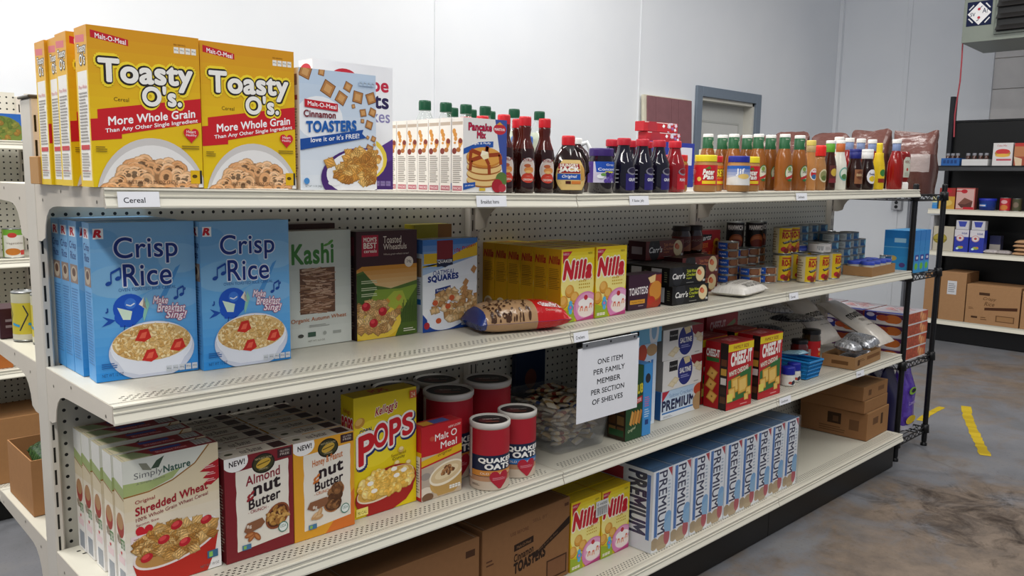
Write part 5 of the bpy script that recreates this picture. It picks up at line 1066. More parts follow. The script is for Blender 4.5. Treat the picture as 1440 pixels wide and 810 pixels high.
# ================================================================== second shelf, right
def nilla_f(cv):
    cv.rect(0, 0, 1, 1, 'ecd324'); cv.ell(.5, .5, .5, 'f2e48a', .9); cv.rect(0, .0, 1, .2, 'd8c21c'); cv.grad(.86, 1, 'ecd83a', 'e0c010', 3)
    cv.poly([(.04, .97), (.32, .97), (.04, .80)], 'c01f38'); cv.text('NABISCO', .05, .92, .22, .95, 'f0d8d8', sl=.0)
    cv.text('Nilla', .10, .60, .92, .83, 'c41c2c', .07, [(.13, 'f6eeda')], sh=.22); cv.text('wafers', .66, .555, .92, .59, 'c05a3a', sl=.03); cv.text('NEW', .80, .915, .93, .945, '6a5a14')
    for u, v in ((.26, .43), (.42, .33), (.08, .29)): cv.ell(u, v-.008, .135, 'a8681f', .95, 24, .3); cv.ell(u, v, .13, 'd89a3a', .95, 24, .3); cv.ell(u-.02, v+.015, .09, 'e4b25a', .9, 20, .3)
    for i in range(16): cv.ell(.55+(i % 6)*.06, .46+(i//6)*.045, .018, 'c8a41a', 1, 8)
    cv.poly([(0, .0), (.42, 0), (.4, .12), (0, .2)], '9ab02a'); cv.ell(.29, .2, .08, '4aa0d0', 1); cv.ell(.29, .26, .05, '58b0dc', 1); cv.ell(.29, .14, .05, '58b0dc', 1); cv.ell(.29, .2, .03, 'e06aa0', 1)
    cv.ell(.78, .17, .40, 'd882b4', .85, 34); cv.ell(.78, .2, .33, 'e2a0c4', .8, 34); cv.ell(.76, .14, .25, 'f0e2da', .6, 24); cv.ell(.76, .24, .24, 'f8f2ee', .42, 24); cv.ell(.75, .315, .06, 'c02a3c', .9)
    for u, v in ((.62, .13), (.76, .12), (.9, .16)): cv.poly([(u-.05, v), (u-.02, v+.07), (u+.04, v+.07), (u+.05, v)], 'd8604a'); cv.poly([(u-.03, v), (u-.01, v+.045), (u+.03, v+.045), (u+.03, v)], 'f2d8c0')
    cv.poly([(.42, .0), (1, .06), (1, .0)], 'b8407a'); nutri(cv, .05, .03, .32, .07, 3, 'f2ecd0')
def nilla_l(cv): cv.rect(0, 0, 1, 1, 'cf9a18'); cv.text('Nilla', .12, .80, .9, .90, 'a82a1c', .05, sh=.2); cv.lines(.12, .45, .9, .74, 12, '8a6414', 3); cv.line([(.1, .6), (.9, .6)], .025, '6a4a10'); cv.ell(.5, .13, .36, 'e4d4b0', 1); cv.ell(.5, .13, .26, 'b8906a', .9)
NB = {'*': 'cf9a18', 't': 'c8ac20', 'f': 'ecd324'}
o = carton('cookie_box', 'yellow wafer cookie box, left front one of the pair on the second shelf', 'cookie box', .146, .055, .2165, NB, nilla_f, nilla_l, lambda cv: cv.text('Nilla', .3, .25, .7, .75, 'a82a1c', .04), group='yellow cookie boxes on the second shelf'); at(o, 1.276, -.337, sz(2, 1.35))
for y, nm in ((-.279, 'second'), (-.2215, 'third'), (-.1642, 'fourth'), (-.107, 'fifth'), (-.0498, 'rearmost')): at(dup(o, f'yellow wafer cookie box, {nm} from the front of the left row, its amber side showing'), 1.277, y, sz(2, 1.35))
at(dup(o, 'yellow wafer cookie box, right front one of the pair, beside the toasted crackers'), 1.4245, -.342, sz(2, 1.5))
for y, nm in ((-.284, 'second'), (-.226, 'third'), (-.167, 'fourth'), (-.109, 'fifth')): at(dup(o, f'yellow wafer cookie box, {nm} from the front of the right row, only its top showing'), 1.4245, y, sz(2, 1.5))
# pillow-like bags
def pillow(name, label, cat, L, W, T, colf, m='film', loc=(0, 0, 0), rot=(0, 0, 0), seed=1, wr=.004, n=26, group=None, dec=None, end=.06, flat=.35, dec2=None):
    """soft bag: length L (x), width W (y), thickness T (z), base at z=0, crimped at both x ends"""
    R = random.Random(seed); ph = [(R.uniform(8, 30)/L*.3, R.uniform(8, 30)/W*.2, R.uniform(0, 6), R.uniform(.4, 1)) for _ in range(9)]
    def pr(u, v):
        a = max(0, 1-abs(2*u-1)**4.5)**.5; b = max(0, 1-abs(2*v-1)**2.6)**.5; return a*b
    def wrk(u, v): return sum(k*sin(a*u*L+b*v*W+p) for a, b, p, k in ph)/5
    mb = MB(); rows_t = []; rows_b = []
    for i in range(n+1):
        u = i/n; rt_, rb_ = [], []
        for j in range(n+1):
            v = j/n; q = pr(u, v); e = min(u, 1-u); sq = 1-.10*math.exp(-((e-.10)/.05)**2)
            x = (u-.5)*L+R.uniform(-.001, .001); y = (v-.5)*W*(sq if e > .03 else 1.0); z = T*flat+T*(1-flat)*q+wr*wrk(u, v)*min(1, q*3+.25); zb = T*flat*(1-q**.7)
            rt_.append((x, y, max(z, zb+.0008))); rb_.append((x, y, zb))
        rows_t.append(rt_); rows_b.append(rb_)
    mb.grid(rows_t, lambda i, j: colf(i/n, j/n, R)); mb.grid([r[::-1] for r in rows_b], lambda i, j: colf(i/n, 1-j/n, R))
    rim = [rows_t[0], rows_t[-1]]; 
    for a, b in ((rows_t[0], rows_b[0]), (rows_b[-1], rows_t[-1]), ([r[0] for r in rows_b], [r[0] for r in rows_t]), ([r[-1] for r in rows_t], [r[-1] for r in rows_b])): mb.grid([b, a], lambda i, j: colf(.01, .5, R), False)
    if dec:
        def fn(u, v, l):
            x, y = min(max(u, 0), 1)*n, min(max(v, 0), 1)*n; i, j = min(int(x), n-1), min(int(y), n-1); a, b = x-i, y-j
            P = [Vector(rows_t[i+q][j+w]) for q in (0, 1) for w in (0, 1)]
            p = (P[0]*(1-b)+P[1]*b)*(1-a)+(P[2]*(1-b)+P[3]*b)*a; return (p.x, p.y, p.z+.0012+l)
        dec(Cv(mb, fn, L, W, curved=16))
    o = mb.build(name, M[m], None, loc); o.rotation_euler = [radians(a) for a in rot]; return tag(o, label, cat, group)
def cook(u, v, R):
    if u > .58: return 'c01a1e' if u > .61 else 'd8b07c'
    return 'b08c66' if u > .07 else '2a3a7a'
pillow('cookie_bag', 'chocolate chip cookie bag with red end lying before the yellow cookie boxes', 'cookie bag', .285, .135, .082, cook, loc=(1.118, -.315, sz(2, 1.1)), rot=(0, 0, -16), seed=3, wr=.003, dec=lambda cv: (cv.text("Stauffer's", .69, .14, .91, .27, 'f4ecec', .03), cv.ring(.80, .205, .14, .130, 'f0dede', .30), cv.text('Chocolate Chip', .72, .05, .88, .09, 'e8b0a0'), [cv.ell(random.Random(i).uniform(.10, .55), (random.Random(i+99).uniform(.02, .9)**1.6), random.Random(i+7).uniform(.008, .02), '4a3020', .6, rot=i) for i in range(110)]))
# crackers
def toast_f(cv):
    cv.rect(0, 0, 1, 1, '3a1c30'); cv.text("TOASTEDS", .02, .42, .58, .62, 'ece4e4', .03, sl=.04); cv.rect(.05, .16, .50, .28, 'd89a2c'); cv.text('Harvest Wheat', .1, .19, .45, .25, '7a4a14'); cv.lines(.3, .08, .5, .12, 1, 'b8a0a8')
    cv.poly([(.56, 0), (.60, .55), (.7, .95), (1, .95), (1, .1), (.9, 0)], 'a03a24'); cv.poly([(.58, .88), (.82, .97), (.80, .75), (.66, .72)], 'e8c88a'); cv.ell(.83, .48, .21, 'a8601c', .95, 26, .4); cv.ell(.83, .5, .195, 'd08a34', .95, 26, .4); cv.ell(.7, .2, .12, 'b8301f', .8); cv.ell(.82, .08, .12, 'a83a20', .5)
o = carton('cracker_box', 'dark purple cracker box partly hidden behind the right yellow cookie box', 'cracker box', .166, .06, .114, {'*': '2e1626'}, toast_f); at(o, 1.612, -.322, sz(2, 1.7), -2)
def carr(bgc, tc):
    def f(cv):
        cv.rect(0, 0, 1, 1, bgc); cv.ell(.22, .6, .14, '1a1a1c' if bgc != '141414' else '26262a', 1.4); cv.text("Carr's", .09, .38, .42, .68, 'e8e6e2', .03, sh=.25); cv.rect(.16, .75, .2, .9, '2c2c30')
        for t, v0, v1 in (('Table Water', .68, .84), ('Crackers', .48, .64), ('original', .30, .42)): cv.text(t, .46, v0, .74 if v0 > .4 else .6, v1, tc, .015, sh=.1)
        cv.lines(.46, .1, .72, .16, 1, '9a9a94'); cv.ell(.84, .54, .125, 'b89a6a', 1.05, 28); cv.ell(.84, .55, .12, 'e0cda0', 1.02, 28); cv.ell(.80, .66, .05, 'c0442c', .9); cv.ell(.83, .6, .05, 'd8784a', .8); cv.rect(.92, .12, .98, .24, 'c8c8c4')
    return f
def carr_l(cv): cv.rect(0, 0, 1, 1, '101011'); cv.rect(.12, .1, .62, .92, 'b4b4b6'); cv.lines(.75, .2, .9, .8, 5, '6a6a50')
o = carton('cracker_box', 'black cracker box at the front, lower of the stacked pair', 'cracker box', .20, .088, .0625, {'*': '121213', 't': '1c1a1a'}, carr('141414', 'c8d030'), carr_l, group='black cracker boxes'); at(o, 1.812, -.35, sz(2, 1.9), -3)
at(dup(o, 'black cracker box at the front, upper of the stacked pair'), 1.803, -.342, sz(2, 1.9)+.0631, -3)
for j, nm in ((1, 'middle'), (2, 'rear')):
    for q, nn in ((0, 'lower'), (1, 'upper')): at(dup(o, f'black cracker box in the {nm} of the black stack, {nn} one'), 1.807, -.35+.0945*j, sz(2, 1.9)+.0631*q, 0)
o2 = carton('cracker_box', 'red-brown cracker box lying on top of the black cracker boxes', 'cracker box', .235, .08, .068, {'*': '4a1e1c', 't': '3a2018'}, carr('6a2622', 'c87a4c'), lambda cv: (cv.rect(0, 0, 1, 1, '38161c'), cv.rect(.2, .3, .8, .7, '8a8084')), group='red-brown cracker boxes'); at(o2, 1.93, -.145, sz(2, 2)+.1275)
at(dup(o2, 'red-brown cracker box standing low behind the front black stack'), 2.03, -.235, sz(2, 2.1)+.0685); at(dup(o2, 'red-brown cracker box on the shelf under the other red-brown one'), 2.03, -.235, sz(2, 2.1))
at(dup(o2, 'red-brown cracker box on the shelf below the two dark jars'), 2.095, -.145, sz(2, 2.1)); at(dup(o2, 'red-brown cracker box directly under the two dark jars'), 2.095, -.145, sz(2, 2.1)+.0685)
DJ = [(.034, 0), (.037, .004), (.037, .07), (.032, .085), (.032, .088)]
def dark(cv): cv.rect(0, 0, 1, 1, '5a2018'); cv.poly([(.3, 0), (.8, .6), (1, .2), (1, 0)], '8a4a2a'); cv.text('SAUCE', .3, .6, .75, .75, '8a6a5a')
for x, nm in ((2.212, 'left'), (2.292, 'right')):
    bottle('sauce_jar', f'dark jar in the shade by the pegboard, {nm} of two above the red-brown boxes', 'jar', (x, -.10, sz(2, x)+.1373), DJ, '2c0f0a', capp(.035, .086, .018, .97), '1c1210', lab=[(.01, .065, -200, -10, dark)])
def snyd_f(cv):
    cv.grad(0, 1, 'b8401c', 'b81c26', 6); cv.poly([(.06, .72), (.06, .8), (.3, .93), (.66, .92), (.66, .85), (.3, .78)], '141014'); cv.text("Smartz", .10, .80, .63, .89, 'e8e4de', .04, sl=.05, sh=.3); cv.text('CHEESE', .10, .66, .52, .74, 'e8843a', .03, sl=.05); cv.lines(.1, .5, .5, .64, 5, 'd88a6a')
    cv.ell(.85, .75, .12, 'e0a020', .9); cv.ell(.85, .75, .05, '8a4a14', .9)
    R = random.Random(3)
    for i in range(14):
        u, v, a = R.uniform(.55, .95), R.uniform(.05, .6), R.uniform(-.6, .6); cv.line([(u-.1*sin(a), v-.12), (u+.1*sin(a), v+.12)], .07, R.choice(('d8782a', 'c86420', 'e08a38')))
    cv.lines(.08, .05, .45, .3, 5, 'e09a6a')
o = carton('snack_box', 'bright red and orange cheese snack box standing beside the blue cans', 'box', .185, .043, .214, {'*': '8a1c1c'}, snyd_f); at(o, 2.352, -.068, sz(2, 2.4))
# tins
def can(name, label, cat, loc, r, h, art, group=None, a0=0, top='b8bab8', body='a8aaa8'):
    t = thing(name, label, cat, (loc[0], loc[1], loc[2]+.0006), radians(a0), group); e = .003
    mb = MB(); mb.lathe([(r-.002, 0), (r, .0008), (r, e), (r-.0012, e+.0008), (r-.0012, h-e-.0008), (r, h-e), (r, h-.0008), (r-.001, h), (r-.003, h-.0005), (r-.0035, h-e), (r*.75, h-e), (r*.72, h-e-.0006), (0, h-e-.0006)], lambda i: top if i > 6 else body, 32)
    mb.build('can_body', M['tin'], t)
    mb = MB(); cv = wrap_cv(mb, lambda z: r-.0006, e+.0012, h-e-.0012, -270, 90); art(cv); mb.build('label', M['card'], t); return kids(t)
def rotel(cv):
    cv.rect(0, 0, 1, 1, 'c8b48a'); cv.rect(.36, 0, .72, 1, 'd9b81a'); cv.rect(0, 0, .36, 1, 'c9bd9c'); cv.rect(.72, 0, 1, 1, 'c9bd9c'); cv.lines(.1, .1, .33, .9, 8, '8a7a5a'); cv.rect(.42, .86, .68, .93, 'b04a24'); cv.text('RO-TEL', .42, .60, .695, .82, 'a82a18', .08, [(.12, 'e8c83a')]); cv.poly([(.42, .44), (.69, .60), (.68, .50), (.45, .36)], '1c1a1a'); cv.text('DICED TOMATOES', .45, .40, .66, .46, 'e0d8c8', sl=.5)
    for u, v, c in ((.45, .16, 'b02230'), (.55, .2, 'a8541c'), (.62, .14, '8a3c1c'), (.50, .1, '7a2a1c'), (.66, .25, 'b84a24'), (.58, .3, 'c86a2c')): cv.ell(u, v, .05, c, .9)
def beefy(cv):
    cv.rect(0, 0, 1, 1, 'c8c8cc'); cv.rect(.33, 0, .57, 1, '1f55b4'); cv.rect(.50, 0, .70, 1, 'b88a60'); cv.ell(.58, .5, .085, '6a3a24', .9); cv.ell(.58, .56, .07, '8a5a3c', .7); cv.bars(.22, .15, .32, .85, 12); cv.rect(.70, .0, .78, 1, 'd8d8da'); cv.ell(.74, .5, .03, '4a4a6a', 1); cv.text('TUNA', .36, .4, .47, .65, 'e4e8f0', .02)
def manw(cv): cv.rect(0, 0, 1, 1, '1c1210'); cv.text('MANWICH', .36, .72, .66, .9, 'ece4dc', .07); cv.ell(.53, .25, .14, '9a4a24', .9); cv.ell(.53, .3, .12, 'b8683a', .6); cv.ell(.53, .14, .13, '7a2a18', .6)
def tunad(cv): cv.rect(0, 0, 1, 1, '4a6a84'); cv.rect(.22, 0, .42, 1, 'a0a6a4'); cv.rect(.42, 0, .72, .5, '2c5a8a'); cv.ell(.6, .6, .1, '7fb0c4', .7); cv.lines(.24, .2, .4, .85, 3, '6a6e70')
def chic(cv): cv.rect(0, 0, 1, 1, 'd4d0cc'); cv.bars(.32, .2, .42, .75, 10); cv.rect(.56, .55, .72, .85, 'b83a6a'); cv.lines(.44, .2, .55, .7, 3, '8a8886')
def blues(cv): cv.rect(0, 0, 1, 1, '2c3f9a'); cv.rect(.3, .2, .7, .5, '5a6ac0')
RH, RR = .1135, .0375; z2 = lambda x: sz(2, x)
G = 'yellow-label tomato cans'
c0 = can('food_can', 'yellow-label tomato can at the front edge, third from the right of its row', 'can', (2.80, -.325, z2(2.8)), RR, RH, rotel, G, a0=-22)
for x, y, q, a, nm in ((2.915, -.325, 0, -6, 'yellow-label tomato can at the front edge, second from the right'), (3.035, -.322, 0, -2, 'yellow-label tomato can at the front edge, rightmost beside the cardboard tray'), (2.755, -.235, 0, -20, 'yellow-label tomato can beside the small blue cans'), (2.865, -.235, 0, -10, 'yellow-label tomato can in the second row, hidden behind the front can'), (2.985, -.232, 0, 0, 'yellow-label tomato can in the second row near the tray'),                        (2.765, -.226, 1, -22, 'yellow-label tomato can stacked on top, left of the two'), (2.855, -.215, 1, -22, 'yellow-label tomato can stacked on top, right of the two')):
    dup(c0, nm, (x, y, z2(x)+.0006+q*(RH+.0006)), radians(a-10))
TH, TR = .0335, .043
b0 = can('food_can', 'small blue-label tin at the front beside the white bag, lower of its left stack', 'can', (2.565, -.20, z2(2.565)), TR, TH, beefy, 'small blue-label tins', a0=-60)
def stk(x, y, n, nm, first=0, a=-14):
    for q in range(first, n): dup(b0, f'small blue-label tin, {("lowest", "second", "third", "fourth", "fifth")[q]} up in the {nm}', (x, y, z2(x)+.0006+q*(TH+.0004)), radians(a-46+random.Random(x*9+q).uniform(-8, 8)))
stk(2.565, -.20, 2, 'stack right of the white bag', 1); stk(2.66, -.217, 2, 'stack just left of the yellow-label cans', 0)
stk(2.52, -.118, 5, 'tall left stack behind the red snack box edge', 0, -8); stk(2.617, -.108, 4, 'second rear stack under the dark cans', 0, -8); stk(2.71, -.108, 4, 'third rear stack under the dark cans', 0, -20); stk(2.802, -.085, 4, 'rightmost rear stack under the dark cans', 0, -20)
m0 = can('food_can', 'black sandwich sauce can on the blue tins, right beside the yellow top cans', 'can', (2.818, -.080, z2(2.8)+4*(TH+.0004)), .037, .108, manw, 'black sandwich sauce cans', a0=-45)
dup(m0, 'black sandwich sauce can on the blue tins, middle of the three', (2.733, -.112, z2(2.73)+.0006+4*(TH+.0004)), radians(-45)); dup(m0, 'black sandwich sauce can on the blue tins, leftmost and darkest', (2.652, -.068, z2(2.65)+.0006+4*(TH+.0004)), radians(-60))
can('food_can', 'flat white-label can lying on the front yellow-label cans', 'can', (2.985, -.285, z2(2.95)+RH+.0006), .048, .042, chic, None, a0=-10); can('food_can', 'flat dark blue can on the yellow-label cans, left of the white-label one', 'can', (2.942, -.203, z2(2.9)+RH+.0006), .043, .03, blues)
t0 = can('food_can', 'grey-blue tuna tin at the bottom rear left of the tuna group', 'can', (3.10, -.125, z2(3.1)), .043, .0365, tunad, 'grey-blue tuna tins', a0=-10, body='8a8e90')
words = ('bottom', 'second', 'third', 'fourth', 'fifth', 'sixth')
for x, y, n, nm in ((3.10, -.125, 6, 'rear left tuna stack'), (3.205, -.12, 6, 'second tuna stack from the left'), (3.30, -.12, 6, 'third tuna stack from the left'), (3.225, -.213, 5, 'front left tuna stack'), (3.34, -.218, 5, 'middle front tuna stack'), (3.44, -.210, 5, 'right front tuna stack'), (3.40, -.115, 5, 'rear right tuna stack'), (3.545, -.20, 4, 'rightmost tuna stack')):
    for q in range(n):
        if (x, q) != (3.10, 0): dup(t0, f'grey-blue tuna tin, {words[q]} tin of the {nm}', (x, y, z2(x)+.0006+q*.0369), radians(-10+random.Random(x*7+q).uniform(-14, 14)))
# tray of blue-lidded cups
TX, TY = 3.375, -.345
def tray(name, label, w, d, h, loc, rz, group=None, deco=None):
    mb = MB(); k = 'a07a52'; e = .003
    for b in ((-w/2, w/2, -d/2, -d/2+e, 0, h), (-w/2, w/2, d/2-e, d/2, 0, h), (-w/2, -w/2+e, -d/2+e, d/2-e, 0, h), (w/2-e, w/2, -d/2+e, d/2-e, 0, h), (-w/2+e, w/2-e, -d/2+e, d/2-e, 0, e)): mb.box(*b, k, .0004)
    if deco: deco(face_cv(mb, 'f', w, d, h), face_cv(mb, 'l', w, d, h))
    o = mb.build(name, M['cardboard'], None, (loc[0], loc[1], loc[2]+.0006)); o.rotation_euler = (0, 0, radians(rz)); return tag(o, label, 'cardboard tray', group)
tray('cardboard_tray', 'low brown cardboard tray holding blue-lidded cups on the second shelf', .31, .13, .042, (TX, TY, z2(TX)), 4)
u0 = kids(bottle('food_cup', 'blue-lidded cup in the brown tray, front left', 'cup', (TX-.112, TY-.0385, z2(TX)+.0035), [(.022, 0), (.026, .003), (.028, .045), (.027, .048)], 'c8c4b8', capp(.0293, .046, .014, .97), '3a4fb4', ('satin', 'satin'), group='blue-lidded cups in the tray'))
for i, (dx, dy, nm) in enumerate(((-.038, -.0335, 'front second'), (.036, -.0285, 'front third'), (.110, -.0235, 'front right'), (-.114, .0235, 'rear left'), (-.04, .0285, 'rear second'), (.034, .0335, 'rear third'), (.108, .0385, 'rear right'))): dup(u0, f'blue-lidded cup in the brown tray, {nm}', (TX+dx, TY+dy, z2(TX)+.0041))
# white cracker bag
pillow('cracker_bag', 'white bag of soda crackers lying flat at the edge of the second shelf', 'bag', .25, .135, .046, lambda u, v, R: R.choice(('e2ded6', 'dcd8d0', 'e6e2da')), loc=(2.262, -.335, z2(2.2)), rot=(0, 0, 10), seed=8, wr=.0035, m='satin', flat=.25, dec=lambda cv: (cv.text('CRACKERS', .12, .62, .7, .84, '5a5650', .01), cv.text('OPEN SODA CRACKERS', .22, .10, .85, .28, '5a5650', .01), cv.lines(.2, .35, .75, .55, 3, '9a968e')))
# ================================================================== third shelf, right
# clear bin of cracker packets
z3 = lambda x: sz(3, x)
BXc, BYc = 1.42, -.19
bw, bd, bh = .25, .29, .15
mb = MB()
def ringbox(s, z): return [(-bw/2*s, -bd/2*s, z), (bw/2*s, -bd/2*s, z), (bw/2*s, bd/2*s, z), (-bw/2*s, bd/2*s, z)]
def rr(s, z, c=.025):
    P = []
    for sx, sy, a0 in ((1, -1, -90), (1, 1, 0), (-1, 1, 90), (-1, -1, 180)):
        for k in range(5): a = radians(a0+k*22.5); P.append((sx*(bw/2*s-c)+c*cos(a), sy*(bd/2*s-c)+c*sin(a), z))
    return P
prof = [(.84, .002), (.86, 0), (.87, .004), (.985, bh-.012), (1.03, bh-.010), (1.03, bh), (1.0, bh), (.975, bh-.004), (.86, .006), (.82, .006)]
mb.grid([rr(s_, z) for s_, z in prof], 'e8e8e8', False, True); mb.poly(rr(.84, .002)[::-1], 'e8e8e8'); mb.poly(rr(.82, .006), 'e8e8e8')
o = mb.build('plastic_bin', M['clear'], None, (BXc, BYc, z3(BXc)+.0006)); o.rotation_euler = (0, 0, radians(-4)); tag(o, 'clear plastic bin full of wrapped cracker packets behind the paper sign', 'bin')
R = random.Random(21)
def packet(col, name='cracker_packet'):
    mb = MB(); L, W, T = .058, .036, .012; rows = []
    n = 8
    for sgn in (1, -1):
        rows = [[((i/n-.5)*L, (j/n-.5)*W, sgn*T/2*(max(0, 1-abs(2*i/n-1)**4)**.5)*(max(0, 1-abs(2*j/n-1)**4)**.5)+R.uniform(-.0006, .0006)) for j in range(n+1)] for i in range(n+1)]
        mb.grid(rows if sgn > 0 else [r[::-1] for r in rows], lambda i, j: col[0] if i in (0, n-1) else (col[1] if 2 < i < 5 else col[2]))
    return mb
PK = [packet(c) for c in (('c8c0b0', 'a88a5c', 'd0c4ac'), ('b8b0a8', '3a4a7a', 'c8b898'), ('c0b8a8', '8a3a2a', 'c8b088'), ('ccc8c0', 'b89a6a', 'c4a878'))]
lab = ('small clear-wrapped tan cracker packet in the clear bin', 'small cracker packet with blue print in the clear bin', 'small cracker packet with red print in the clear bin', 'small wrapped golden cracker packet in the clear bin')
pm = [p.mesh('cracker_packet', M['film']) for p in PK]; cnt = 0
for lay in range(8):
    for i in range(3):
        for j in range(5):
            if lay == 7 and R.random() < .45: continue
            k = R.choice((0, 0, 1, 2, 3)) if lay < 5 else R.choice((0, 1, 2, 2))
            s_ = .70+.02*lay; x = (i-1)*.068*s_/.8; y = (j-2)*.0455*s_/.8
            o = bpy.data.objects.new('cracker_packet', pm[k]); COL.objects.link(o)
            o.location = (BXc+x+R.uniform(-.005, .005), BYc+y+R.uniform(-.004, .004), z3(BXc)+.0225+lay*.0152+max(0, 1-abs(j-2.6)/3)*.004*lay); o.rotation_euler = (R.uniform(-.35, .35), R.uniform(-.3, .3), R.choice((0, pi/2))+R.uniform(-.5, .5)); tag(o, lab[k], 'cracker packet', 'cracker packets in the clear bin: '+('tan', 'blue', 'red', 'golden')[k])
# dark bottles behind the bin
for x, y, c, nm in ((1.425, -.005, '1f2c40', 'left'), (1.56, -.005, '24242c', 'right')): pass
o = carton('cracker_box', 'dark blue box standing in the shade behind the clear bin', 'cracker box', .14, .02, .27, {'*': '1c2a44'}, lambda cv: (cv.ell(.5, .6, .2, '6a3a2a', 1.2), cv.rect(0, 0, 1, .3, '2a3c5c'))); at(o, 1.40, -.0285, z3(1.45))
def tr_f(cv):
    cv.rect(0, 0, 1, 1, '1f4a28'); cv.rect(.0, .58, 1, .74, '1f4a28'); cv.text('CLUB', .35, .60, 1.0, .72, 'd8c832', .05, sl=.05); cv.rect(.42, .465, .98, .55, 'b8242c', .06); cv.text('CRACKERS', .48, .485, .92, .53, 'f2e6e0', .02, sl=.06)
    for i in range(4): u = .35+i*.17; cv.poly([(u-.13, .22), (u+.02, .40), (u+.14, .37), (u, .19)], ('d8a050', 'c8883a', 'd89a48', 'c07c34')[i])
    cv.text('Original', .15, .09, .6, .14, 'd0d8b0', .01, sl=.1)
def tr_l(cv): cv.rect(0, 0, 1, 1, '3a2a1c'); [cv.rect(.08+.45*(i % 2), .06+.15*(i//2), .46+.45*(i % 2), .18+.15*(i//2), ('8a6a3c', '6a4a2c', '5a3a20')[i % 3]) for i in range(8)]; cv.rect(.1, .05, .9, .14, '2f5a34'); cv.rect(0, .65, 1, 1, '1f4a28')
o = carton('cracker_box', 'narrow green cracker box beside the right edge of the paper sign', 'cracker box', .085, .075, .24, {'*': '1f4a28'}, tr_f, tr_l); at(o, 1.567, -.363, z3(1.6))
def pv(cv):
    cv.rect(0, 0, 1, 1, '8fc0e4'); cv.poly([(0, .3), (.5, .45), (1, .5), (1, 1), (0, 1)], 'a8cce8'); cv.text('PREMIUM', .1, .15, .7, .85, '1a2a5a', .05, rot=90); cv.rect(.78, .05, .9, .9, '2f6ab0'); cv.ell(.5, .93, .4, 'c8584a', .6)
def pv_r(cv):
    cv.rect(0, 0, 1, 1, '3f8fd0'); cv.lines(.2, .4, .8, .55, 5, 'c86a9a'); cv.lines(.2, .25, .8, .38, 4, 'c0d8ec'); cv.rect(.3, .15, .7, .22, '1f3c7a'); cv.ell(.5, .8, .3, '2a2a34', 1.2)
o = carton('cracker_box', 'narrow bright blue box edge wedged beside the green cracker box', 'cracker box', .045, .075, .24, {'*': '3f8fd0'}, pv_r); at(o, 1.655, -.363, z3(1.68))
def prem_art(cv):
    cv.grad(0, 1, 'dfe8f0', 'b8d2ea', 4); cv.rect(0, .0, 1, .26, 'e8ecf0'); cv.poly([(.02, .98), (.20, .98), (.02, .62)], 'b8283c'); cv.text('PREMIUM', .03, .30, .84, .64, '16214c', .05); cv.rect(.03, .18, .86, .24, '3a7ac0'); cv.text('Saltine Crackers', .2, .72, .8, .86, '7a9ac0'); cv.ell(.97, .72, .17, 'd8d8d8', 1.1); cv.ell(.97, .76, .15, 'c04a30', .6); cv.ell(.97, .3, .16, 'b89468', .9); cv.lines(.06, .04, .3, .12, 2, '9aa0a8')
def pv_f(cv): 
    cv.grad(0, 1, 'dfe8f0', 'c8dcf0', 4); cv.text('PREMIUM', .08, .05, .62, .78, '16214c', .05, rot=90); cv.rect(.70, .04, .82, .80, '3a7ac0'); cv.ell(.72, .92, .3, 'b89468', .7); cv.ell(.2, .9, .25, 'c04a30', 1.2)
o = carton('cracker_box', 'upright white cracker box with sideways lettering next to the green box', 'cracker box', .10, .10, .285, {'*': 'd8e4ee', 'l': '3f7ab8'}, pv_f); at(o, 1.706, -.30, z3(1.75))
o = carton('cracker_box', 'light blue box lying on the upright sideways-lettered cracker box', 'cracker box', .17, .10, .09, {'*': '6fb4dc', 'l': '5a3a2a'}, lambda cv: (cv.rect(0, 0, 1, 1, '78bce0'), cv.ell(.75, .5, .16, 'e4e8ec', 2.2), cv.ell(.75, .5, .09, '8fb8d8', 2.2))); at(o, 1.66, -.30, z3(1.75)+.2856)
o = carton('cracker_box', 'white cracker box with blue base lettering under the two stacked white boxes', 'cracker box', .245, .10, .101, {'*': 'd6e2ec', 'l': '2c5f9a', 't': '9ab8d4'}, prem_art); at(o, 1.840, -.302, z3(1.95), 1)
def salt_f(cv):
    cv.rect(0, 0, 1, 1, 'e2e0dc'); cv.rect(.15, .62, .36, .95, '1a1a1c'); cv.text('Essential', .17, .76, .34, .82, 'c8c8c4'); cv.ell(.56, .55, .19, '26307c', 1.15, 30); cv.text('SALTINE', .42, .48, .71, .64, 'ecebe6', .04, sl=.02); cv.lines(.45, .3, .68, .42, 2, '9aa0d0'); cv.poly([(.7, 1), (1, 1), (1, .72), (.82, .62), (.72, .8)], '8a1f2a'); cv.poly([(.5, .98), (.66, 1), (.68, .8), (.56, .75)], 'd8c79a')
    for u, v in ((.22, .18), (.3, .28), (.86, .62), (.92, .5)): cv.poly([(u-.1, v), (u, v+.14), (u+.12, v+.04), (u+.04, v-.12)], 'd9c9a4'); cv.poly([(u-.06, v), (u, v+.09), (u+.08, v+.03), (u+.03, v-.07)], 'e4d6b4')
    cv.lines(.8, .06, .95, .12, 1, '9a9a94')
o = carton('cracker_box', 'white saltine box with dark blue oval, lower of the stacked pair', 'cracker box', .243, .10, .1085, {'*': 'd4d0ca', 'l': '8a8680'}, salt_f, group='white saltine boxes'); at(o, 1.842, -.304, z3(1.95)+.1016, 1)
at(dup(o, 'white saltine box with dark blue oval, upper of the stacked pair'), 1.838, -.302, z3(1.95)+.2107, 0)
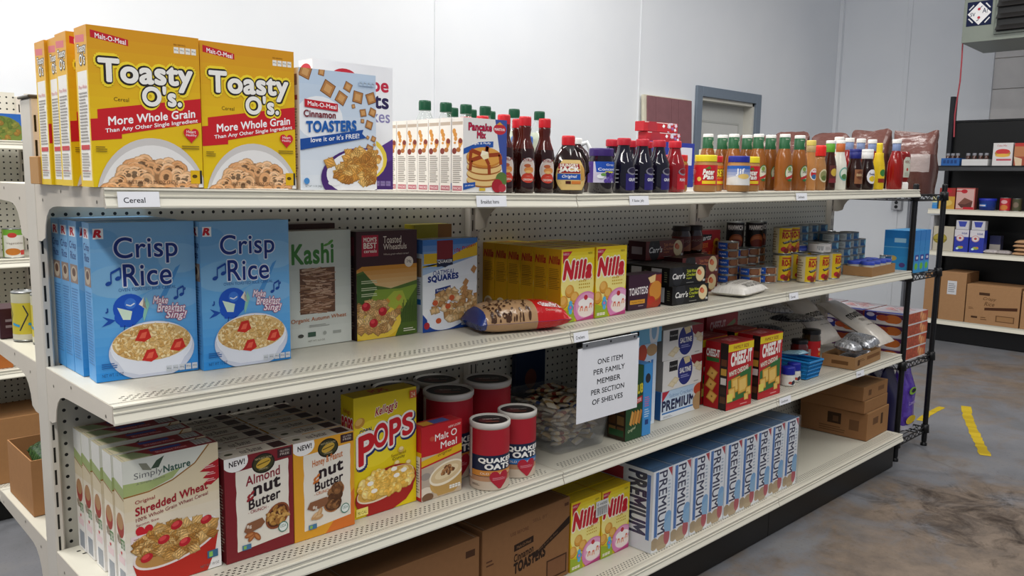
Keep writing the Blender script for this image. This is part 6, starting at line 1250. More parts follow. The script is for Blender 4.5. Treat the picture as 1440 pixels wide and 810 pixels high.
def chz_f(cv):
    cv.rect(0, 0, 1, 1, 'b41a22'); cv.rect(.0, .875, 1, .985, 'e2c81e'); cv.text('FAMILY SIZE', .2, .905, .8, .955, '8a2a1c', .02); cv.text('CHEEZ-IT', .12, .66, .93, .84, 'f4efe8', .06, sl=.03)
    cv.poly([(.05, .44), (.95, .60), (.95, .15), (.05, .1)], '2f6a34'); cv.text('WHITE CHEDDAR', .06, .5, .82, .57, 'e8ecd8', .03, sl=.08)
    for u, v, z in ((.35, .36, .24), (.62, .34, .26), (.2, .24, .18), (.86, .22, .14), (.78, .14, .12)):
        for q, c in ((1.06, '9a6a20'), (.96, 'd8a844'), (.7, 'e6c068')): cv.poly([(u+z*q*cos(t+.9), v+z*q*sin(t+.9)*cv.ar) for t in (0, pi/2, pi, 1.5*pi)], c)
    cv.rect(.02, .12, .24, .24, 'e0d460'); cv.rect(0, 0, 1, .09, 'b41a22'); cv.lines(.55, .03, .9, .06, 1, 'e0a0a0')
def chz_l(cv):
    cv.rect(0, 0, 1, 1, 'a8161e'); cv.rect(.66, 0, 1, 1, '241a16'); cv.text('CHEEZ-IT', .05, .78, .62, .88, 'f4efe8', .06); cv.rect(.06, .70, .62, .76, '2f6a34')
    for u, v in ((.34, .52), (.3, .35), (.36, .17)):
        z = .26
        for q, c in ((1.06, '9a5a20'), (.97, 'd89a44'), (.75, 'e2b05a')): cv.poly([(u+z*q*cos(t+.3), v+z*q*sin(t+.3)*cv.ar) for t in (0, pi/2, pi, 1.5*pi)], c)
        cv.ell(u, v, .035, '8a5a20', 1)
    for i, c in enumerate(('5a3a24', '3a2a20', 'd8d0c8', 'c8983a', '6a3a20', '2a1c18')): cv.rect(.72, .1+i*.14, .96, .2+i*.14, c)
def chz_t(cv): cv.rect(0, 0, 1, 1, '8e1a1e'); cv.text('CHEEZ-IT', .3, .3, .7, .7, 'c88a8a', .04)
CZ = {'*': 'a8161e', 't': '8e1a1e'}
o = carton('cracker_box', 'red cheese cracker box with yellow top band, left of the front pair', 'cracker box', .165, .098, .248, CZ, chz_f, chz_l, chz_t, group='red cheese cracker boxes'); at(o, 2.122, -.386, z3(2.2), -2)
at(dup(o, 'red cheese cracker box with yellow top band, right of the front pair'), 2.348, -.384, z3(2.4), -1)
at(dup(o, 'red cheese cracker box right behind the left front one'), 2.126, -.275, z3(2.2), 0); at(dup(o, 'red cheese cracker box right behind the right front one'), 2.346, -.274, z3(2.4), 0)
def chs(cv): cv.rect(0, 0, 1, 1, '9a1a20'); cv.text('CHEEZ-IT', .12, .3, .6, .7, 'd0a8a4', .05); cv.line([(.65, .3), (.92, .6)], .08, '6a7a4a')
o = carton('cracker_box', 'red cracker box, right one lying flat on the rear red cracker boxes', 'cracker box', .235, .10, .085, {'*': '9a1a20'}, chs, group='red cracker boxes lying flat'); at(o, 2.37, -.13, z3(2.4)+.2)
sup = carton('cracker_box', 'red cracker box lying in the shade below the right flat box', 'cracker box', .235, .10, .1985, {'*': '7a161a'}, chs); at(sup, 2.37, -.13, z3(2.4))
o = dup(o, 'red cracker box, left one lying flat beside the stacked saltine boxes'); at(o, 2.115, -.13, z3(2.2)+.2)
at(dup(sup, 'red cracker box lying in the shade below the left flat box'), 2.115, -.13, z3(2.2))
# condiment jars, basket, pouches
def mayo(cv): cv.rect(0, .0, 1, .7, 'dedcd4'); cv.poly([(.3, .2), (.6, .6), (.75, .3), (.55, .05)], '2a2a3c'); cv.ell(.4, .3, .08, 'b84a3a', .8)
my = kids(bottle('mayonnaise_jar', 'small white jar with dark blue lid, nearest the red cracker boxes', 'jar', (2.655, -.345, z3(2.66)), [(.024, 0), (.028, .003), (.028, .04), (.025, .047), (.025, .05)], 'd8d6cc', capp(.0275, .048, .03, .97), '1c2490', ('satin', 'satin'), lab=[(.004, .042, -180, 0, mayo)], group='small white jars with blue lids'))
dup(my, 'small white jar with dark blue lid, beside the blue basket', (2.742, -.325, z3(2.74)+.0006))
mb = MB(); w, d, h = .13, .20, .075
for s0, s1, a, b in ((.86, 1, 0, h),):
    n = 10
    for k in range(4):
        P = [(-1, -1), (1, -1), (1, 1), (-1, 1)]; p, q = P[k], P[(k+1) % 4]
        for i in range(n+1):
            t = i/n; x, y = p[0]+(q[0]-p[0])*t, p[1]+(q[1]-p[1])*t; mb.tube([(x*w/2*s0, y*d/2*s0, .002), (x*w/2, y*d/2, h)], .0022, '1f78b8', 6)
        for zz in (.004, .022, .04, .058, h): f = s0+(1-s0)*zz/h; mb.tube([(p[0]*w/2*f, p[1]*d/2*f, zz), (q[0]*w/2*f, q[1]*d/2*f, zz)], .0032 if zz < h else .005, '2484c4', 6)
mb.box(-w/2*.86, w/2*.86, -d/2*.86, d/2*.86, .001, .004, '1f78b8')
mb.grid([[(sx*w/2*f*.985, sy*d/2*f*.985, zz) for sx, sy in ((-1, -1), (1, -1), (1, 1), (-1, 1))] for f, zz in ((.86, .003), (1, h-.002))], '2080c0', False, True)
o = mb.build('plastic_basket', M['satin'], None, (2.845, -.27, z3(2.84)+.0012)); tag(o, 'bright blue plastic basket in front of the dark jars', 'basket')
pillow('seasoning_pouch', 'pale blue pouch lying in the blue plastic basket', 'pouch', .10, .07, .02, lambda u, v, R: R.choice(('8ab4c8', '9ac0d0')), loc=(2.84, -.275, z3(2.8)+.090), rot=(0, 8, 80), seed=5)
SJ = [(.034, 0), (.038, .004), (.038, .105), (.033, .118), (.033, .122)]
def redl(cv): cv.rect(0, 0, 1, 1, 'a82a24'); cv.rect(.02, .1, .2, .6, 'd8d4cc'); cv.lines(.04, .15, .18, .55, 5, '5a5a58')
def redl2(cv): cv.rect(0, 0, 1, 1, 'b81c20'); cv.text('Vlasic', .4, .5, .75, .65, 'f0e6da', .03); cv.rect(.42, .28, .75, .42, 'd88a2a'); cv.bars(.02, .1, .12, .6)
sj = kids(bottle('sauce_jar', 'dark red sauce jar with black lid right behind the blue basket', 'jar', (2.958, -.235, z3(2.95)), SJ, '5a1a14', capp(.036, .120, .016, .97), '141213', lab=[(.012, .085, -180, 0, redl)], group='dark red sauce jars'))
dup(sj, 'dark red sauce jar with black lid, left and further back', (2.845, -.125, z3(2.85)+.0006))
bottle('pickle_jar', 'tall dark jar with bright red label left of the cardboard tray', 'jar', (3.065, -.235, z3(3.07)), [(.036, 0), (.041, .004), (.041, .135), (.037, .148), (.037, .152)], '3a2c18', capp(.040, .150, .018, .97), '121112', lab=[(.03, .12, -150, 20, redl2)])
dup(sj, 'dark red sauce jar hidden at the rear under the silver pouches', (2.96, -.10, z3(2.96)+.0006))
foil = lambda u, v, R: R.choice(('c8cace', 'b8babe', 'd8dade', '9a9ca0'))
pillow('foil_pouch', 'dark crumpled foil pouch lying on the jars by the pegboard', 'pouch', .20, .13, .04, lambda u, v, R: R.choice(('6a6a6c', '9a9a9c', '4a4a4c')), 'foil', (2.89, -.10, z3(2.9)+.152), (3, 3, 15), 4, .008)
pillow('foil_pouch', 'crumpled foil pouch lying above the tall red-label jar', 'pouch', .19, .13, .035, lambda u, v, R: R.choice(('7a7a7c', 'a8a8aa', '545456')), 'foil', (3.048, -.155, z3(3.05)+.194), (-4, 4, -12), 6, .008)
pillow('foil_pouch', 'crumpled foil pouch on top of the two lower foil pouches', 'pouch', .17, .12, .035, foil, 'foil', (2.96, -.10, z3(3)+.248), (3, -3, 50), 9, .008)
TX3, TY3 = 3.285, -.33
tray('cardboard_tray', 'brown cardboard tray of silver pouches at the edge of the third shelf', .33, .15, .056, (TX3, TY3, z3(TX3)), 4, None, lambda f, l: (f.rect(.45, .45, .95, .75, '7a5432'), f.lines(.1, .5, .38, .75, 2, '6a4a2c'), f.rect(.1, .25, .18, .7, '5a3c24'), l.rect(.3, .3, .8, .6, '6a4a2c')))
for i, (dx, dy, dz, r, nm) in enumerate(((-.105, 0, .008, (4, 4, 80), 'bottom left'), (.0, .0, .008, (3, -4, 95), 'bottom middle'), (.105, .005, .008, (-4, 3, 88), 'bottom right'), (-.078, -.012, .064, (8, 8, 8), 'top left'), (.066, -.01, .078, (-8, -10, 84), 'top right'))):
    pillow('foil_pouch', f'shiny silver pouch in the brown cardboard tray, {nm} one', 'pouch', .135 if dz > .02 else .10, .10 if dz > .02 else .085, .05 if dz > .02 else .035, foil, 'foil', (TX3+dx, TY3+dy, z3(TX3)+dz), r, 20+i, .008 if dz < .02 else .013, group='silver pouches in the tray')
bei = lambda u, v, R: 'dcd4c8'
def bdec(cv): cv.text('mountain', .36, .12, .50, .88, '3a342c', .02, rot=90); cv.text('TRAIL MIX', .54, .3, .60, .8, '6a6258', rot=90); cv.text('net weight', .66, .3, .70, .8, '8a8276', rot=90)
pillow('snack_bag', 'large beige bag with dark lettering draped over the tray of silver pouches', 'bag', .36, .20, .05, bei, 'film', (3.57, -.205, z3(3.5)+.128), (0, 28, -88), 31, .005, dec=bdec, flat=.3)
pillow('snack_bag', 'upper beige bag leaning at the rear against the pegboard end', 'bag', .27, .19, .05, bei, 'film', (3.262, -.132, z3(3.3)+.162), (0, 42, -92), 33, .006, dec=bdec, flat=.3)
# hanging paper sign
sx0, sx1, sz1 = 1.2385, 1.5175, sz(2, 1.38)-.040
mb = MB(); yS = -.443; mb.box(sx0, sx1, yS, yS+.0012, sz1-.232, sz1-.014, 'e9eaee')
cv = Cv(mb, lambda u, v, l: (sx0+u*(sx1-sx0), yS-l, sz1-.232+v*.218), .279, .218)
for i, (t, a, b) in enumerate((('ONE ITEM', .31, .72), ('PER FAMILY', .25, .76), ('MEMBER', .31, .69), ('PER SECTION', .22, .76), ('OF SHELVES', .24, .74))): cv.text(t, a, .745-i*.135, b, .815-i*.135, '1c1c22', .014)
o = mb.build('paper_sign', M['paper']); tag(o, 'white paper sign reading ONE ITEM PER FAMILY MEMBER hanging from the second shelf', 'sign')
mb = MB(); mb.box(sx0+.018, sx1-.012, yS-.003, yS+.003, sz1-.016, sz1+.002, 'b8babc', .001); mb.box(sx0-.003, sx1+.003, yS+.0031, yS+.0045, sz1-.010, sz1+.004, '141416')
for t in (.12, .5, .9): mb.prism([(sx0+(sx1-sx0)*t+.0035*cos(a*pi/5), sz1-.007+.0035*sin(a*pi/5)) for a in range(10)], 'y', yS-.0042, yS-.003, '4a4c50')
mb.build('sign_holder', M['tin'], o)
# ================================================================== bottom shelf
z4 = lambda x: sz(4, x)
def prem9(cv):
    cv.grad(0, 1, 'f3f4f6', 'e6ebf1', 3); cv.rect(.12, .18, .28, .98, '3f74b8'); cv.text('PREMIUM', .30, .20, .72, .97, '18224c', .016, rot=-90); cv.poly([(.76, .99), (.98, .99), (.98, .87)], 'b03040'); cv.lines(.78, .5, .92, .85, 8, 'a8b8c8'); cv.ell(.15, .1, .2, 'b09a78', 1); cv.ell(.55, .08, .3, 'b8a07c', .9); cv.ell(.8, .14, .16, 'b8505a', 1.8); cv.ell(.85, .35, .2, '7fb0dc', 1.4); cv.poly([(.6, .3), (1, .4), (1, .18), (.7, .2)], '8fbce0')
def p9t(cv): cv.rect(0, 0, 1, 1, '2f567c'); cv.rect(.1, .1, .9, .45, '3a6a98'); cv.rect(.15, .55, .85, .9, '5f6a74')
o = carton('cracker_box', 'white cracker box with sideways lettering on the bottom shelf, first at the left end', 'cracker box', .106, .25, .281, {'*': 'dfe5ec', 't': '2f567c', 'l': 'e2e7ec'}, prem9, lambda cv: (cv.rect(0, 0, 1, 1, 'e4e9ee'), cv.text('PREMIUM', .60, .2, .88, .95, '18224c', .05, rot=-90), cv.rect(.9, .15, .96, .95, '3f74b8'), cv.ell(.3, .1, .2, 'b09a78', 1), cv.rect(.03, .8, .5, .95, 'b8283c')), p9t, group='row of nine white cracker boxes on the bottom shelf', m='card'); at(o, 1.662, -.412, z4(1.7))
for i, nm in enumerate(('second', 'third', 'fourth', 'fifth', 'sixth', 'seventh', 'eighth', 'ninth')): at(dup(o, f'white cracker box with sideways lettering on the bottom shelf, {nm} from the left'), 1.662+.1085*(i+1), -.413+random.Random(i).uniform(-.003, .002), z4(1.7+.1085*(i+1)))
mb = MB(); xs0, xs1 = 1.657, 1.662+.1085*9+.003
za, zb = z4(2.65)+.0015, z4(2.6)+.2895
for q in (((xs0, -.4205, za), (xs1, -.4205, za), (xs1, -.4205, zb), (xs0, -.4205, zb)), ((xs1, -.150, za), (xs0, -.150, za), (xs0, -.150, zb), (xs1, -.150, zb)), ((xs0, -.150, za), (xs0, -.4205, za), (xs0, -.4205, zb), (xs0, -.150, zb)), ((xs1, -.4205, za), (xs1, -.150, za), (xs1, -.150, zb), (xs1, -.4205, zb)), ((xs0, -.4205, zb), (xs1, -.4205, zb), (xs1, -.150, zb), (xs0, -.150, zb))): mb.poly(q, 'ffffff')
tag(mb.build('shrink_wrap', M['wrap']), 'clear shrink wrap around the row of white cracker boxes on the bottom shelf', 'wrap')
n4 = carton('cookie_box', 'yellow wafer cookie box on the bottom shelf, right one beside the white boxes', 'cookie box', .143, .056, .2275, NB, nilla_f, nilla_l, group='yellow cookie boxes on the bottom shelf'); at(n4, 1.508, -.325, z4(1.55))
at(dup(n4, 'yellow wafer cookie box on the bottom shelf, left one beside the cardboard cases'), 1.363, -.322, z4(1.45))
for x, s in ((1.508, 'right'), (1.363, 'left')):
    for k, nm in enumerate(('second', 'third')): at(dup(n4, f'yellow wafer cookie box on the bottom shelf, {nm} from the front in the {s} column'), x, -.262+.06*k, z4(x))
mb = MB(); mb.box(-.03, .03, -.0006, .0006, 0, .052, 'dcdcd8'); cv = Cv(mb, lambda u, v, l: (-.03+u*.06, -.0006-l, v*.052), .06, .052); cv.bars(.08, .08, .92, .62, 22, '1a1a1a', 'e2e2de'); cv.text('0 44000', .1, .7, .9, .88, '3a3a3a'); tag(mb.build('barcode_sticker', M['paper'], None, (1.506, -.3275, z4(1.5)+.152)), 'white barcode sticker across the two bottom-shelf yellow boxes', 'sticker')
def caseA(cv):
    D = '2e2018'; cv.text('USE BEFORE', .30, .80, .5, .84, '5a3a28'); cv.text('SELL BY', .55, .86, .72, .90, '6a4a34'); cv.rect(.34, .60, .56, .68, D, .10); cv.text('Malt-O-Meal', .37, .62, .53, .655, '8a6444', .01, sl=.1); cv.text('Cinnamon', .34, .47, .56, .56, D, .03, sl=.16); cv.text('TOASTERS', .34, .33, .70, .45, D, .06, sl=.16); cv.poly([(.54, .40), (1.0, .66), (1.0, .76), (.56, .46)], D); cv.text('love it or its free', .62, .475, .85, .505, '7a5a40', sl=.55); cv.rect(.72, .05, .97, .30, '4a3020'); cv.rect(.735, .07, .955, .28, '7d563a'); cv.rect(.93, .9, .98, .94, '5a3a28'); cv.lines(.04, .55, .12, .64, 2, '5a3a28'); cv.lines(.06, .05, .6, .2, 3, '6a4830')
CK = {'*': '8a6240', 't': '7a5638'}
o = carton('shipping_carton', 'brown shipping carton with black lettering beside the bottom-shelf yellow boxes', 'carton', .375, .30, .253, CK, caseA, m='cardboard', bev=.002); at(o, .982, -.335, z4(1.1), 2)
o = carton('shipping_carton', 'plain brown shipping carton at the left of the lettered one on the bottom shelf', 'carton', .42, .30, .245, CK, lambda cv: (cv.text('CFP 22:43 1606', .3, .55, .62, .62, '3a2618'), cv.rect(.88, .8, .96, .88, '4a3020'), cv.lines(.1, .2, .5, .4, 3, '5a3a28')), m='cardboard', bev=.002); at(o, .545, -.342, z4(.7), 0)
for x, w_, nm in ((.10, .40, 'plain brown carton at the left end of the bottom shelf'),):
    o = carton('shipping_carton', nm, 'carton', w_, .30, .22, CK, None, m='cardboard', bev=.002); at(o, x, -.34, z4(.3))
# big cartons right
def bigc(cv): cv.rect(.62, .4, .72, .8, '4a3220'); cv.rect(.25, .5, .5, .75, '6a4a30')
def bigl(cv): cv.rect(.42, .42, .62, .82, '3a281a'); cv.rect(.5, .5, .58, .7, '5a3e28'); cv.lines(.3, .1, .7, .34, 3, '6a4a30'); cv.rect(.74, .3, .88, .68, '6a4a30')
BK = {'*': '8e6542', 't': '94714e', 'f': '9a7048'}
o = carton('shipping_carton', 'wide brown carton on the bottom shelf far right, lowest of the stack', 'carton', .265, .335, .135, BK, bigc, bigl, m='cardboard', bev=.002); at(o, 3.392, -.382, z4(3.5), 2)
o = carton('shipping_carton', 'brown carton with torn lid, on top of the wide carton at the far right', 'carton', .27, .32, .06, BK, None, m='cardboard', bev=.002); at(o, 3.372, -.372, z4(3.5)+.136, 1)
o = carton('shipping_carton', 'topmost brown carton of the far right stack on the bottom shelf', 'carton', .275, .31, .068, BK, lambda cv: (cv.rect(.2, .3, .32, .7, '6a4a30'), cv.rect(.6, .4, .85, .7, '7a5638')), m='cardboard', bev=.002); at(o, 3.362, -.366, z4(3.5)+.197, 0)
# ================================================================== wire rack goods
def fish_l(cv): cv.grad(0, 1, '3a9ad4', '2a7fc8', 5); cv.rect(.4, .72, .85, .82, 'a8d4ec'); cv.ell(.35, .35, .18, 'c8b060', .6); cv.ell(.75, .2, .12, '5a4a8a', .8); cv.ell(.2, .15, .1, '9ac83a', .8); cv.rect(0, .6, 1, .62, '6ab4e0')
def fish_f(cv): cv.grad(0, 1, '3a9ad4', '2a7fc8', 4); cv.rect(.2, .28, .9, .42, '2a3a9a'); cv.ell(.5, .15, .3, '6ac03a', .9); cv.ell(.6, .35, .2, 'd8d8e4', .6)
o = carton('snack_box', 'bright blue snack box on the wire rack, first behind the front post', 'box', .064, .125, .215, {'*': '3a94d0', 't': '4aa4dc'}, fish_f, fish_l, group='bright blue snack boxes on the rack'); at(o, 3.782, -.365, RZ[2])
for i, nm in enumerate(('second', 'third', 'fourth')): at(dup(o, f'bright blue snack box on the wire rack, {nm} from the left'), 3.782+.068*(i+1), -.365, RZ[2])
w0 = can('food_can', 'small white and blue tin at the far end of the second shelf, lower of two', 'can', (3.625, -.335+.02, z2(3.6)), .028, .034, lambda cv: (cv.rect(0, 0, 1, 1, 'b8ccdc'), cv.rect(.3, 0, .5, 1, '2a5a8a'), cv.ell(.6, .5, .06, '2a3a4a', .8))); dup(w0, 'small white and blue tin at the far end of the second shelf, upper of two', (3.625, -.315, z2(3.6)+.0352))
def waf_l(cv): cv.rect(0, 0, 1, 1, 'd0c8c8'); cv.rect(0, .25, .3, 1, '26308a'); cv.poly([(.0, .95), (1, .95), (1, .55), (.3, .7)], '5a2a5a'); cv.ell(.7, .5, .22, 'c06a30', .5); cv.ell(.45, .55, .15, 'b0502c', .5); cv.rect(0, 0, 1, .16, 'd8d2d0'); cv.ell(.15, .75, .1, 'd0c8e0', .5)
def waf_f(cv): cv.rect(0, 0, 1, 1, 'b8543a'); cv.pile(.5, .5, .4, .6, 20, 'blob', .08, ['c87a4a', 'd89a6a', 'a84a30'], 3); cv.rect(0, 0, 1, .12, 'd8d2d0')
def waf_t(cv): cv.rect(0, 0, 1, 1, 'c8c0c4'); cv.poly([(0, 0), (.2, 0), (.1, 1), (0, 1)], '2c3690'); cv.pile(.6, .5, .3, .7, 30, 'blob', .06, ['c89a9a', 'b87a7a', 'd0b0b0'], 3); cv.line([(.15, .1), (.9, .9)], .02, 'd8d4d8')
o = carton('waffle_box', 'red, white and blue flat box, lowest of the front stack on the rack', 'box', .30, .205, .060, {'*': 'c8c0c0'}, waf_f, waf_l, waf_t, group='flat red white and blue boxes on the rack'); at(o, 3.785, -.37, RZ[1])
for c, (yy, nm) in enumerate(((-.37, 'front'), (-.155, 'second'), (.06, 'third'))):
    for q in range(4):
        if c or q: at(dup(o, f'red, white and blue flat box, {("lowest", "second", "third", "topmost")[q]} of the {nm} stack on the rack'), 3.785+.003*((q*7+c) % 3), yy, RZ[1]+q*.0608)
def upbag(name, label, cat, w, d, h, col, loc, rz, seed, group=None, m='film', dec=None, top=.80):
    """upright bag standing on its base, gathered to a flat crimped top"""
    R = random.Random(seed); mb = MB(); n = 28; rows = []; K = 14
    ph = [(R.randint(2, 7), R.uniform(0, 6), R.uniform(4, 14)) for _ in range(5)]
    for i in range(K+1):
        t = i/K; f = 1.0-.12*abs(t-.4) if t < top else 1-.02; dd = d*(1 if t < .6 else max(.06, 1-((t-.6)/(top+.1-.6))**1.2)); r_ = []
        for j in range(n):
            a = 2*pi*j/n; sx, sy = cos(a), sin(a); e = .55; x = abs(sx)**e*(1 if sx > 0 else -1); y = abs(sy)**e*(1 if sy > 0 else -1)
            wv = sum(sin(k*a+p+q*t) for k, p, q in ph)/5*(.05 if i else 0)
            r_.append((w/2*x*f*(1+wv), dd/2*y*(1+wv*1.5), h*t+(0 if i in (0,) else R.uniform(-.002, .002)+(sin(a*2+seed)*.015 if t > .9 else 0))))
        rows.append(r_)
    mb.grid(rows, lambda i, j: col(i/K, j/n, R), True, True); mb.poly(rows[0][::-1], col(0, 0, R)); mb.poly(rows[-1], col(1, 0, R))
    if dec: dec(Cv(mb, lambda u, v, l: (-w/2+u*w, -d/2*1.06-l-.001, v*h), w, h)); 
    o = mb.build(name, M[m], None, (loc[0], loc[1], loc[2]+.001)); o.rotation_euler = (0, 0, radians(rz)); return tag(o, label, cat, group)
br = lambda t, a, R: '6a453e' if t > .62 else ('a89a96' if .33 < t < .60 and .64 < a < .86 else '54352f')
for i, (x, y, rz, nm) in enumerate(((3.965, -.285, 3, 'nearest the ketchup bottle'), (3.96, -.06, -3, 'second from the front'), (3.965, .165, 2, 'third from the front'), (3.96, .39, -2, 'fourth from the front'), (3.965, .615, 2, 'last at the rear'))):
    upbag('snack_bag', f'brown plastic bag on top of the wire rack, {nm}', 'bag', .215, .15, .305+.012*(i % 2), br, (x, y, RZ[3]), rz-90, 40+i, 'brown bags on top of the rack', top=.9)
def petdec(cv): cv.ell(.45, .62, .28, '8ab83a', .45); cv.ell(.52, .62, .18, '2a2a3a', .4); cv.text('Lawn', .2, .40, .7, .46, 'b8a0e0', .02); cv.ell(.45, .15, .4, 'd8b82a', .35)
pur = lambda t, a, R: R.choice(('5a3ca8', '5638a0', '6042b0')) if .0 < t < .9 else 'c8c4d0'
upbag('pet_food_bag', 'bright purple bag standing on the bottom wire shelf behind the front post', 'bag', .16, .11, .335, pur, (4.045, -.285, RZ[0]), 0, 60, top=.9, dec=petdec)
dk = lambda t, a, R: '1c1644'
upbag('pet_food_bag', 'dark navy bag standing on the bottom wire shelf left of the purple one', 'bag', .15, .12, .335, lambda t, a, R: ('d8c87a' if t < .6 else 'd0ccc4') if .84 < a < .93 else dk(t, a, R), (3.862, -.275, RZ[0]), 0, 61, m='satin', top=.9)
upbag('pet_food_bag', 'dark bag with green emblem behind the purple bag on the bottom wire shelf', 'bag', .15, .11, .335, lambda t, a, R: R.choice(('2c2744', '3a3452')), (4.04, -.145, RZ[0]), 0, 62, dec=lambda cv: (cv.ell(.6, .7, .2, '8ab83a', .6), cv.lines(.3, .2, .9, .5, 4, '8a84a8')))
# ================================================================== black shelving goods (facing left)
def bsbox(name, label, y0, y1, z, h, d, col, art, cat='box', m='card', xf=7.412):
    w = y0-y1; o = carton(name, label, cat, w, d, h, col, art, m=m, bev=.002); o.rotation_euler = (0, 0, -pi/2); o.location = (xf+d/2, (y0+y1)/2, z+.0015); return o
def cakew(cv): cv.rect(0, 0, 1, 1, 'd8d4d2'); cv.ell(.5, .55, .4, 'b8863a', .5); cv.ell(.5, .62, .36, 'c83a3a', .4); cv.ell(.5, .45, .38, 'e0b04a', .25); cv.text('Cake Mix', .2, .84, .7, .92, 'b8343c'); cv.rect(.2, .22, .95, .3, 'c04a5a')
bsbox('cake_mix_box', 'white cake mix box with a layered cake on the top black shelf', .375, .225, 1.565, .19, .06, {'*': 'cfcbc8'}, cakew)
bsbox('cake_mix_box', 'red-brown cake mix box beside the white one at the picture edge', .213, .06, 1.565, .187, .06, {'*': 'a04a34'}, lambda cv: (cv.rect(0, .4, 1, .85, 'b87a50'), cv.rect(0, .85, 1, 1, 'b8342c'), cv.poly([(0, .4), (.4, .3), (.4, 0), (.1, 0)], 'd8c0a0')))
def crate(name, label, y0, y1, z, h, col, m='satin'):
    mb = MB(); w = y0-y1; d = .16; e = .005
    for b in ((-w/2, w/2, -d/2, -d/2+e, 0, h), (-w/2, w/2, d/2-e, d/2, 0, h), (-w/2, -w/2+e, -d/2+e, d/2-e, 0, h), (w/2-e, w/2, -d/2+e, d/2-e, 0, h), (-w/2+e, w/2-e, -d/2+e, d/2-e, 0, e)): mb.box(*b, col, .001)
    cv = face_cv(mb, 'f', w, d, h)
    if m == 'satin':
        for i in range(4): cv.rect(.12+i*.2, .3, .26+i*.2, .75, '163f7a')
    o = mb.build(name, M[m], None, (7.412+d/2, (y0+y1)/2, z+.0015)); o.rotation_euler = (0, 0, -pi/2); return tag(o, label, 'crate')
crate('spice_crate', 'small blue crate of bottles on the top black shelf', .785, .635, 1.565, .065, '2a62a8')
crate('spice_tray', 'white tray of small bottles on the top black shelf', .615, .41, 1.565, .055, 'd4d4d2', 'paper')
sp = kids(bottle('spice_bottle', 'small spice bottle in the blue crate, left one', 'bottle', (7.455, .745, 1.574), [(.015, 0), (.018, .003), (.018, .07), (.013, .082)], '4a2a20', capp(.016, .08, .02), '8a8a90', group='spice bottles in the crates'))
for y, nm in ((.705, 'in the blue crate, middle one'), (.665, 'in the blue crate, right one'), (.58, 'in the white tray, first from the left'), (.53, 'in the white tray, second from the left'), (.48, 'in the white tray, third from the left'), (.435, 'in the white tray, rightmost')): dup(sp, f'small spice bottle {nm}', (7.455, y, 1.5746), 0)
def bcr(cv): cv.rect(0, 0, 1, 1, 'b8605a'); cv.rect(.0, .05, .95, .95, 'd0a8a0'); cv.ell(.42, .84, .17, 'b82430', .7); cv.rect(0, .82, .3, .87, 'b82430'); cv.poly([(.1, .25), (.45, .55), (.9, .4), (.85, .12), (.3, .08)], '5a342c'); cv.poly([(.1, .25), (.45, .55), (.9, .4), (.5, .24)], '7a4c40'); cv.rect(.4, .02, .95, .12, 'b82430')
bsbox('brownie_mix_box', 'red brownie mix box with chocolate square on the second black shelf', .634, .485, 1.185, .188, .07, {'*': '7a3a30'}, bcr)
bsbox('brownie_mix_box', 'yellow and red mix box left of the brownie mix box', .775, .645, 1.185, .185, .07, {'*': 'a03028'}, lambda cv: (cv.rect(0, 0, 1, .6, 'c89a3a'), cv.ell(.5, .3, .35, 'd8b860', .6), cv.ell(.6, .85, .2, 'b82430', .6)))
bsbox('baking_mix_box', 'blue and cream box at the end of the second black shelf', .83, .79, 1.185, .11, .08, {'*': '5a9ac8'}, lambda cv: (cv.rect(0, .5, 1, 1, 'd8d4a0'), cv.rect(0, 0, 1, .3, '3a8ad0')))
bottle('frosting_tub', 'dark blue frosting tub right of the brownie mix box', 'tub', (7.48, .40, 1.185), [(.05, 0), (.062, .004), (.066, .08), (.066, .084)], '1f3a8a', capp(.069, .082, .02, .97), '2030a0', ('satin', 'satin'), lab=[(.01, .075, -240, -120, lambda cv: (cv.rect(.2, .3, .75, .7, '2a6ab8'), cv.rect(.25, .4, .7, .58, 'd8d0d8')))])
can('food_can', 'red pie filling can on the second black shelf', 'can', (7.46, .258, 1.185), .042, .112, lambda cv: (cv.rect(0, 0, 1, 1, 'b82a34'), cv.ell(.25, .25, .12, 'c87a3a', .7), cv.ell(.25, .7, .1, 'd8a0a0', .6)))
can('food_can', 'greenish can right of the red pie filling can', 'can', (7.46, .170, 1.185), .037, .108, lambda cv: (cv.rect(0, 0, 1, 1, '4a4a34'), cv.ell(.25, .5, .1, '7a6a5a', 1)))
bsbox('baking_mix_box', 'red box at the picture edge on the second black shelf', .09, -.05, 1.185, .15, .08, {'*': 'a8202c'}, lambda cv: cv.rect(0, 0, 1, .12, 'd85a50'))
def flour(cv): cv.rect(0, 0, 1, .68, '2c3aa0'); cv.rect(0, .68, 1, 1, 'd4d0d4'); cv.ell(.4, .62, .28, 'c89a9a', .9); cv.ell(.4, .62, .22, 'dcd4d4', .9); cv.ell(.4, .62, .1, 'b04a4a', .9); cv.text('SUGAR', .5, .8, .9, .88, '2c3a8a', .03); cv.ell(.45, .2, .22, '9aa84a', .5); cv.ell(.55, .24, .1, 'c87a3a', .5); cv.ell(.25, .15, .1, 'c0e0e8', .8)
f0 = bsbox('sugar_bag', 'blue and white sugar packet on the third black shelf, left of the pair', .621, .507, .815, .195, .08, {'*': '2c3aa0', 't': 'd0ccd0'}, flour, 'packet')
f1 = dup(f0, 'blue and white sugar packet on the third black shelf, right of the pair'); f1.location.y = .44
def lid(cv): cv.rect(0, 0, 1, 1, 'c8c6ca'); cv.poly([(.15, .9), (.85, .9), (.72, .3), (.28, .3)], '3a48a4')
f0 = bsbox('sugar_bag', 'white and blue packet lying on the left blue sugar packet', .615, .512, 1.0125, .078, .08, {'*': 'c8c6ca'}, lid, 'packet'); f1 = dup(f0, 'white and blue packet lying on the right blue sugar packet'); f1.location.y = .437
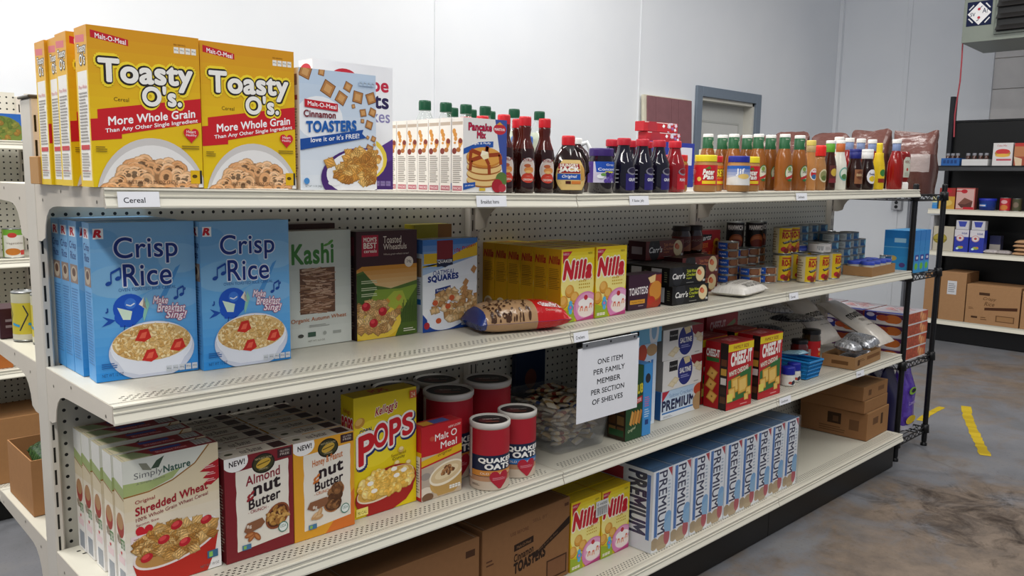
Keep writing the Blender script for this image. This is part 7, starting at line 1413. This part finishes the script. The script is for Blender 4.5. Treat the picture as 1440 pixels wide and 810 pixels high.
bsbox('flour_bag', 'dark and clear packet standing behind the right blue sugar packet', .375, .29, .815, .15, .08, {'*': '3a3a54'}, lambda cv: (cv.rect(0, 0, 1, .5, '9a948c'), cv.rect(0, .5, 1, 1, '23264a')), 'packet', xf=7.54)
bsbox('baking_mix_box', 'cream box with a large golden round emblem on the third black shelf', .80, .63, .815, .215, .09, {'*': 'c0b8a4'}, lambda cv: (cv.ell(.35, .5, .34, '8a7a24', .8), cv.ell(.35, .52, .3, 'a8983a', .7), cv.line([(.0, .45), (.7, .45)], .02, '3a341c')))
bsbox('baking_mix_box', 'grey white carton at the left end of the third black shelf', .835, .806, .815, .31, .2, {'*': 'b8b8bc'}, None)
for y, z, nm, c in ((.33, .817, 'left', ('a8a0a0', 'b8b0ac')), (.23, .817, 'right', ('9a9090', 'a8a09c'))): pillow('seasoning_pouch', f'flat clear pouch lying on the third black shelf, {nm} of two', 'pouch', .11, .09, .035, lambda u, v, R: R.choice(c), 'film', (7.46, y, z), (0, 0, 90), int(y*100), .003)
for q in range(4): pillow('sugar_pouch', f'tan pouch on the third black shelf at the picture edge, {("lowest", "second", "third", "topmost")[q]} of the pile', 'pouch', .16, .12, .032, lambda u, v, R: R.choice(('b08a68', 'b8926c')), 'film', (7.485, .085-(.01 if q % 2 else 0), .8165+q*.033), (0, 0, 90), 70+q, .003)
BK2 = {'*': 'a8805a', 'r': '8a6644'}
bsbox('shipping_carton', 'tall brown carton with white shipping label on the lowest black shelf', .705, .492, .20, .43, .32, BK2, lambda cv: (cv.rect(.28, .54, .64, .82, 'd0d0d2'), cv.lines(.32, .58, .6, .78, 5, '8a8a8e')), 'carton', 'cardboard')
bsbox('shipping_carton', 'wide brown carton with dark print on the lowest black shelf', .484, .062, .20, .34, .32, BK2, lambda cv: (cv.rect(.24, .74, .44, .81, '4a3222'), cv.text('Crispy', .32, .60, .56, .70, '6a4a30', .02, sh=.3), cv.text('Rice', .36, .48, .54, .58, '6a4a30', .02, sh=.3), cv.poly([(.36, .36), (.36, .43), (.96, .5), (.96, .42)], '4a2c1c'), cv.rect(.58, .1, .92, .26, '6a4a30'), cv.rect(.6, .12, .9, .24, 'a07850'), cv.lines(.06, .36, .16, .42, 2, '6a4a30'), cv.rect(.12, .14, .24, .19, '4a3222'), cv.lines(.3, .1, .42, .2, 2, '6a4a30')), 'carton', 'cardboard')
bsbox('shipping_carton', 'brown carton cut off at the picture edge on the lowest black shelf', .052, -.33, .20, .32, .32, BK2, None, 'carton', 'cardboard')
bsbox('shipping_carton', 'brown carton seen through the wire rack on the lowest black shelf', .838, .713, .20, .40, .30, BK2, None, 'carton', 'cardboard')
# ================================================================== goods at the far left
def gv(cv): cv.rect(0, 0, 1, 1, '2a62b0'); cv.poly([(0, 0), (0, .85), (.4, .8), (.75, .6), (.9, .3), (.9, .05)], 'dcd6da'); cv.text('Value', .02, .78, .3, .92, 'e8e8f0', .02); cv.lines(.1, .55, .7, .68, 2, 'c86a80'); cv.ell(.5, .3, .42, '6a7a34', .8); cv.pile(.5, .3, .36, .8, 26, 'blob', .06, ['7a7a34', '8a6a2c', '5a6a2a'], 2)
o = carton('dinner_box', 'blue packaged dinner box on the wall shelving at the left edge', 'box', .19, .06, .104, {'*': '2a5aa4', 'r': '5a2a24'}, gv); at(o, .262, 1.83, 1.518)
o = carton('dinner_box', 'orange and pink box seen between the upright and the yellow cereal boxes', 'box', .13, .08, .16, {'*': 'd8905a'}, lambda cv: (cv.rect(0, 0, 1, .4, 'c890a8'), cv.rect(0, .85, 1, 1, '3a2a24'))); at(o, .50, 1.90, 1.518)
def veg(cv): cv.rect(0, 0, 1, 1, '8a9a4a'); cv.rect(.35, .0, .72, 1, 'd4d0c4'); cv.rect(.35, .8, .72, 1, '6a9a34'); cv.ell(.5, .8, .07, 'b83a34', .6); cv.text('Vegetables', .40, .45, .68, .55, '7a6a5a'); cv.ell(.5, .2, .12, 'b8702c', .5); cv.rect(.62, .08, .72, .25, 'c03a34')
v0 = can('food_can', 'vegetable can with cream label on the wall shelving at the left edge', 'can', (.375, 1.83, 1.052), .038, .118, veg, a0=-16); can('food_can', 'bright green vegetable can cut by the left picture edge', 'can', (.28, 1.83, 1.052), .038, .116, lambda cv: (cv.rect(0, 0, 1, 1, '3a8a34'), cv.ell(.5, .2, .1, 'c8d850', .8), cv.ell(.6, .7, .08, 'c83a34', .6)), a0=-16)
def soda(cv): cv.rect(0, 0, 1, 1, 'c8b83a'); cv.rect(0, .8, 1, 1, 'c8c4a8'); cv.rect(0, .0, 1, .12, 'c8c4b0'); [cv.line([(.1+i*.2, .2), (.2+i*.2, .55), (.15+i*.2, .75)], .015, '2a2a3a') for i in range(5)]; [cv.line([(i*.2, .35), (.1+i*.2, .30)], .03, '3a9ac8') for i in range(5)]
s0 = can('soda_can', 'yellow soda can on the rear side shelf behind the left upright', 'can', (.052, .33, .984), .031, .122, soda, a0=30); dup(s0, 'second yellow soda can touching the upright on the rear side shelf', (.078, .262, .9846), radians(0))
o = carton('dinner_box', 'dark maroon flat box on the rear side shelf at the left edge', 'box', .06, .10, .075, {'*': '3a1420'}, lambda cv: cv.lines(.2, .3, .8, .7, 2, '8a7a80')); at(o, .004, .375, .984)
mb = MB(); w, d, h = .16, .22, .14; e = .003
for b in ((-w/2, w/2, -d/2, -d/2+e, 0, h), (-w/2, w/2, d/2-e, d/2, 0, h), (-w/2, -w/2+e, -d/2+e, d/2-e, 0, h+.0), (w/2-e, w/2, -d/2+e, d/2-e, 0, h), (-w/2+e, w/2-e, -d/2+e, d/2-e, 0, e)): mb.box(*b, 'a87a50', .0004)
o = mb.build('open_carton', M['cardboard'], None, (.095, .325, .5685)); tag(o, 'open brown carton on the rear side shelf behind the left upright', 'carton')
pillow('produce_bag', 'dark green packet standing in the open brown carton', 'packet', .12, .10, .06, lambda u, v, R: R.choice(('3a5a34', '4a6a3c', '2c4a2c')), 'film', (.095, .325, .655), (0, -12, 90), 80, .004)
for i, (x, nm) in enumerate(((-.02, 'left'), (.22, 'right'))):
    o = carton('shipping_carton', f'brown carton on the lower wall shelving at the left edge, {nm} one', 'carton', .23, .26, .27, {'*': '9a7048', 't': '8a6440'}, None, m='cardboard', bev=.002); at(o, x, 1.78, .14)
at(dup(o, 'brown carton on the lower wall shelving further right, behind the open brown carton'), .46, 1.78, .14)
o = carton('dinner_box', 'orange snack box on the middle wall shelf at the left edge', 'box', .2, .1, .10, {'*': 'a8622c'}, lambda cv: cv.pile(.5, .5, .45, .5, 20, 'blob', .06, ['b8702c', 'c88a3c'], 2)); at(o, .14, 1.79, .612)

# ------------------------------------------------------------------ settle everything on the gently dipping shelves
bpy.context.view_layer.update()
for o in list(COL.objects):
    if o.parent or o.get('kind') or o.type not in ('MESH', 'EMPTY') or o.name.split('.')[0] in ('shelf_card', 'paper_sign', 'gondola_shelving', 'wall_shelving', 'wire_rack', 'black_shelving', 'shrink_wrap'): continue
    ms = [o] if o.type == 'MESH' else [c for c in o.children if c.type == 'MESH']
    P = [c.matrix_world @ Vector(q) for c in ms for q in c.bound_box]
    x0, x1 = min(p.x for p in P), max(p.x for p in P); y0, y1 = min(p.y for p in P), max(p.y for p in P); z0 = min(p.z for p in P)
    if x0 < -.03 or x1 > 3.72 or y0 < -.5 or y1 > .5: continue
    k = next((k for k in (1, 2, 3, 4) if z0 > sz(k, (x0+x1)/2)-.02), None)
    if k:
        zc = o.location.z-.0006; xc = o.location.x
        lo = sz(k, (x0+x1)/2); hi = max(sz(k, max(x0, 0)), sz(k, min(x1, 3*SEC)), *[ZS[k][i] if x0 < ZT[i] < x1 else -1 for i in range(4)])
        o.location.z += hi-lo+.0003
        if z0 < hi+.004: o.location.z += max(0, hi+.0006-(z0+hi-lo+.0003))
